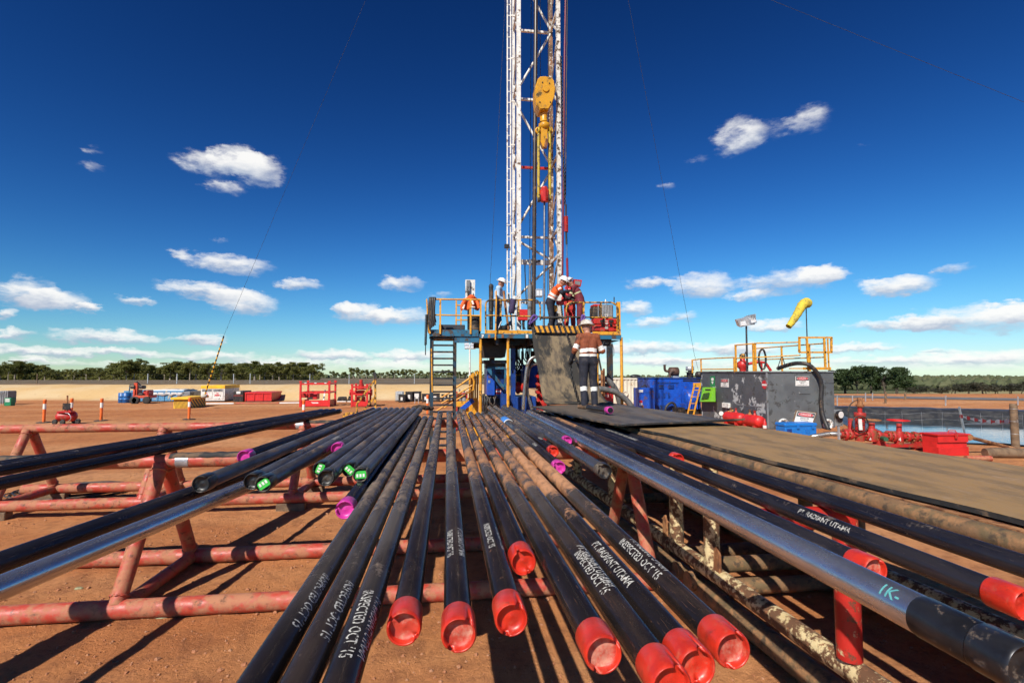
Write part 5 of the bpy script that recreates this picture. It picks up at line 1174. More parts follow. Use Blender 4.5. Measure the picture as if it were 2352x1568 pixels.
mb = MB(); put_text(mb, 'DANGER', P(1393,899,15.585), (1,0,0), (0,0,1), .08); put_text(mb, 'FIRE', P(1393,909,15.585), (1,0,0), (0,0,1), .07); mb.b('lettering', m_ltext, rb)
# ------------------------------------------------------------------ people: one continuous surface each, grown round the posed skeleton
def surface(prims, res, k=.028):
    A = np.array([p[0] for p in prims], float); B = np.array([p[1] for p in prims], float); RA = np.array([p[2] for p in prims]); RB = np.array([p[3] for p in prims])
    lo = np.minimum(A, B).min(0)-.2; hi = np.maximum(A, B).max(0)+.2
    ax = [np.arange(lo[i], hi[i], res) for i in range(3)]; G = np.stack(np.meshgrid(*ax, indexing='ij'), -1).astype(np.float32)
    D = np.full(G.shape[:3], 9., np.float32)
    for a, b, ra, rb in zip(A, B, RA, RB):
        m = max(ra, rb)+.09; l = np.minimum(a, b)-m; h = np.maximum(a, b)+m
        s = tuple(slice(max(0, int((l[i]-lo[i])/res)), int((h[i]-lo[i])/res)+2) for i in range(3)); g = G[s]
        d = b-a; t = np.clip(((g-a)@d)/max(d@d, 1e-9), 0, 1)[..., None]
        q = np.linalg.norm(g-(a+t*d), axis=-1)-(ra+(rb-ra)*t[..., 0]); kk = min(k, .9*min(ra, rb)); o = D[s]
        hh = np.clip(.5+.5*(o-q)/kk, 0, 1); D[s] = o*(1-hh)+q*hh-kk*hh*(1-hh)
    ins = D < 0; nx, ny, nz = D.shape; cs = (nx-1, ny-1, nz-1); sm = np.zeros(cs+(3,), np.float32); ct = np.zeros(cs, np.float32)
    corner = [(i, j, l) for i in (0,1) for j in (0,1) for l in (0,1)]
    def sub(M_, c): return M_[c[0]:c[0]+cs[0], c[1]:c[1]+cs[1], c[2]:c[2]+cs[2]]
    for a in corner:
        for axis in range(3):
            if a[axis]: continue
            b = list(a); b[axis] = 1; da, db = sub(D, a), sub(D, b); x = (sub(ins, a) != sub(ins, b)); t = np.where(x, da/np.where(np.abs(da-db) < 1e-9, 1, da-db), 0)
            for c in range(3): sm[..., c] += np.where(x, a[c]+(t if c == axis else 0), 0)
            ct += x
    act = ct > 0; idx = -np.ones(cs, int); idx[act] = np.arange(act.sum()); cell = np.argwhere(act)
    V = lo+(cell+sm[act]/ct[act][:, None])*res; F = []
    for axis in range(3):
        u, v = (axis+1) % 3, (axis+2) % 3; s0 = [slice(None)]*3; s1 = [slice(None)]*3; s0[axis] = slice(0, -1); s1[axis] = slice(1, None)
        x = ins[tuple(s0)] != ins[tuple(s1)]; e = np.argwhere(x); e = e[(e[:, u] > 0) & (e[:, v] > 0)]
        e = e[(e[:, 0] < cs[0]) & (e[:, 1] < cs[1]) & (e[:, 2] < cs[2])]
        def cl(du, dv): w = e.copy(); w[:, u] -= du; w[:, v] -= dv; return idx[w[:, 0], w[:, 1], w[:, 2]]
        q = np.stack([cl(1,1), cl(0,1), cl(0,0), cl(1,0)], 1); fl = ~ins[e[:, 0], e[:, 1], e[:, 2]]; q[fl] = q[fl][:, ::-1]; F.append(q)
    F = np.concatenate(F); F = F[(F >= 0).all(1)]; C = V[F].mean(1)
    best = np.full(len(C), 9.); bi = np.zeros(len(C), int); bt = np.zeros(len(C))
    for i, (a, b, ra, rb) in enumerate(zip(A, B, RA, RB)):
        d = b-a; t = np.clip(((C-a)@d)/max(d@d, 1e-9), 0, 1); q = np.linalg.norm(C-(a+t[:, None]*d), axis=-1)-(ra+(rb-ra)*t)
        w = q < best; best[w] = q[w]; bi[w] = i; bt[w] = t[w]
    mats = np.zeros(len(F), int)
    for i, p in enumerate(prims):
        z = p[4]; w = np.where(bi == i)[0]
        if isinstance(z, int): mats[w] = z
        else:
            for f in w:
                for (tm, mm) in z:
                    if bt[f] <= tm: mats[f] = mm; break
    return V, F, mats
def hand(w, k, up, side, mat):
    """palm and five curled fingers from wrist w to knuckles k"""
    w, k = Vector(w), Vector(k); d = (k-w).normalized(); s = d.cross(Vector(up)).normalized()*side; n = s.cross(d)*side; o = []
    o.append((w, k, .030, .034, mat)); o.append((w+s*.018, k+s*.026, .022, .022, mat)); o.append((w-s*.018, k-s*.024, .022, .022, mat))
    for i, (off, L) in enumerate(((-.033,.055),(-.011,.066),(.011,.062),(.032,.048))):
        a = k+s*off; b = a+d*L*.62-n*.012; c = b+d*L*.2-n*L*.6; o += [(a, b, .0125, .0115, mat), (b, c, .0115, .010, mat)]
    a = w+(k-w)*.35+s*-.034; b = a-s*.026+d*.035; c = b+d*.035-n*.012; o += [(a, b, .0145, .013, mat), (b, c, .013, .011, mat)]
    return o
def person(name, label, loc, rz, J, mats, hat, res=.0135, sc=1.0, zones=None, hatr=.172, tilt=None, cap=False):
    z = dict(torso_lo=2, torso_up=1, uarm=1, farm=1, thigh=2, shin=2, hand=4, shoulder=1); z.update(zones or {})
    g = {k: Vector(v) for k, v in J.items()}; p = []; ch, wa, pe = g['chest'], g['waist'], g['pelvis']; sd = (g['shR']-g['shL']).normalized(); hd = (g['hipR']-g['hipL']).normalized()
    for s in (-1, 1):
        p.append((pe+hd*.07*s, wa+sd*.06*s, .128, .118, z['torso_lo'])); p.append((wa+sd*.06*s, ch+sd*.085*s, .118, .120, z['torso_up']))
    p.append((g['shL'], g['shR'], .078, .078, z['shoulder'])); p.append((ch, (g['shL']+g['shR'])/2, .10, .085, z['shoulder']))
    nk = (g['shL']+g['shR'])/2; hd_ = g['head']; f = g.get('look', Vector((0,1,0))).normalized(); up = (hd_-nk).normalized()
    p.append((nk, hd_-up*.03, .062, .055, 0)); p.append((hd_-up*.01, hd_+up*.045, .088, .085, 0)); p.append((hd_-up*.03+f*.035, hd_-up*.075+f*.055, .058, .040, 0))
    p.append((hd_+f*.085-up*.005, hd_+f*.105-up*.035, .012, .015, 0)); sx = f.cross(up).normalized()
    for s in (-1, 1): p.append((hd_+sx*.085*s-up*.005, hd_+sx*.092*s-up*.035, .014, .012, 0))
    for S, sg in (('L',-1),('R',1)):
        p.append((g['sh'+S], g['el'+S], .066, .055, z['uarm'])); p.append((g['el'+S], g['wr'+S], .054, .042, z['farm']))
        d = (g['wr'+S]-g['el'+S]).normalized(); hk = g.get('ha'+S, g['wr'+S]+d*.085); p += hand(g['wr'+S], hk, J.get('pu'+S, (0,0,1)), sg, z['hand'])
        p.append((g['hip'+S], g['kn'+S], .102, .076, z['thigh'])); p.append((g['kn'+S], g['an'+S]+Vector((0,0,.03)), .074, .066, z['shin']))
        t = g['to'+S]; a = g['an'+S]; p.append((Vector((a.x,a.y,a.z-.01)), Vector((a.x+(t.x-a.x)*.4, a.y+(t.y-a.y)*.4, .055)), .052, .048, 3)); p.append((Vector((a.x-(t.x-a.x)*.25, a.y-(t.y-a.y)*.25, .042)), Vector((t.x,t.y,.040)), .040, .038, 3))
    V, F, mm = surface([(np.array(a), np.array(b), c, d, e) for a, b, c, d, e in p], res)
    V[:, 2] = np.maximum(V[:, 2], 0)
    me = bpy.data.meshes.new('body'); me.from_pydata(V.tolist(), [], F.tolist()); me.polygons.foreach_set('use_smooth', [True]*len(F)); me.polygons.foreach_set('material_index', mm.tolist()); me.update()
    t = thing(name, label, 'person', loc, None, rz); t.scale = (sc, sc, sc)
    o = bpy.data.objects.new('body', me); COL.objects.link(o); o.parent = t
    for m_ in mats: me.materials.append(m_)
    hu = (up*.8+Vector(tilt or (0,0,.5))).normalized(); c = hd_+hu*.045
    h = MB(); h.lathe(c, hu, [(.000,hatr*.99),(.004,hatr),(.010,hatr*.98),(.016,.135),(.05,.130),(.085,.112),(.112,.078),(.125,.04),(.128,.005)], 24); h.lathe(c+hu*.012, hu, [(.0,.03),(.11,.03),(.122,.02)], 4)
    if cap: h.prism([c+f*.11+sx*.09+hu*.012, c+f*.20+sx*.05, c+f*.20-sx*.05, c+f*.11-sx*.09+hu*.012], hu*.008)
    ORG[t.name] = Vector(); h.b('hard_hat', hat, t, True)
    e = MB()
    for s in (-1, 1): e.ell(hd_+f*.088+sx*.034*s+up*.012, .012, .012, .009, 8, 6)
    e.b('eyes', m_ink, t, True)
    b = MB(); b.path([hd_+f*.108+sx*x-up*(.052+abs(x)*.1) for x in (-.022,0,.022)], .006, 5); b.b('mouth', M('lips', (.28,.09,.07), (.24,.08,.06), 6, .5), t, True)
    return t
def stand(**k):
    J = dict(pelvis=(0,0,.97), waist=(0,.01,1.12), chest=(0,.0,1.33), shL=(-.175,0,1.45), shR=(.175,0,1.45), head=(0,.03,1.655), look=(0,1,-.1),
             elL=(-.25,-.03,1.16), wrL=(-.24,.14,.95), elR=(.25,-.03,1.16), wrR=(.24,.14,.95), hipL=(-.09,0,.92), hipR=(.09,0,.92), knL=(-.11,.03,.50), knR=(.11,.03,.50), anL=(-.12,-.01,.09), anR=(.12,-.01,.09), toL=(-.14,.15,.04), toR=(.14,.15,.04)); J.update(k); return J
m_navy = M('navy_cotton', (.018,.019,.032), (.012,.012,.02), 9, .85, dust=(.06,.05,.05), damt=.25, bump=.2, bsc=25)
m_brn = M('rust_brown_cotton', (.27,.072,.026), (.20,.05,.02), 8, .85, dust=(.08,.03,.02), damt=.3, bump=.2, bsc=25)
m_org = M('orange_cotton', (.72,.11,.015), (.60,.08,.012), 8, .8, bump=.2, bsc=25)
m_mar = M('maroon_cotton', (.16,.022,.035), (.12,.015,.025), 8, .85, bump=.2, bsc=25)
m_lblu = M('light_blue_cotton', (.42,.55,.68), (.34,.46,.60), 8, .85, bump=.2, bsc=25)
m_jean = M('denim', (.055,.10,.17), (.035,.065,.11), 8, .9, bump=.2, bsc=25)
m_boot = M('muddy_boots', (.16,.09,.05), (.08,.05,.03), 8, .8); m_boot2 = M('brown_boots', (.07,.04,.025), (.04,.025,.02), 8, .7)
m_glove = M('dark_gloves', (.03,.025,.022), (.05,.04,.03), 8, .8)
m_redc = M('red_cotton', (.48,.03,.025), (.38,.02,.02), 8, .8)
m_hatd = M('muddy_white_hat', (.62,.58,.52), (.40,.34,.28), 9, .4, dust=(.16,.11,.07), damt=.55, dsc=11, sharp=.2)
m_hatr = M('red_hard_hat', (.55,.02,.02), (.5,.02,.02), 5, .3)
m_lime = M('lime_tape', (.55,.58,.30), (.5,.5,.3), 8, .5)
# man on the catwalk, back to us, a chain in his gloved left hand
pos = atz(1352,938,ZD+.095)
man = person('person', 'man in rust brown jacket on the catwalk, back turned, holding a chain', (pos.x,pos.y,pos.z-.005), R(6),
  stand(elL=(-.29,-.02,1.19), wrL=(-.315,.13,1.0), haL=(-.33,.18,.93), elR=(.31,.0,1.17), wrR=(.20,.22,1.16), haR=(.13,.28,1.18), chest=(0,.02,1.34), head=(.0,.09,1.65), look=(0,1,-.35),
        knL=(-.10,.02,.50), anL=(-.11,-.06,.09), toL=(-.17,.09,.04), knR=(.13,.04,.50), anR=(.14,.02,.09), toR=(.20,.17,.04)),
  [m_skin, m_brn, m_navy, m_boot, m_glove, m_refl], m_hatd, .012, 1.0,
  dict(torso_lo=[(.52,2),(.86,5),(1.1,1)], torso_up=[(.10,1),(.44,5),(1.1,1)], uarm=[(.62,1),(.92,5),(1.1,1)], farm=[(.30,1),(1.1,2)], shin=[(.16,2),(.38,5),(1.1,2)]), tilt=(0,-.2,.5))
hl = Vector((pos.x-.33, pos.y+.17, pos.z+.93))
chain('chain', 'thin black chain hanging over the ramp into the hand of the man on the catwalk', [P(1289,700,14.9), P(1293,738,14.35), P(1297,752,14.05), P(1312,800,13.45), P(1326,830,12.8), hl+Vector((.01,.02,.02)), hl+Vector((.02,-.03,-.30)), hl+Vector((.15,-.02,-.75)), hl+Vector((.22,0,-.92))], .075, .013)
zf = ZF+.004
def on_floor(x, Y): q = P(x,757,Y); return (q.x, Y, zf)
person('person', 'man in light blue shirt, jeans and white hard hat looking down beside the mast', on_floor(1143,15.45), R(-105),
  stand(head=(0,.11,1.63), look=(-.1,1,-.5), chest=(0,.03,1.33), shL=(-.17,.05,1.45), shR=(.17,.05,1.45), elL=(-.22,.05,1.17), wrL=(-.12,.27,1.10), elR=(.22,.05,1.17), wrR=(.10,.27,1.08)), [m_skin, m_lblu, m_jean, m_boot2, m_skin, m_refl], m_hatw, .014, .99, tilt=(0,.25,.5))
person('person', 'man in orange and navy work shirt with white bands bending over the drill pipe', on_floor(1266,14.98), R(-112),
  stand(pelvis=(0,-.02,.97), waist=(0,.05,1.12), chest=(0,.17,1.30), shL=(-.19,.25,1.38), shR=(.19,.25,1.38), head=(.02,.36,1.55), look=(.1,1,-.45), elL=(-.24,.36,1.16), wrL=(-.14,.56,1.06), elR=(.27,.36,1.20), wrR=(.12,.52,1.25), hipL=(-.09,-.02,.92), hipR=(.09,-.02,.92)),
  [m_skin, m_org, m_navy, m_boot2, m_glove, m_refl], m_hatw, .013, 1.03, dict(torso_lo=[(.55,2),(.85,5),(1.1,1)], torso_up=[(.15,1),(.45,5),(1.1,1)], uarm=[(.35,1),(.55,5),(.7,1),(1.1,2)], farm=2), hatr=.150, tilt=(0,.15,.5), cap=True)
person('person', 'man in maroon overalls with lime bands and a white hard hat leaning in', on_floor(1334,15.05), R(68),
  stand(waist=(0,.03,1.12), chest=(0,.11,1.31), shL=(-.18,.17,1.41), shR=(.18,.17,1.41), head=(0,.31,1.58), look=(0,1,-.6), elL=(-.23,.28,1.16), wrL=(-.14,.48,1.05), elR=(.25,.24,1.16), wrR=(.16,.45,1.10)),
  [m_skin, m_mar, m_mar, m_boot2, m_glove, m_lime], m_hatw, .013, 1.03, dict(torso_up=[(.62,1),(.80,5),(1.1,1)], uarm=[(.6,1),(.8,5),(1.1,1)]), tilt=(0,.45,.5))
person('person', 'man in red overalls and red hard hat half hidden between the two workers', on_floor(1309,16.0), R(165),
  stand(head=(0,.10,1.60), look=(.2,1,-.5), chest=(0,.05,1.32), elL=(-.24,.1,1.16), wrL=(-.1,.3,1.10), elR=(.24,.1,1.16), wrR=(.1,.3,1.05)), [m_skin, m_redc, m_redc, m_boot2, m_glove, m_refl], m_hatr, .016, .97, tilt=(0,.2,.5))
# ------------------------------------------------------------------ grey tank with railings
c0 = atz(1764,986,0); TX0, TY0 = c0.x, c0.y; TX1 = aty(1921,986,TY0).x; TY1 = atx(1611,900,TX0).y; TZ = aty(1764,852,TY0).z
m_tank = M('flaking_grey_tank', (.085,.092,.10), (.07,.076,.085), 1.2, .5, dust=(.40,.42,.42), damt=.24, dsc=1.1, dust2=(.05,.05,.05), d2amt=.2, d2sc=3, sharp=.015)  # base grey darker than the front's: weaker sun on this side put into colour
m_tank2 = M('grey_tank_front', (.125,.135,.14), (.095,.10,.105), .9, .5, dust=(.06,.06,.06), damt=.33, dsc=2.5, dust2=(.45,.46,.46), d2amt=.06, d2sc=5)
tk = thing('tank', 'large dark grey steel tank with flaking paint beside the pond', 'tank', ((TX0+TX1)/2, (TY0+TY1)/2, 0))
MB().box((TX0+.02,TY0+.03,.0), (TX1-.02,TY1,TZ-.06)).b('shell', m_tank2, tk)
MB().box((TX0,TY0+.035,.0), (TX0+.018,TY1,TZ-.06)).b('side_plate', m_tank, tk)
MB().box((TX0-.05,TY0-.02,TZ-.058), (TX1+.03,TY1+.05,TZ)).b('rim', m_grey, tk)
MB().box((TX0-.02,TY0+.0,0), (TX0+.06,TY0+.028,TZ-.06)).b('corner_post', m_grey, tk)
MB().box((TX0-.012,TY0+.4,TZ*.36), (TX0-.001,TY0+2.4,TZ*.36+.05)).b('seam', m_grey, tk)
for y, x in ((905,1850),(880,1907)): q = aty(x,y,TY0); MB().box((q.x-.25,TY0+.022,q.z-.01), (q.x+.25,TY0+.029,q.z+.01)).b('seam', m_blk, tk)
def flange(parent, c, ax, r, mat, bolts=10):
    c = Vector(c); ax = Vector(ax).normalized(); MB().lathe(c, ax, [(-.06,r*.55),(0,r*.6),(0,r),(.05,r),(.05,r*.62),(-.05,r*.55)], 26).b('flange', mat, parent)
    a = ax.orthogonal().normalized(); b = ax.cross(a); mb = MB()
    for k in range(bolts): t = 2*math.pi*k/bolts; p = c+ax*.05+(a*math.cos(t)+b*math.sin(t))*r*.82; mb.tube(p-ax*.02, p+ax*.03, .018, n=6)
    mb.b('bolts', m_grey, parent)
for x, y in ((1800,974),(1902,975)): q = aty(x,y,TY0); flange(tk, (q.x,TY0+.03,q.z), (0,-1,0), .25, m_white)
def yel(parent, pts, r=.032, nm='rail'): MB().path([Vector(p) for p in pts], r, 8).b(nm, m_yel, parent)
tr = thing('tank_railing', 'yellow box section railing along the top edges of the grey tank', 'railing', (TX0, TY0, TZ))
e1 = TX0+.05; ya, yb, yc = atx(1690,820,e1).y, atx(1735,820,e1).y, TY0+.1; zt1, zt2 = aty(1836,778,TY0+.1).z, 0
ztop = TZ+1.28; zmid = TZ+.62
for Y in (ya, yb, yc+.9): MB().box((e1-.035,Y-.035,TZ), (e1+.035,Y+.035,ztop)).b('post', m_yel, tr)
yel(tr, [(e1,ya,ztop-.03),(e1,yc+.5,ztop-.03),(aty(1836,781,TY0+.1).x,TY0+.15,ztop)], .03); yel(tr, [(e1,ya,zmid),(e1,yc+.5,zmid),(aty(1840,812,TY0+.1).x,TY0+.15,zmid+.08)], .028)
e2 = TX1-.25
for Y in (TY0+1.2, TY0+3.2, TY1-.3): MB().box((e2-.035,Y-.035,TZ), (e2+.035,Y+.035,ztop)).b('post', m_yel, tr)
yel(tr, [(e2,TY1-.3,ztop-.04),(e2,TY0+.2,ztop-.04)], .03); yel(tr, [(e2,TY1-.3,zmid),(e2,TY0+.2,zmid)], .028)
fr = thing('guard_frame', 'square yellow guard frame at the front corner of the tank top', 'frame', (aty(1870,850,TY0+.1).x, TY0+.1, TZ))
def fbar(a, b, w=.075): MB().bar(aty(a[0],a[1],TY0+.08), aty(b[0],b[1],TY0+.08), w, w, (0,1,0)).b('bar', m_yel, fr)
fbar((1834,775),(1911,775)); fbar((1836,809),(1911,809)); fbar((1836,775),(1836,809)); fbar((1909.5,775),(1909.5,809)); fbar((1853,777),(1857,848)); fbar((1893,777),(1896,848)); fbar((1901,778),(1904,848),.05); MB().bp(1845,843,1909,849,TY0+.06,.03).b('toe_plate', m_yel, fr); fbar((1813,846),(1850,846),.05)
lr = thing('tank_railing', 'low yellow railing at the far end of the grey tank above the ladder', 'railing', (TX0, TY1, TZ)); e3 = TX0-.1
p = [atx(x,y,e3) for x, y in ((1594,824),(1608,822),(1687,822))]
for Y, z0 in ((atx(1610,830,e3).y,TZ),(atx(1686,830,e3).y,TZ)): MB().box((e3-.03,Y-.03,z0-.03), (e3+.03,Y+.03,TZ+.68)).b('post', m_yel, lr)
Yq = atx(1610,830,e3).y; Yr = atx(1686,830,e3).y
for z in (TZ+.66, TZ+.10): yel(lr, [(e3,Yq,z),(e3,Yr,z)], .03)
MB().box((e3-.53,Yq-.03,TZ-.1), (e3-.47,Yq+.03,TZ+.62)).b('post', m_yel, lr); yel(lr, [(e3-.5,Yq,TZ+.6),(e3,Yq,TZ+.66)], .03)
al = thing('ladder', 'short yellow ladder leaning on the side of the grey tank', 'ladder', (TX0-.5, Yq-.2, 0))
YL = Yq-.35
for a, b in (((1594,888),(1576,964)), ((1608,888),(1590,964))): MB().bar(aty(a[0],a[1],YL), aty(b[0],b[1],YL), .07, .05, (0,1,0)).b('stile', m_yel, al)
for k in range(5): t = (k+.5)/5; MB().bar(aty(1594-18*t,888+76*t,YL), aty(1608-18*t,888+76*t,YL), .04, .04, (0,1,0)).b('rung', m_yel, al)
MB().bp(1593,879,1610,889,YL,.06).b('top_plate', m_yel, al)
ew = thing('eyewash_station', 'bright green eyewash basin on the side of the grey tank', 'eyewash', (TX0-.15, atx(1625,905,TX0).y, 1.2))
def SX(x, y, o=0): return atx(x, y, TX0-o)
mb = MB(); a = [SX(1613,889,.02),SX(1644,889,.02),SX(1644,923,.02),SX(1606,923,.02)]; f = [SX(1614,890,.16),SX(1643,890,.16),SX(1643.5,922,.36),SX(1608,922,.36)]
mb.add([*a,*f], [(3,2,1,0),(4,5,6,7),(0,1,5,4),(1,2,6,5),(2,3,7,6),(3,0,4,7)]); mb.b('body', m_greenp, ew)
mb = MB(); mb.prism([SX(1616,903,.29),SX(1630,901,.29),SX(1627,914,.36),SX(1611,917,.36)], (-.012,0,0)); mb.b('bowl', M('dark_green', (.03,.09,.01), (.02,.06,.01), 4, .5), ew)
mb = MB(); mb.prism([SX(1620,893,.20),SX(1632,893,.20),SX(1632,896,.22),SX(1620,896,.22)], (-.01,0,0)); mb.b('label', m_ink, ew)
def sgn(name, label, quad, mat, parts, off=.012, nx=(-1,0,0)):
    n = Vector(nx); t = thing(name, label, 'sign', quad[3]); MB().prism(quad, n*off).b('plate', mat, t); parts(t, quad, n); return t
def face(q, u, v, o, n):   # point on a sign: u,v in 0..1 from top left
    a = q[0].lerp(q[1], u); b = q[3].lerp(q[2], u); return a.lerp(b, v)+n*o
def danger(lines, small=None):
    def f(t, q, n):
        ux = (q[1]-q[0]); uy = (q[0]-q[3]); w, h = ux.length, uy.length
        MB().prism([face(q,u,v,.0135,n) for u, v in ((.02,.03),(.98,.03),(.98,.42),(.02,.42))], n*.003).b('black_panel', m_ink, t)
        for sc_, mt, o in ((1.0, m_sign, .0175), (.93, m_signr, .0195)):
            MB().prism([face(q,.5+.44*sc_*math.cos(k*math.pi/12),.225-.165*sc_*math.sin(k*math.pi/12),o,n) for k in range(24)], n*.001).b('oval', mt, t)
        mb = MB(); put_text(mb, 'DANGER', face(q,.5,.225,.0215,n), ux, uy, h*.15, w*.7); mb.b('heading', m_sign, t)
        mb = MB()
        for i, s in enumerate(lines): put_text(mb, s, face(q,.5,.53+.17*i,.0145,n), ux, uy, h*.115, w*.9)
        if small: put_text(mb, small, face(q,.5,.90,.0145,n), ux, uy, h*.07, w*.88)
        mb.b('lettering', m_ink, t)
    return f
sgn('warning_sign', 'DANGER CONFINED SPACE sign on the lit front of the grey tank', [aty(x,y,TY0+.028) for x, y in ((1827,864),(1858,864),(1858,886),(1827,886))], m_sign, danger(['CONFINED','SPACE'], 'ENTRY BY PERMIT ONLY'), nx=(0,-1,0))
sgn('warning_sign', 'smaller DANGER CONFINED SPACE sign on the flaking side of the tank', [SX(x,y,.001) for x, y in ((1656,870),(1674,869.5),(1674,889),(1656,888))], m_sign, danger(['CONFINED','SPACE'], 'ENTRY BY PERMIT ONLY'))
def eyes(t, q, n):
    mb = MB(); mb.prism([face(q,.5+.32*math.cos(k*.52),.30-.16*math.sin(k*.52),.014,n) for k in range(12)], n*.002); mb.prism([face(q,u,v,.014,n) for u, v in ((.2,.52),(.8,.52),(.62,.68),(.56,.80),(.44,.80),(.38,.68))], n*.002); mb.b('symbol', m_sign, t)
sgn('safety_sign', 'green and white eyewash sign above the green basin', [SX(x,y,.001) for x, y in ((1632,864),(1642,863.5),(1642,887),(1632,886.5))], M('sign_green', (.01,.22,.07), (.01,.18,.06), 4, .5), eyes)
def rnd_sign(t, q, n):
    c = face(q,.5,.5,.0,n); r = .19; a = Vector((0,-1,0)); b = Vector((0,0,1))
    MB().lathe(c, n, [(.013,r),(.018,r)], 24).b('disc', m_signr, t); MB().prism([c+n*.0195+a*x+b*z for x, z in ((-r*.9,.03),(r*.9,.03),(r*.9,-.05),(-r*.9,-.05))], n*.001).b('band', m_sign, t)
sgn('round_sign', 'small round red no entry sign near the corner of the tank', [SX(x,y,.001) for x, y in ((1752,876),(1761,876),(1761,890),(1752,890))], m_tank2, rnd_sign)
gb = solo('meter_box', 'small white meter box on the flaking side of the tank', 'box', MB().box(SX(1663,924,.0), SX(1673,937,.12), .01), m_white)
gy = thing('pressure_gauge', 'round pressure gauge on a yellow bracket above the red air receivers', 'gauge', SX(1660,955,.2))
q = SX(1656,949,.42); MB().lathe(q, (-.3,-1,0), [(-.05,.10),(0,.14),(.04,.14),(.045,.12)], 22).b('case', m_blk, gy); MB().lathe(q+Vector((-.3,-1,0)).normalized()*.0455, (-.3,-1,0), [(0,.11),(.003,.11)], 22).b('dial', m_sign, gy)
MB().path([SX(1665,958,.4),SX(1672,945,.35),SX(1684,942,.1)], .035, 8).b('bracket', m_yel, gy)
for i, (xa, xb, lb) in enumerate(((1668,1708,'red air receiver with a valve beside the yellow bracket at the tank'), (1712,1750,'red air receiver next to the small fire extinguisher at the tank'))):
    a, b = SX(xa,975,.55), SX(xb,979,.55); a.z = b.z = .37; t = thing('air_receiver', lb, 'pressure tank', ((a.x), (a.y+b.y)/2, 0), 'red air receivers beside the tank'); r = .25; d = b-a; L = d.length
    MB().lathe(a, d, [(0,.05),(.04,r*.75),(.10,r*.95),(.16,r),(L-.16,r),(L-.10,r*.95),(L-.04,r*.75),(L,.05)], 22).b('vessel', m_bred, t)
    for k in (.2, .8): q = a.lerp(b, k); MB().box((q.x-.25,q.y-.05,0), (q.x+.25,q.y+.05,.2)).b('saddle', m_red, t)
    for k in (.3, .6): q = a.lerp(b, k); MB().lathe((q.x,q.y,.60), (0,0,1), [(0,.07),(.06,.07),(.08,.04),(.16,.035),(.18,.06),(.21,.06)], 12).b('valve', m_rust if k < .5 else m_red, t)
q = SX(1757,990,.6); fe = thing('fire_extinguisher', 'small red fire extinguisher with a white label by the tank corner', 'extinguisher', (q.x,q.y,0))
MB().lathe((q.x,q.y,0), (0,0,1), [(0,.075),(.38,.075),(.44,.04),(.50,.03),(.54,.03)], 14).b('cylinder', m_bred, fe); MB().lathe((q.x,q.y,.14), (0,0,1), [(0,.0765),(.12,.0765)], 14).b('label', m_sign, fe)
# hoses and fittings on the tank
solo('ribbed_hose', 'black ribbed hose running over the tank top and down its front', 'hose', MB().path(smooth_pts([aty(1787,846,TY0+1.6), aty(1810,838,TY0+.8), aty(1833,834,TY0+.25), aty(1858,838,TY0-.08), aty(1878,858,TY0-.16), aty(1887,884,TY0-.16), aty(1886,914,TY0-.16), aty(1889,950,TY0-.2), aty(1903,986,TY0-.5), aty(1912,996,TY0-1.0)], 14), [.085+.010*(k % 2) for k in range(127)], 10), m_hose)
cq = aty(1751,825,TY0+.9); mb = MB(); mb.path([cq+Vector((.17*math.cos(t*.35), .05*math.sin(t*.2), .46*math.sin(t*.35)+.02*math.sin(t))) for t in range(90)], .018, 6); solo('hose_coil', 'coil of black hose hung on the tank railing post', 'hose', mb, m_hose)
for lb, (x0,y0), (x1,y1) in (('black strop looped over the middle rail of the tank, one side of the pair', (1795,818),(1785,848)), ('black strop looped over the middle rail of the tank, slack side of the pair', (1797,818),(1805,845))): solo('strop', lb, 'rope', MB().path([aty(x0,y0,TY0+.6), aty(x1,y1,TY0+.6)], .018, 6), m_blk)
va = thing('valve', 'red and yellow valve assembly standing on the tank top', 'valve', aty(1706,848,TY0+3)); c = aty(1706,846,TY0+2.8)
MB().lathe((c.x,c.y,TZ), (0,0,1), [(0,.16),(.1,.16),(.2,.26),(.42,.26),(.52,.12),(.66,.12)], 16).b('body', m_red, va); MB().lathe((c.x,c.y,TZ+.66), (0,0,1), [(0,.14),(.14,.14),(.2,.05)], 14).b('bonnet', m_yelg, va); MB().path([(c.x+.1,c.y,TZ+.8),(c.x+.22,c.y,TZ+.98),(c.x+.24,c.y,TZ+1.2)], .03, 6).b('handle', m_blk, va)
MB().path([(c.x+.2,c.y,TZ+.34),(c.x+.7,c.y-.2,TZ+.45),(c.x+1.0,c.y-.3,TZ+.42),(c.x+1.25,c.y-.35,TZ+.02)], .07, 8).b('pipe', m_red, va)
for k in (.55, .85): MB().tube((c.x+k,c.y-.22,TZ), (c.x+k,c.y-.22,TZ+.42), .05, n=8).b('leg', m_red, va)
fl2 = thing('floodlight_pole', 'pair of grey floodlights on a dark pole above the tank', 'floodlight', aty(1717,850,TY0+2)); YQ = TY0+2
MB().tube((aty(1716,840,YQ).x,YQ,TZ-.01), aty(1714,743,YQ), .05, .04, n=8).b('pole', m_cable, fl2); MB().bar(aty(1700,746,YQ), aty(1733,744,YQ), .06).b('cross_bar', m_alum, fl2)
for x, y, s in ((1705,740,-1),(1724,734,1)): q = aty(x,y,YQ); MB().obox(q, (.22,.05*s,.05), (0,.14,.05), (-.05,0,.15)).b('lamp_head', m_alum, fl2); MB().obox(q+Vector((0,-.15,-.06)), (.18,0,.03), (0,.01,.0), (0,0,.10)).b('lens', m_glass, fl2)
for k in range(4): q = aty(1719+k*4,733-k*.8,YQ-.05); MB().obox(q+Vector((0,0,.08)), (.012,0,0), (0,.16,0), (0,0,.11)).b('fin', m_alum, fl2)
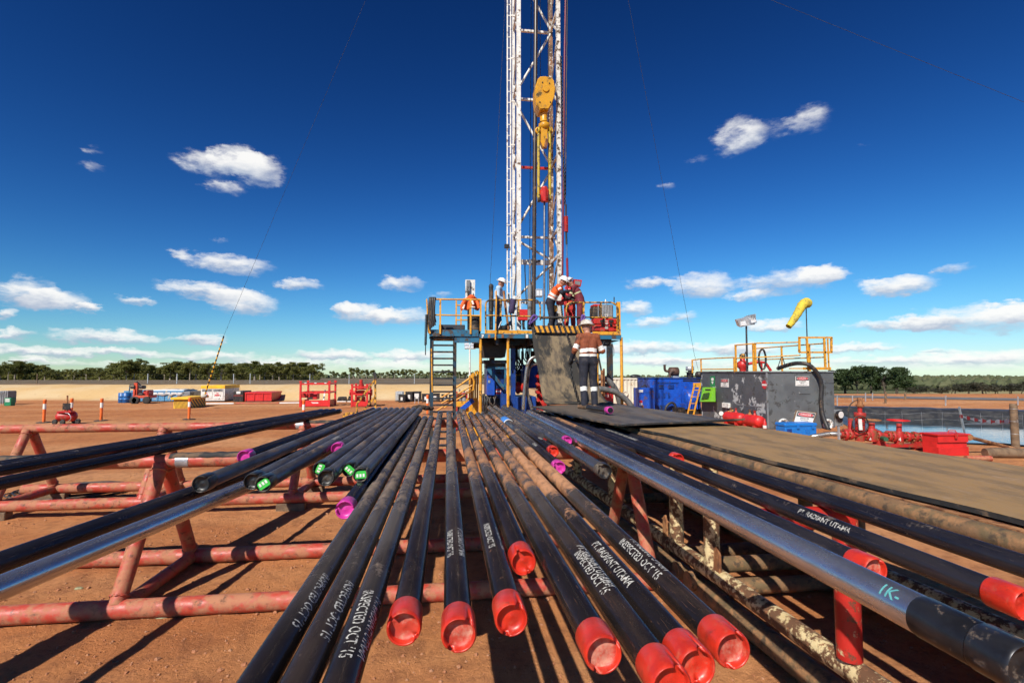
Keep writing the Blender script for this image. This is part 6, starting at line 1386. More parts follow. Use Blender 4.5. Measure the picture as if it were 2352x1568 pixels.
wsk = thing('windsock', 'faded yellow windsock drooping from a pole at the tank corner', 'windsock', aty(1855,850,TY0+.3)); YW = TY0+.3
MB().tube((aty(1856,850,YW).x,YW,TZ), aty(1851.5,705,YW), .03, .022, n=8).b('pole', m_cable, wsk)
pts = smooth_pts([aty(1857,697,YW-.0), aty(1850,696,YW-.05), aty(1842,702,YW-.1), aty(1833,718,YW-.16), aty(1821,737,YW-.2), aty(1811,750,YW-.22)], 5)
n = len(pts); mb = MB(); mb.path(pts, [(.20 if i < 3 else .25-.125*(i/(n-1)))*(1+.06*math.sin(i*2.1)) for i in range(n)], 14, cap=False)
o = mb.b('sock', M('faded_yellow_cloth', (.62,.48,.045), (.5,.40,.05), 3, .85, dust=(.3,.22,.05), damt=.3, dsc=6), wsk); sd = o.modifiers.new('s', 'SOLIDIFY'); sd.thickness = .008
q = pts[0]; MB().path(arc(q, (0,1,0), (0,0,1), .17, 0, 2*math.pi, 16)[:-1], .012, 6, True).b('hoop', m_cable, wsk)
# ------------------------------------------------------------------ cooler and leaning sign
YC = aty(1840,1000,1).y; q0 = atz(1803,1002,0); YC = q0.y
ck = thing('cooler', 'large bright blue cool box on the ground before the tank', 'cooler', (q0.x+.6, YC, 0)); m_cool = M('blue_plastic', (.01,.17,.55), (.01,.14,.48), 4, .4)
a, b = aty(1804,1000,YC), aty(1876,979,YC); MB().box((a.x,YC,0), (b.x,YC+.6,b.z), .03).b('tub', m_cool, ck); c = aty(1877,971,YC); MB().box((a.x-.02,YC-.02,b.z+.004), (b.x+.02,YC+.62,c.z), .03).b('lid', m_cool, ck)
for x in (1832, 1866): q = aty(x,979,YC); MB().box((q.x-.05,YC-.045,q.z-.09), (q.x+.05,YC-.021,q.z+.05)).b('latch', m_cool, ck)
for x in (1813, 1855): q = aty(x,989,YC); MB().box((q.x-.1,YC-.015,q.z-.09), (q.x+.1,YC-.001,q.z+.07)).b('panel', m_blue if x < 1840 else m_cool, ck)
sg_q = [aty(1831,944,YC+.75), aty(1873,949,YC+.75), aty(1864,976,YC+.60), aty(1823,971,YC+.60)]
_d = danger(['PRESSURE','TESTING'])
ts = sgn('warning_sign', 'weathered DANGER PRESSURE TESTING board leaning behind the blue cool box', sg_q, m_sign, _d, .012, tuple((sg_q[3]-sg_q[0]).cross(sg_q[1]-sg_q[0]).normalized()))
u = (sg_q[1]-sg_q[0]).normalized(); v = (sg_q[3]-sg_q[0]).normalized(); nn = v.cross(u)
MB().prism([sg_q[0]-u*.06-v*.05-nn*.03, sg_q[1]+u*.06-v*.05-nn*.03, sg_q[2]+u*.06+v*.5-nn*.03, sg_q[3]-u*.06+v*.5-nn*.03], nn*.025).b('backing_board', m_wood, ts)
# ------------------------------------------------------------------ blue power pack and container
YP = 29.4
pp = thing('power_pack', 'large blue diesel power pack with louvred panels and exhaust', 'engine unit', (aty(1550,950,YP).x, YP+1, 0))
a, b = aty(1494,870,YP), aty(1609,870,YP)
MB().box((a.x,YP,0), (b.x,YP+2.2,a.z), .04).b('housing', m_bblue, pp); MB().box((a.x-.02,YP-.02,a.z+.002), (b.x+.02,YP+2.2,a.z+.07)).b('roof_edge', m_blue, pp)
for y in (868.5,873): MB().bp(1569,y,1610,y+2.2,YP-.03,.028).b('louvre', m_blk, pp)
for i, x in enumerate((1513,1536)): MB().bp(x,883,x+12,892,YP-.05,.045).b('lifting_pocket', m_blue, pp)
for i, x in enumerate((1512,1524,1535)): MB().bp(x,902,x+4,913,YP-.04,.035).b('hinge', m_blue, pp)
MB().bp(1502,889,1506,946,YP-.02,.018).b('frame_strip', m_blue, pp); MB().bp(1508,878,1560,880,YP-.03,.028).b('frame_strip', m_blue, pp)
q = aty(1578,914,YP); MB().lathe((q.x-.46,YP-.5,q.z), (1,0,0), [(0,.28),(.04,.46),(.10,.54),(.80,.54),(.86,.46),(.9,.28)], 26).b('pump_case', m_bblue, pp)
for k in range(7): qq = aty(1560+k*5,931,YP); MB().box((qq.x-.03,YP-.95,qq.z-.16), (qq.x+.03,YP-.2,qq.z+.18), .02).b('cooling_rib', m_bblue, pp)
MB().bp(1556,936,1612,972,YP-.8,.7).b('sump', m_blk, pp); MB().path([aty(1540,960,YP-.5),aty(1558,958,YP-.6),aty(1576,964,YP-.6)], .09, 10).b('red_pipe', m_red, pp)
MB().bp(1506,930,1555,985,YP-.06,.055).b('skid', m_blue, pp)
ptube(MB(), [(1524,960),(1530,935),(1540,925),(1550,928),(1552,945),(1547,955)], .07, YP-.35, 8, 4).b('hose', m_hose, pp)
mf = thing('muffler', 'rusty brown exhaust muffler on top of the blue power pack', 'exhaust', aty(1553,866,YP+.8)); c = aty(1541,853,YP+.6)
m_mfl = M('exhaust_rust', (.10,.05,.032), (.06,.032,.022), 5, .6)
MB().lathe((c.x-.1,YP+.7,c.z), (1,-.12,0), [(0,.02),(.02,.22),(.06,.27),(.55,.27),(.60,.22),(.62,.02)], 22).b('drum', m_mfl, mf); ptube(MB(), [(1536,852),(1530,852),(1527,848),(1526.5,838)], .075, YP+.7, 9, 3).b('tail_pipe', m_mfl, mf); MB().bar(aty(1523.5,838,YP+.7), aty(1530.5,837,YP+.7), .16, .02).b('rain_flap', m_mfl, mf); ptube(MB(), [(1548,852),(1540,856),(1538,869)], .08, YP+.45, 9, 3).b('inlet_pipe', m_mfl, mf)
MB().box((c.x+.12,YP+.55,a.z+.07), (c.x+.5,YP+.8,c.z-.15)).b('bracket', m_alum, mf)
af = thing('air_filter', 'black air cleaner with a shiny metal cap on the power pack', 'filter', aty(1584,866,YP+.8)); q = aty(1585,868,YP+.7); zb_ = a.z+.07
MB().lathe((q.x,YP+.7,zb_), (0,0,1), [(0,.2),(.28,.2),(.34,.3),(.35,.12),(.42,.12)], 20).b('bowl', m_blk, af); MB().lathe((q.x,YP+.7,zb_+.42), (0,0,1), [(0,.22),(.02,.25),(.24,.25),(.27,.2)], 22).b('cap', m_alum, af); MB().lathe((q.x+.38,YP+.5,zb_+.18), (.3,-1,0), [(0,.2),(.3,.2),(.34,.1)], 18).b('canister', m_blk, af)
YK = YP-1.2
cb = thing('blue_cabinet', 'upright blue metal cabinet with warning labels beside the power pack', 'cabinet', (aty(1484,950,YK).x, YK, 0))
a, b = aty(1466,891,YK), aty(1504,891,YK); MB().box((a.x,YK,0), (b.x,YK+.8,a.z), .02).b('case', m_bblue, cb); MB().bp(1478,893,1502,947,YK-.02,.018).b('door', m_bblue, cb); MB().bp(1474,930,1479,949,YK-.015,.012).b('rust_streak', m_rust, cb)
MB().bp(1467,895,1477,901,YK-.006,.005).b('label', m_sign, cb); MB().bp(1468.5,919,1475.5,925,YK-.006,.005).b('label', m_signr, cb); MB().bp(1468.5,925.2,1475.5,931,YK-.006,.005).b('label', m_sign, cb)
MB().path(arc(Vector(((a.x+b.x)/2,YK+.3,a.z+.02)), (1,0,0), (0,0,1), .13, 0, math.pi, 8), .035, 6).b('handle', m_blk, cb)
YKK = 39.0
ct = thing('shipping_container', 'cream white corrugated shipping container behind the blue machines', 'container', (aty(1440,930,YKK).x, YKK, 0)); m_cont = M('cream_paint', (.66,.62,.50), (.58,.53,.41), 2, .5, dust=(.35,.22,.12), damt=.15, dsc=2)
a, b = aty(1378,868,YKK), aty(1540,868,YKK); mb = MB(); x = a.x; pr = []
while x < b.x: pr += [(x,YKK),(x+.10,YKK),(x+.15,YKK+.06),(x+.25,YKK+.06)]; x += .30
vs = [(px,py,.12) for px, py in pr]+[(px,py,a.z-.1) for px, py in pr]; n = len(pr); mb.add(vs, [(i,i+1,n+i+1,n+i) for i in range(n-1)]); mb.b('corrugated_wall', m_cont, ct)
MB().box((a.x-.05,YKK-.03,a.z-.12), (b.x,YKK+2.4,a.z)).b('roof', m_cont, ct); MB().box((a.x-.05,YKK-.03,0), (b.x,YKK+2.4,.14)).b('base_rail', m_cont, ct); MB().box((a.x-.05,YKK-.02,.14), (a.x+.08,YKK+2.4,a.z-.12)).b('corner_post', m_cont, ct)
for x,y in ((1471,882),(1436,904)): q = aty(x,y,YKK); MB().lathe((q.x,YKK-.03,q.z), (0,-1,0), [(0,.22),(.05,.22),(.05,.15),(.01,.14)], 18).b('vent', m_cont, ct)
solo('black_bag', 'crumpled dark bag lying on the roof of the cream container', 'bag', MB().ell(aty(1459,864,YKK+1)+Vector((0,0,-.02)), .45, .3, .18), m_blk)
# ------------------------------------------------------------------ red valve manifold by the pond
DM = 16.6
def Q(x, y, o=0): return atd(x, y, DM+o)
mn = thing('valve_manifold', 'red high pressure valve manifold with handwheels by the pond', 'valve manifold', (Q(2020,1000).x, Q(2020,1000).y, 0))
u = RGT; axp = Q(1930,997); axe = Q(2118,1004); axd = (axe-axp).normalized(); Lm = (axe-axp).length
m_man = M('manifold_red', (.40,.022,.018), (.30,.03,.018), 5, .5, dust=(.22,.075,.03), damt=.36, dsc=5)
MB().tube(axp, axe, .10, n=14).b('main_pipe', m_man, mn)
def flg(x, y, r, w=.10, nm='flange', mt=None):
    c = Q(x,y); MB().lathe(c-axd*w/2, axd, [(0,r*.95),(.01,r),(w-.01,r),(w,r*.95)], 20).b(nm, mt or m_man, mn); mb = MB(); a = axd.orthogonal().normalized(); b = axd.cross(a)
    for k in range(8): t = k*math.pi/4+.2; p = c+(a*math.cos(t)+b*math.sin(t))*r*.78; mb.tube(p-axd*(w/2+.03), p+axd*(w/2+.03), .022, n=6)
    mb.b('bolts', m_rust, mn)
for x, y, r in ((1940,998,.19),(1952,998,.16),(1990,999,.17),(2016,1000,.17),(2040,1001,.17),(2050,1002,.18),(2083,1003,.17),(2100,1003,.17),(2112,1004,.16)): flg(x, y, r)
def vert(x, y0, y1, r, nm='body', mt=None, o=0): a, b = Q(x,y1,o), Q(x,y0,o); MB().lathe(a, (b-a), [(0,r*.96),(.02,r),((b-a).length-.02,r),((b-a).length,r*.96)], 16).b(nm, mt or m_man, mn)
vert(1975,955,1012,.14); vert(1975,914,956,.07); vert(1975,947,958,.17,'flange'); vert(1975,928,934,.12,'union',m_rust); vert(1975,913,928,.075,'cap',m_rust)
vert(1953,966,998,.065); vert(1953,985,1000,.11); vert(2002,970,1012,.09); vert(2002,984,1013,.15); vert(2065,972,1018,.075); vert(2065,990,1020,.13)
def wheel(x, y, r, mt, flat=True, nm='handwheel', o=0):
    c = Q(x,y,o); a = u; b = Vector((0,0,1)) if not flat else FWD; hw_ = MB().path(arc(c, a, b, r, 0, 2*math.pi, 24)[:-1], .018, 7, True).b(nm, mt, mn)
    mb = MB()
    for k in range(4): t = k*math.pi/2+.4; mb.tube(c, c+(a*math.cos(t)+b*math.sin(t))*r, .012, n=6)
    mb.b('spokes', mt, hw_)
wheel(2063,965,.30,m_bred); wheel(2002,964,.26,m_rust); wheel(1976,974,.26,m_blk,False,o=-.22)
MB().bar(Q(1975,962,-.24), Q(1977,987,-.24), .10, .03, FWD).b('lever', m_sign, mn); MB().tube(Q(1954,965), Q(1954,960), .09, n=10).b('cap', m_man, mn)
c = Q(2024,1005,-.1); MB().tube(c, c-FWD*.35-u*.1, .07, n=12).b('green_plug', M('green_cap', (.02,.10,.05), (.02,.07,.04), 5, .5), mn); MB().tube(c+FWD*.2, c, .15, n=16).b('tee', m_man, mn)
MB().obox(Q(2030,1022), u*1.25, FWD*.12, Vector((0,0,.05))).b('skid_beam', m_man, mn)
for x in (2019, 2106): a = Q(x,1012); MB().box((a.x-.14,a.y-.1,0), (a.x+.14,a.y+.1,a.z)).b('pedestal', m_man, mn)
mb = MB(); put_text(mb, '2', Q(1999,1006,-.16), u, (0,0,1), .12); put_text(mb, '4', Q(2067,1009,-.15), u, (0,0,1), .12); mb.b('numbers', m_sign, mn)
MB().path(smooth_pts([Q(1973,918),Q(1962,921),Q(1950,935),Q(1949,962)], 6), .018, 6).b('hose', m_hose, mn)
gpn = thing('gauge_board', 'grey post plate with a round pressure gauge beside the manifold', 'gauge', Q(1926,1010)); MB().prism([Q(1916,940,.3),Q(1934,940,.3),Q(1937,978,.3),Q(1918,978,.3)], FWD*.03).b('plate', m_grey, gpn)
c = Q(1930,952,.2); MB().lathe(c, -FWD+u*.3, [(-.08,.12),(0,.14),(.03,.14)], 20).b('gauge', m_blk, gpn); MB().lathe(c+(-FWD+u*.3).normalized()*.031, -FWD+u*.3, [(0,.11),(.003,.11)], 20).b('dial', m_sign, gpn); a = Q(1927,975,.3); MB().box((a.x-.03,a.y,0), (a.x+.03,a.y+.05,a.z)).b('post', m_grey, gpn)
a, b = Q(1926,980,-.8), Q(1927,1013,-.8); b.z = 0; solo('steel_picket', 'short grey steel picket standing in front of the manifold', 'post', MB().bar(a, b, .05), m_alum)
solo('steel_hose', 'bright steel hose leading from the manifold towards the cool box', 'hose', MB().path(smooth_pts([atd(1862,1003,17.0), atd(1880,1000,16.9), atd(1908,996,16.7), Q(1932,997)], 5), .075, 10), m_shose)
# red chest
bx0 = atz(2155,1047,0); bY = bx0.y; bX0 = bx0.x; bX1 = aty(2227,1040,bY).x; bZ = aty(2155,1000,bY).z; bD = atx(2117,1005,bX0).y-bY
rc = thing('tool_chest', 'red steel tool chest with a sloping lid on the pond bank', 'chest', ((bX0+bX1)/2, bY, 0))
for z0, z1, dp in ((0,bZ*.34,.0),(bZ*.34,bZ*.42,-.0),(bZ*.42,bZ*.66,.05),(bZ*.66,bZ,.0)): MB().box((bX0+.02,bY+dp+.0,z0), (bX1-.02,bY+bD,z1)).b('panel', m_bred, rc)
MB().box((bX0-.02,bY-.03,bZ+.003), (bX1+.03,bY+bD+.03,bZ+.04)).b('lid', m_bred, rc); MB().path([(bX0+.45,bY+.1,bZ+.04),(bX0+.5,bY+.1,bZ+.13),(bX0+.72,bY+.1,bZ+.13),(bX0+.78,bY+.1,bZ+.04)], .014, 6).b('handle', m_red, rc); MB().box((bX0+.55,bY-.06,bZ-.09), (bX0+.63,bY-.031,bZ+.05)).b('hasp', m_red, rc)
a, b = atz(2218,1052,.08), atz(2276,1052,.08); solo('pipe_stub', 'faded red pipe stub on the ground beside the tool chest', 'pipe', MB().tube(a, b, .075, n=14), m_rack)
a, b = atd(2228,1004,15.6), atz(2345,1034,.06); solo('discharge_pipe', 'rusty red pipe sloping from the chest down to the pond bank', 'pipe', MB().path([a, a+(b-a)*.04, b], [.10,.055,.055], 10), m_rust)
a, b = atz(2262,1040,.12), atz(2380,1042,.12); solo('log', 'weathered grey brown log lying on the edge of the pond', 'log', MB().path(smooth_pts([a, a.lerp(b,.4)+Vector((0,0,.02)), b], 4), [.14,.14,.15,.15,.15,.15,.14,.14,.13], 12), m_wood)
a = atz(2333,1032,0); zt_ = atd(2333,927,(a-ORIGIN).dot(FWD)).z; wp = thing('fence_post', 'thick round timber post holding barrier tape by the pond', 'post', a); MB().lathe(a-Vector((0,0,.1)), (0,0,1), [(0,.11),(zt_*.5,.105),(zt_+.05,.10),(zt_+.1,.085)], 14).b('timber', m_wood, wp)
for z in (.5,.9,1.3): MB().path(arc(a+Vector((0,0,z)), (1,0,0), (0,1,0), .112, 0, 6.28, 12)[:-1], .006, 5, True).b('wire_wrap', m_alum, wp)
b = atz(2217,1000,0); t_ = atd(2203,934,(b-ORIGIN).dot(FWD)-.2); solo('star_picket', 'leaning galvanised picket holding the loose end of the white tape', 'post', MB().bar(b, t_, .055), m_alum)
d1, d2 = t_+Vector((0,0,-.35)), a+Vector((0,0,zt_-.55)); mb = MB(); mb2 = MB(); n = 26
tp = thing('barrier_tape', 'twisted red and white barrier tape tied between picket and post', 'tape', d1)
pts_ = [d1.lerp(d2,i/n)+Vector((0,0,-.10*math.sin(math.pi*i/n))) for i in range(n+1)]; ws = [.05+.03*math.sin(i*1.7) for i in range(n+1)]
for i in range(0, n, 2):
    mb = MB(); mb.prism([p+Vector((0,0,w)) for p, w in zip(pts_[i:i+3], ws[i:i+3])]+[p-Vector((0,0,w)) for p, w in list(zip(pts_[i:i+3], ws[i:i+3]))[::-1]], FWD*.004); mb.b('red_length' if (i//2) % 2 == 0 else 'white_length', m_bred if (i//2) % 2 == 0 else m_sign, tp)
p, q = a+Vector((0,0,zt_-.55))-FWD*.12, b+Vector((0,0,.45)); mb = MB(); mb.prism([p+Vector((0,0,.06)), p.lerp(q,.4)+Vector((0,0,.05)), q+Vector((0,0,.01)), q-Vector((0,0,.01)), p.lerp(q,.4)-Vector((0,0,.08)), p-Vector((0,0,.05))], FWD*.005); solo('white_tape', 'loose white tape stretched from the timber post down to the picket', 'tape', mb, m_sign)
# wire fences
def fence_post(label, x, yb, yt, mat, r=.03, z=0.0, round_=False, grp='pickets along the pond fence'):
    p = atz(x, yb, z); D = (p-ORIGIN).dot(FWD); t = atd(x, yt, D); p.z = min(p.z, height(p.x, p.y)); mb = MB()
    if round_: mb.tube(p, t, r*2.2, n=10)
    else: mb.bar(p, t, r*2)
    solo('fence_post', label, 'post', mb, mat, grp); return p, t
pk = []
for x, yb, yt in ((1923,933,907),(1958,921,908),(1988,922,901),(2004,919,902),(2172,932,908),(2338,930,910)): pk.append(fence_post('pale metal picket of the wire fence beyond the pond', x, yb, yt, m_alum))
for x, yb, yt, lb in ((2034,926,900,'brown timber post of the wire fence opposite the manifold'),(2079,918,902,'thinner brown timber post of the wire fence beyond the pond')): fence_post(lb, x, yb, yt, m_wood, .035, 0, True)
wf = thing('wire_fence', 'sagging square mesh wire fence on the near bank of the pond', 'fence', atz(2120,1015,0)); F0, F1 = atd(1990,985,20.5), atd(2352,1010,19.0); F0.z = F1.z = 0
for k in range(4): mb = MB(); mb.path([F0.lerp(F1,i/12)+Vector((0,0,.1+.26*k-.06*math.sin(math.pi*i/12*3))) for i in range(13)], .0028, 4); mb.b('strand', m_alum, wf)
for k in range(9): p = F0.lerp(F1, k/8); mb = MB(); mb.path([p+Vector((0,0,.0)), p+Vector((.05*math.sin(k*2),0,.95))], .0028, 4); mb.b('stay', m_alum, wf)
# magenta capped pipe lying on the mat behind the man
a, b = atz(1402,942,ZD+.18), atz(1362,936.5,ZD+.17); t = thing('drill_pipe', 'short black pipe with a magenta cap lying on the mat at the man\'s feet', 'pipe', a)
MB().tube(a, b+(b-a)*.3, .05, n=16).b('pipe_body', mp_jet, t); MB().lathe(a+(b-a).normalized()*.14, a-b, [(0,.052),(.01,.062),(.13,.062),(.14,.055),(.135,.045),(.12,.04)], 22).b('end_cap', m_capm, t)
rg = MB(); rr = random.Random(5); c = atz(1290,945,ZD+.03)
for i in range(5): rg.ell(c+Vector((rr.uniform(-.3,.3), rr.uniform(-.12,.12), .015)), rr.uniform(.08,.2), rr.uniform(.05,.1), .022, 8, 5)
solo('rag', 'dirty pale rag lying on the catwalk next to the dark mat', 'rag', rg, M('dirty_cloth', (.45,.34,.25), (.35,.25,.18), 8, .9))
# ------------------------------------------------------------------ yard on the left
def S(x, y, D): return atd(x, y, D)
def gbox(mb, x0, x1, yt, D, depth, yb=None, bev=0.0, z0=None):
    """box standing on the ground at camera distance D, spanning photo columns x0..x1, top at photo row yt"""
    a, b = atd(x0, yt, D), atd(x1, yt, D); y = (a.y+b.y)/2; lo = 0 if z0 is None else z0
    return mb.box((a.x, y, lo), (b.x, y+depth, a.z), bev)
# bollards
bol = thing('bollard', 'orange plastic bollard with a white band beside the red compressor', 'bollard', atz(232,966,0), 'orange bollards in the yard'); c = ORG[bol.name]
MB().lathe(c, (0,0,1), [(0,.30),(.02,.30),(.035,.26),(.04,.075)], 18).b('foot', m_rub, bol); MB().lathe(c+Vector((0,0,.04)), (0,0,1), [(0,.062),(.6,.064),(.62,.066),(1.0,.066),(1.02,.075),(1.08,.075),(1.10,.05)], 18).b('tube', m_orange, bol); MB().lathe(c+Vector((0,0,.66)), (0,0,1), [(0,.0675),(.26,.0675)], 18).b('white_band', m_refl, bol)
for x, D, lb in ((101,25.3,'orange bollard with a white band standing alone at the end of the row'), (163,26.3,'orange bollard with a white band standing right behind the red compressor'), (434,27.0,'orange bollard with a white band in front of the yellow striped block'), (697,24.8,'orange bollard with a white band in front of the red basket'), (981.5,30.0,'orange bollard with a white band by the foot of the access ladder')):
    q = atd(x,960,D); dup(bol, (q.x,q.y,0), label=lb)
# compressor
DC = 24.6; cp = thing('air_compressor', 'small red wheeled air compressor among the orange bollards', 'compressor', (S(152,968,DC).x, S(152,968,DC).y, 0))
a, b = S(128,957,DC), S(178,955,DC+.3); d = b-a; L = d.length; r = .235
MB().lathe(a, d, [(0,.02),(.03,r*.6),(.09,r*.92),(.15,r),(L-.15,r),(L-.09,r*.92),(L-.03,r*.6),(L,.02)], 22).b('air_tank', m_red, cp)
for x, o in ((126,-.25),(144,-.4),(179,.1),(170,.5)): q = S(x,966,DC+o); MB().lathe((q.x,q.y,.125), (.2,1,0), [(-.045,.04),(-.045,.11),(-.03,.125),(.03,.125),(.045,.11),(.045,.04)], 16).b('wheel', m_tire, cp)
q = S(154,946,DC); MB().box((q.x-.35,q.y-.14,q.z-.02), (q.x+.25,q.y+.14,q.z+.05)).b('bed_plate', m_red, cp); MB().prism([q+Vector((-.15,0,.05)), q+Vector((.15,0,.05)), q+Vector((.04,0,.28)), q+Vector((-.04,0,.28))], (0,.1,0)).b('bracket', m_red, cp); q2 = S(155,908,DC); MB().tube(q, q2, .035, n=8).b('mast_tube', m_rust, cp); MB().bp(144,926,160,940,S(152,940,DC).y-.05,.05).b('mesh_box', m_blk, cp)
MB().path(smooth_pts([S(150,948,DC-.3),S(158,950,DC-.35),S(163,960,DC-.35),S(156,968,DC-.3)], 5), .016, 6).b('hose', m_alum, cp)
# anchor block
bk = atz(398,938,0); kx0 = bk.x; kY = bk.y; kx1 = aty(433,938,kY).x; kZ = aty(433,912,kY).z; kD = atx(472,938,kx1).y-kY
yb_ = thing('anchor_block', 'yellow concrete anchor block with diagonal black stripes', 'block', ((kx0+kx1)/2, kY, 0))
MB().box((kx0,kY,0), (kx1,kY+kD,kZ-.16), .02).b('block', m_yblk, yb_); MB().box((kx0-.15,kY-.15,kZ-.155), (kx1+.15,kY+kD+.15,kZ), .03).b('cap_slab', m_yblk, yb_)
h = kZ-.17
for i in range(12):
    x = kx0+(kx1-kx0)*i/12; w = (kx1-kx0)/30; MB().prism([(x,kY-.006,h),(x+w,kY-.006,h),(min(kx1,x+w+.12),kY-.006,.02),(min(kx1,x+.12),kY-.006,.02)], (0,.004,0)).b('thin_stripe', m_blk, yb_)
for i in range(-1, 6):
    y0_, s = kY+kD*i/6, kD/12; cl_ = lambda v: max(kY+.02, min(kY+kD-.02, v)); q = [(cl_(y0_),h),(cl_(y0_+s),h),(cl_(y0_+s+.75),.02),(cl_(y0_+.75),.02)]
    if q[2][0]-q[3][0] < .03 and q[1][0]-q[0][0] < .03: continue
    MB().prism([(kx1+.006,yy,zz_) for yy, zz_ in q], (-.004,0,0)).b('wide_stripe', m_blk, yb_)
q = anchor; solo('concrete_lump', 'pale lump of concrete at the foot of the guy wire on the block', 'concrete', MB().ell((atd(469,911,34.6).x, atd(469,911,34.6).y, kZ+.09), .22, .2, .14, 8, 5), M('pale_concrete', (.5,.47,.4), (.4,.37,.3), 5, .9))
# skips and containers along the sand bank
DB = 42.5
m_skb = M('sky_blue_paint', (.10,.30,.52), (.08,.24,.44), 2, .5, dust=(.5,.45,.3), damt=.25, dsc=2)
def skip(name, label, x0, x1, yt, mat, D=DB, depth=2.2, ribs=6, extra=None):
    a, b = atd(x0,yt,D), atd(x1,yt,D); y = (a.y+b.y)/2; t = thing(name, label, 'skip bin', ((a.x+b.x)/2, y, 0)); MB().box((a.x,y,.08), (b.x,y+depth,a.z-.05)).b('tub', mat, t); MB().box((a.x-.05,y-.06,a.z-.12), (b.x+.05,y+depth+.05,a.z)).b('rim', mat, t); MB().box((a.x,y-.02,0), (b.x,y+.2,.079)).b('skid', m_blk, t)
    for k in range(ribs+1): x = a.x+(b.x-a.x)*k/ribs; MB().box((x-.04,y-.05,.08), (x+.04,y-.002,a.z-.121)).b('rib', mat, t)
    return t, a, b, y
sk, a, b, y = skip('skip_bin', 'long sky blue skip partly under a white tarpaulin', 292, 418, 897, m_skb, ribs=9)
tp_ = MB(); vs = []
for i in range(13):
    for j in range(4): x = a.x+(b.x-a.x)*(.48+.52*i/12); vs.append((x, y-.08 if j == 0 else y+(j-1)*1.0, a.z+.06+.10*noise.noise((i*.9,j*1.1,0))-(.45+.1*math.sin(i*2) if j == 0 else 0)))
tp_.add(vs, [(i*4+j, i*4+4+j, i*4+5+j, i*4+1+j) for i in range(12) for j in range(3)], True); o = solo('tarpaulin', 'crumpled white tarpaulin over the end of the blue skip', 'tarpaulin', tp_, M('white_tarp', (.7,.7,.68), (.58,.58,.58), 3, .6)); o.modifiers.new('s','SOLIDIFY').thickness = .02
a, b = atd(418.5,899,DB+.1), atd(436,899,DB+.1); solo('skip_shaded_end', 'shaded end of the tarpaulined blue skip, its shade put in as dark grey', 'bin', MB().box((a.x,a.y,0),(b.x,a.y+2,a.z),.03), m_grey)  # the blue skip's own end, its shade painted as a dark grey box
for x, lb in ((281.5,'blue plastic drum at the outer side of a pair beside the orange machine'), (291,'blue plastic drum between the other drum and the orange machine')):
    q = atd(x,917,DB-1.2); h = .80; q.z = 0; solo('drum', lb, 'drum', MB().lathe(q, (0,0,1), [(0,.27),(.02,.29),(h*.33,.29),(h*.35,.305),(h*.37,.29),(h*.66,.29),(h*.68,.305),(h*.7,.29),(h-.02,.29),(h,.27)], 18), M('drum_blue', (.015,.12,.36), (.012,.09,.28), 3, .4), 'blue drums')
# orange telehandler like power tong unit on wheels
DO = 40.0; om = thing('trailer_machine', 'orange wheeled machine with a black folded boom before the blue skip', 'machine', (S(320,918,DO).x, S(320,918,DO).y, 0)); m_or = M('orange_red_paint', (.62,.07,.025), (.5,.06,.02), 3, .45)
yy = S(320,918,DO).y
MB().bp(304,908,341,914,yy,1.2,.03).b('chassis', m_or, om); MB().bp(305,895,314,909,yy+.1,.8,.04).b('engine_cover', m_or, om); MB().bp(328,896,340,908,yy+.2,.8,.06).b('tank', m_red, om)
for x in (306,311,336): q = aty(x,915.5,yy-.05); MB().lathe((q.x,yy-.08,.28), (0,1,0), [(0,.1),(0,.24),(.03,.28),(.2,.28),(.23,.24),(.23,.1)], 18).b('wheel', m_tire, om)
MB().bar(aty(312,908,yy+.2), aty(314,879,yy+.2), .25, .25, (0,1,0)).b('boom', m_or, om); MB().bar(aty(313,878,yy+.2), aty(325,889,yy+.2), .16, .16, (0,1,0)).b('folded_boom', m_blk, om)
for x0,y0,x1,y1 in ((299,886,309,893),(318,885,328,893),(316,903,328,908)): MB().bp(x0,y0,x1,y1,yy-.02,.5,.05).b('black_box', m_blk, om)
MB().bar(aty(298,884,yy), aty(308,884,yy), .06).b('rack_bar', m_teal, om); MB().bar(aty(298.5,884,yy), aty(297,900,yy), .06).b('rack_leg', m_teal, om); MB().bar(aty(309,894,yy+.05), aty(308,908,yy+.05), .12, .12).b('strut', m_or, om)
# white and yellow cabinet
wc = thing('generator_cabinet', 'white two door cabinet with a yellow roof by the sand bank', 'cabinet', S(492,918,DB)); a, b = atd(462,885,DB), atd(514,885,DB); y = a.y
MB().box((a.x,y,.1), (b.x,y+3.0,a.z*.80)).b('case', m_white, wc); MB().box((a.x-.02,y-.03,a.z*.80+.003), (b.x+.02,y+3.03,a.z), .02).b('roof', m_yblk, wc); MB().box((a.x,y+.05,0), (b.x,y+3,.098)).b('plinth', m_blk, wc)
for x0, x1 in ((463.5,487),(489,512.5)):
    dr = MB().bp(x0,893,x1,916,y-.03,.028,.01).b('door', m_white, wc); MB().bp(x0+1,893.6,x1-1,899,y-.04,.009).b('vent', m_grey, dr); MB().bp(x0+8,902,x0+13,904,y-.04,.009).b('label', m_signr, dr); MB().bp(x0+4,906,x0+15,909,y-.04,.009).b('label', m_signr, dr)
bb = thing('black_crate', 'black steel crate with a white notice beside the red skip', 'crate', S(550,918,DB)); a, b = atd(536,898,DB), atd(558,898,DB); MB().box((a.x,a.y,0), (b.x,a.y+1.8,a.z), .03).b('case', m_blk, bb); MB().bp(543,898.5,552,904,a.y-.012,.01).b('notice', m_sign, bb); MB().bp(536,907,558,909.5,a.y-.02,.018).b('red_band', M('dull_red_paint', (.2,.03,.025), (.15,.025,.02), 4, .6), bb)
skip('skip_bin', 'bright red steel skip bin standing against the sand bank', 566, 622, 900.5, m_bred, depth=2.6, ribs=3)
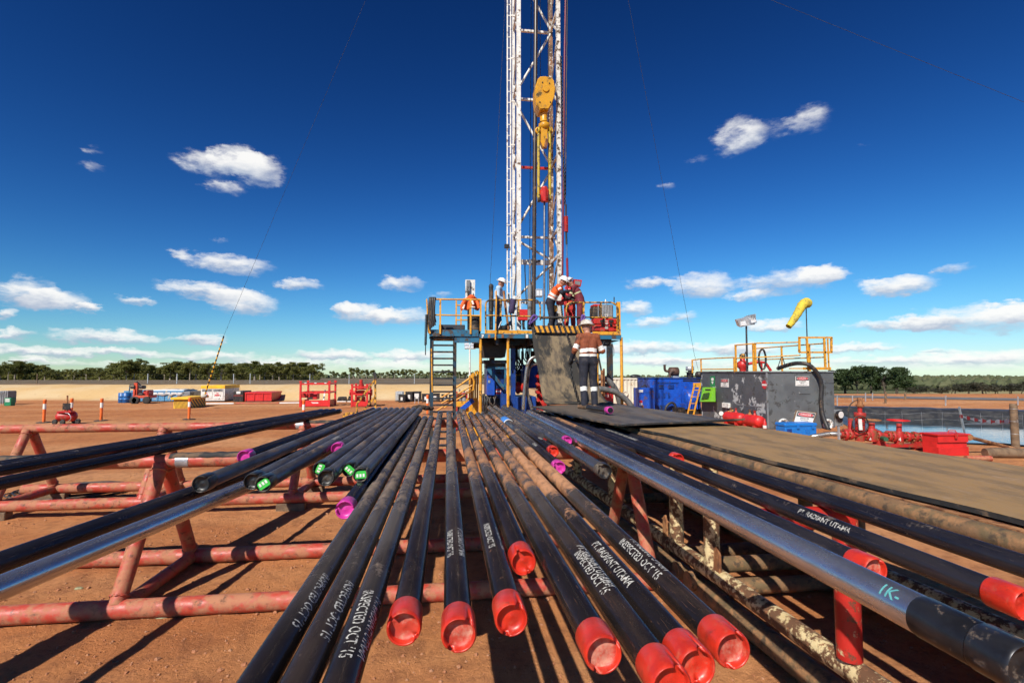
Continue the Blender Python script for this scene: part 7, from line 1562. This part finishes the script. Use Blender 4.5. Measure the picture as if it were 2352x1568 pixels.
# red lifting basket
def basket(label, x0, x1, yt, yb, tray, D, mids, depth=2.0):
    q = atz((x0+x1)/2, yb, 0); D = (q-ORIGIN).dot(FWD); a, b = atd(x0,yt,D), atd(x1,yt,D); y = a.y; t = thing('lifting_basket', label, 'lifting frame', ((a.x+b.x)/2, y, 0)); r = .065
    for x in (a.x, b.x):
        for Y in (y, y+depth): MB().box((x-r,Y-r,0), (x+r,Y+r,a.z)).b('post', m_bred, t); MB().box((x-r*1.4,Y-r*1.4,a.z+.002), (x+r*1.4,Y+r*1.4,a.z+.1)).b('corner_casting', m_bred, t)
    for z in [a.z-.12]+[aty(x0,m,y).z for m in mids]:
        for Y in (y, y+depth): MB().box((a.x+r,Y-.05,z-.05), (b.x-r,Y+.05,z+.05)).b('cross_rail', m_bred, t)
        for x in (a.x, b.x): MB().box((x-.05,y+r,z-.05), (x+.05,y+depth-r,z+.05)).b('side_rail', m_bred, t)
    zt_ = aty(x0,tray,y).z; MB().box((a.x+r,y-.03,.05), (b.x-r,y+.0,zt_)).b('tray_front', m_bred, t); MB().box((b.x-.03,y+r,.05), (b.x,y+depth-r,zt_)).b('tray_side', m_red, t); MB().box((a.x,y+r,.05), (a.x+.03,y+depth-r,zt_)).b('tray_side', m_red, t); MB().box((a.x+r,y+.1,.05), (b.x-r,y+depth-r,.12)).b('tray_floor', m_red, t)
    return t, a, b, y
t, a, b, y = basket('open red lifting basket frame with a low tray and lockers', 691, 755, 878, 934.5, 919, 36, [901.5])
MB().bp(706,904,728,917,y+.8,.8,.03).b('locker', m_bred, t); MB().bp(692,903,706,913,y+.7,.6,.02).b('locker', m_red, t)
mb = MB(); mb.bp(715,923,719,924.6,y-.036,.004); mb.bp(717,923.6,731,926,y-.036,.004); mb.b('white_logo', m_sign, t); MB().bar(aty(743,919,y+.3), aty(747,895,y+.5), .08, .03).b('ladder_piece', m_alum, t); MB().bp(706,912,718,916,y-.06,.03).b('dark_plate', m_blk, t)
for x in (699,722,745): MB().bp(x,878.5,x+5,880.5,y-.075,.012).b('label', m_sign, t)
t, a, b, y = basket('red transport frame holding a small red valve stack', 809, 843, 885, 934.5, 922, 36, [905], 1.6)
c = aty(829,920,y+.6)
for z0, z1, r in ((.1,.7,.32),(.75,.85,.42),(.85,1.15,.25),(1.2,1.3,.36),(1.3,1.6,.2),(1.6,1.9,.12)): MB().lathe((c.x,c.y,z0), (0,0,1), [(0,r),(z1-z0,r)], 14).b('valve_body', m_red, t)
for s in (-1,1): MB().tube((c.x,c.y,1.0), (c.x+s*.7,c.y,1.0), .12, n=10).b('arm', m_bred, t); MB().lathe((c.x+s*.7,c.y,1.0), (s,0,0), [(0,.22),(.08,.22)], 14).b('flange', m_bred, t)
# yellow handrail stair in the yard
DH = 27.5; hr = thing('handrail', 'yellow steel handrail with a sloping brace in the middle of the yard', 'handrail', (S(845,957,DH).x, S(845,957,DH).y, 0)); yh = S(845,957,DH).y
def hb(a, b, w=.10): MB().bar(aty(a[0],a[1],yh), aty(b[0],b[1],yh), w, w, (0,1,0)).b('bar', m_yelg, hr)
hb((862,870),(862,958)); hb((820,926),(820,958)); hb((820,927),(860.5,873)); hb((825,955),(860.5,912)); hb((793,948.5),(861,948.5),.09); hb((796,949),(796,962),.16); hb((790,950),(790,962),.1)
MB().bar(aty(859.5,855,yh), aty(863,872,yh), .13, .13, (0,1,0)).b('black_top', m_blk, hr)
# tanks, crates and bits further back
ib = thing('liquid_tank', 'white plastic liquid tank in a wire cage by the black crates', 'tank', S(917,918,DB)); a, b = atd(908,898,DB), atd(927,898,DB); MB().box((a.x+.03,a.y+.03,.12), (b.x-.03,a.y+.9,a.z-.03), .06).b('bottle', M('cloudy_plastic', (.66,.68,.66), (.58,.6,.58), 3, .4), ib); MB().box((a.x,a.y,0), (b.x,a.y+.9,.1)).b('pallet', m_wood, ib)
for k in range(6): x = a.x+(b.x-a.x)*k/5; MB().box((x-.012,a.y-.01,.1), (x+.012,a.y+.012,a.z)).b('cage_bar', m_alum, ib)
for k in range(5): z = .15+(a.z-.18)*k/4; MB().box((a.x,a.y-.024,z-.012), (b.x,a.y-.011,z+.012)).b('cage_bar', m_alum, ib)
for i, (x0,x1,yt,dd,lb) in enumerate(((915,930,908,-.8,'in front of the caged white tank'),(931,948,901,.2,'tallest of the group, with a square notice'),(948,967,900.5,.6,'behind the small white signboard'),(969,986,906,-.4,'with two pale labels, between its neighbours'),(988,1010,905,0,'at the end next to the access ladder'),(1014,1028,907,.3,'seen between the ladder treads'),(1031,1043,908,.4,'seen beside the ladder stile'))):
    a, b = atd(x0,yt,DB+dd), atd(x1,yt,DB+dd); t = thing('black_drum_crate', 'black plastic crate with white labels, '+lb, 'crate', (a.x,a.y,0), 'black crates along the bank'); MB().box((a.x,a.y,0), (b.x,a.y+.9,a.z), .04).b('case', m_blk, t); MB().box((a.x-.02,a.y-.02,a.z+.002), (b.x+.02,a.y+.92,a.z+.05)).b('lid', m_rub, t); w = (b.x-a.x); MB().box((a.x+w*.35,a.y-.012,a.z*.3), (a.x+w*.65,a.y-.002,a.z*.75)).b('label', m_sign, t)
sb_ = thing('signboard', 'small white signboard on two thin legs before the black crates', 'signboard', S(957,920,DB-2)); yq = S(957,920,DB-2).y; MB().bp(952,903.5,962,911,yq,.02).b('board', m_sign, sb_)
for x in (953,961): q = aty(x,911,yq); MB().box((q.x-.02,yq,0), (q.x+.02,yq+.02,q.z)).b('leg', m_alum, sb_)
for x0,x1,yt,lb in ((774,794,911.5,'long low storage box with a black cover between the basket and valve frame'),(798,808,909.5,'short low storage box with a black cover right beside the valve frame')):
    a, b = atd(x0,yt,DB), atd(x1,yt,DB); t = thing('storage_box', lb, 'box', (a.x,a.y,0)); MB().prism([(a.x+.1,a.y,a.z),(b.x-.1,a.y,a.z),(b.x,a.y,.08),(a.x,a.y,.08)], (0,.8,0)).b('cover', m_blk, t); MB().box((a.x,a.y-.02,0), (b.x,a.y+.82,.078)).b('base', m_sign, t)
for x0,x1,y_,mt,lb in ((474,537,927,m_sign,'thin white marker pole lying flat on the red earth'),(540,640,926,m_rack,'thin pale red marker pole lying flat on the red earth'),(642,690,925.5,m_sign,'thin white marker pole lying behind the red basket')):
    a, b = atz(x0,y_,.06), atz(x1,y_-.6,.06); solo('marker_pole', lb, 'pole', MB().tube(a, b, .06, n=8), mt)
a, b = atd(-12,897,38.5), atd(15,897,38.5); ic = thing('liquid_tank', 'grey caged liquid tank at the very end of the yard', 'tank', (a.x,a.y,0)); MB().box((a.x+.03,a.y+.03,.1), (b.x-.03,a.y+.9,a.z-.03), .05).b('bottle', m_grey, ic)
for k in range(7): x = a.x+(b.x-a.x)*k/6; MB().box((x-.012,a.y-.01,.0), (x+.012,a.y+.012,a.z)).b('cage_bar', m_alum, ic)
a, b = atd(10,913.5,37.5), atd(24,913.5,37.5); t = thing('green_crate', 'small green plastic crate with white print beside the caged tank', 'crate', (a.x,a.y,0)); MB().box((a.x,a.y,0), (b.x,a.y+.4,a.z), .02).b('case', M('crate_green', (.01,.22,.09), (.01,.17,.07), 4, .5), t); MB().bp(12,915.5,22,918.5,a.y-.01,.008).b('print', m_sign, t); MB().bp(12,920,22,922.5,a.y-.01,.008).b('print', m_sign, t)
# fence pickets on top of the sand bank
for x in (86, 340, 407, 537, 575, 712, 802, 952):
    q = at_px(x, 53.5); solo('fence_post', 'thin pale picket on top of the sand bank' if x > 90 else 'short brown post on top of the sand bank', 'post', MB().box((q.x-.03,q.y-.03,q.z-.1), (q.x+.03,q.y+.03,q.z+1.05)), m_alum if x > 90 else m_wood, 'pickets on the sand bank')
for z in (.35,.65,.95):
    mb = MB(); mb.path([at_px(x,53.5)+Vector((0,0,z)) for x in range(86,960,30)], .006, 4); solo('fence_wire', {.35:'lowest',.65:'middle',.95:'top'}[z]+' thin wire strung between the pickets on the sand bank', 'wire', mb, m_cable)
# dark sack by the far pipe ends
mb = MB(); c = atz(968,942,ZP); 
c.z += .06
for i in range(5): mb.ell(c+Vector((-.14+.085*i, .06*math.sin(i*2), .0+.02*math.sin(i*1.1))), .10, .11, .055+.01*math.sin(i*3), 10, 6)
solo('sack', 'dark brown sack slumped on the far ends of the pipes', 'sack', mb, M('dark_sacking', (.05,.032,.02), (.03,.02,.015), 8, .9))

# a few flat stones and scraps on the near ground
for x, y, rx, ry, lb in ((181,1352,.05,.028,'small pale green stone on the earth before the near rack tube'), (372,1417,.07,.035,'flat pale green stone lying against the near rack tube'), (1480,1478,.045,.03,'small pale scrap of paper on the earth beneath the red caps'), (660,1560,.09,.05,'dark scrap of rubber on the earth beneath the stencilled pipes'), (1560,1535,.10,.07,'dark clump of dried mud beside the cream catwalk tube')):
    q = atz(x, y, 0); q.z = height(q.x, q.y); mb = MB(); n = 9; rr = random.Random(x)
    prof_ = [rr.uniform(.75,1.15) for _ in range(n)]
    vs = [(q.x+rx*k*prof_[i]*math.cos(i*6.283/n), q.y+ry*k*prof_[i]*math.sin(i*6.283/n), q.z+z) for k, z in ((1.,-.004),(1.05,.008),(.7,.02)) for i in range(n)]
    mb.add(vs, [(j*n+i, j*n+(i+1)%n, j*n+n+(i+1)%n, j*n+n+i) for j in range(2) for i in range(n)]+[tuple(range(2*n,3*n))])
    solo('stone' if 'stone' in lb else ('mud_clump' if 'clump' in lb else 'scrap'), lb, 'stone' if 'stone' in lb else 'debris', mb, M('pale_stone', (.30,.30,.17), (.24,.22,.12), 9, .8) if 'stone' in lb else (m_sign if 'paper' in lb else m_rub))
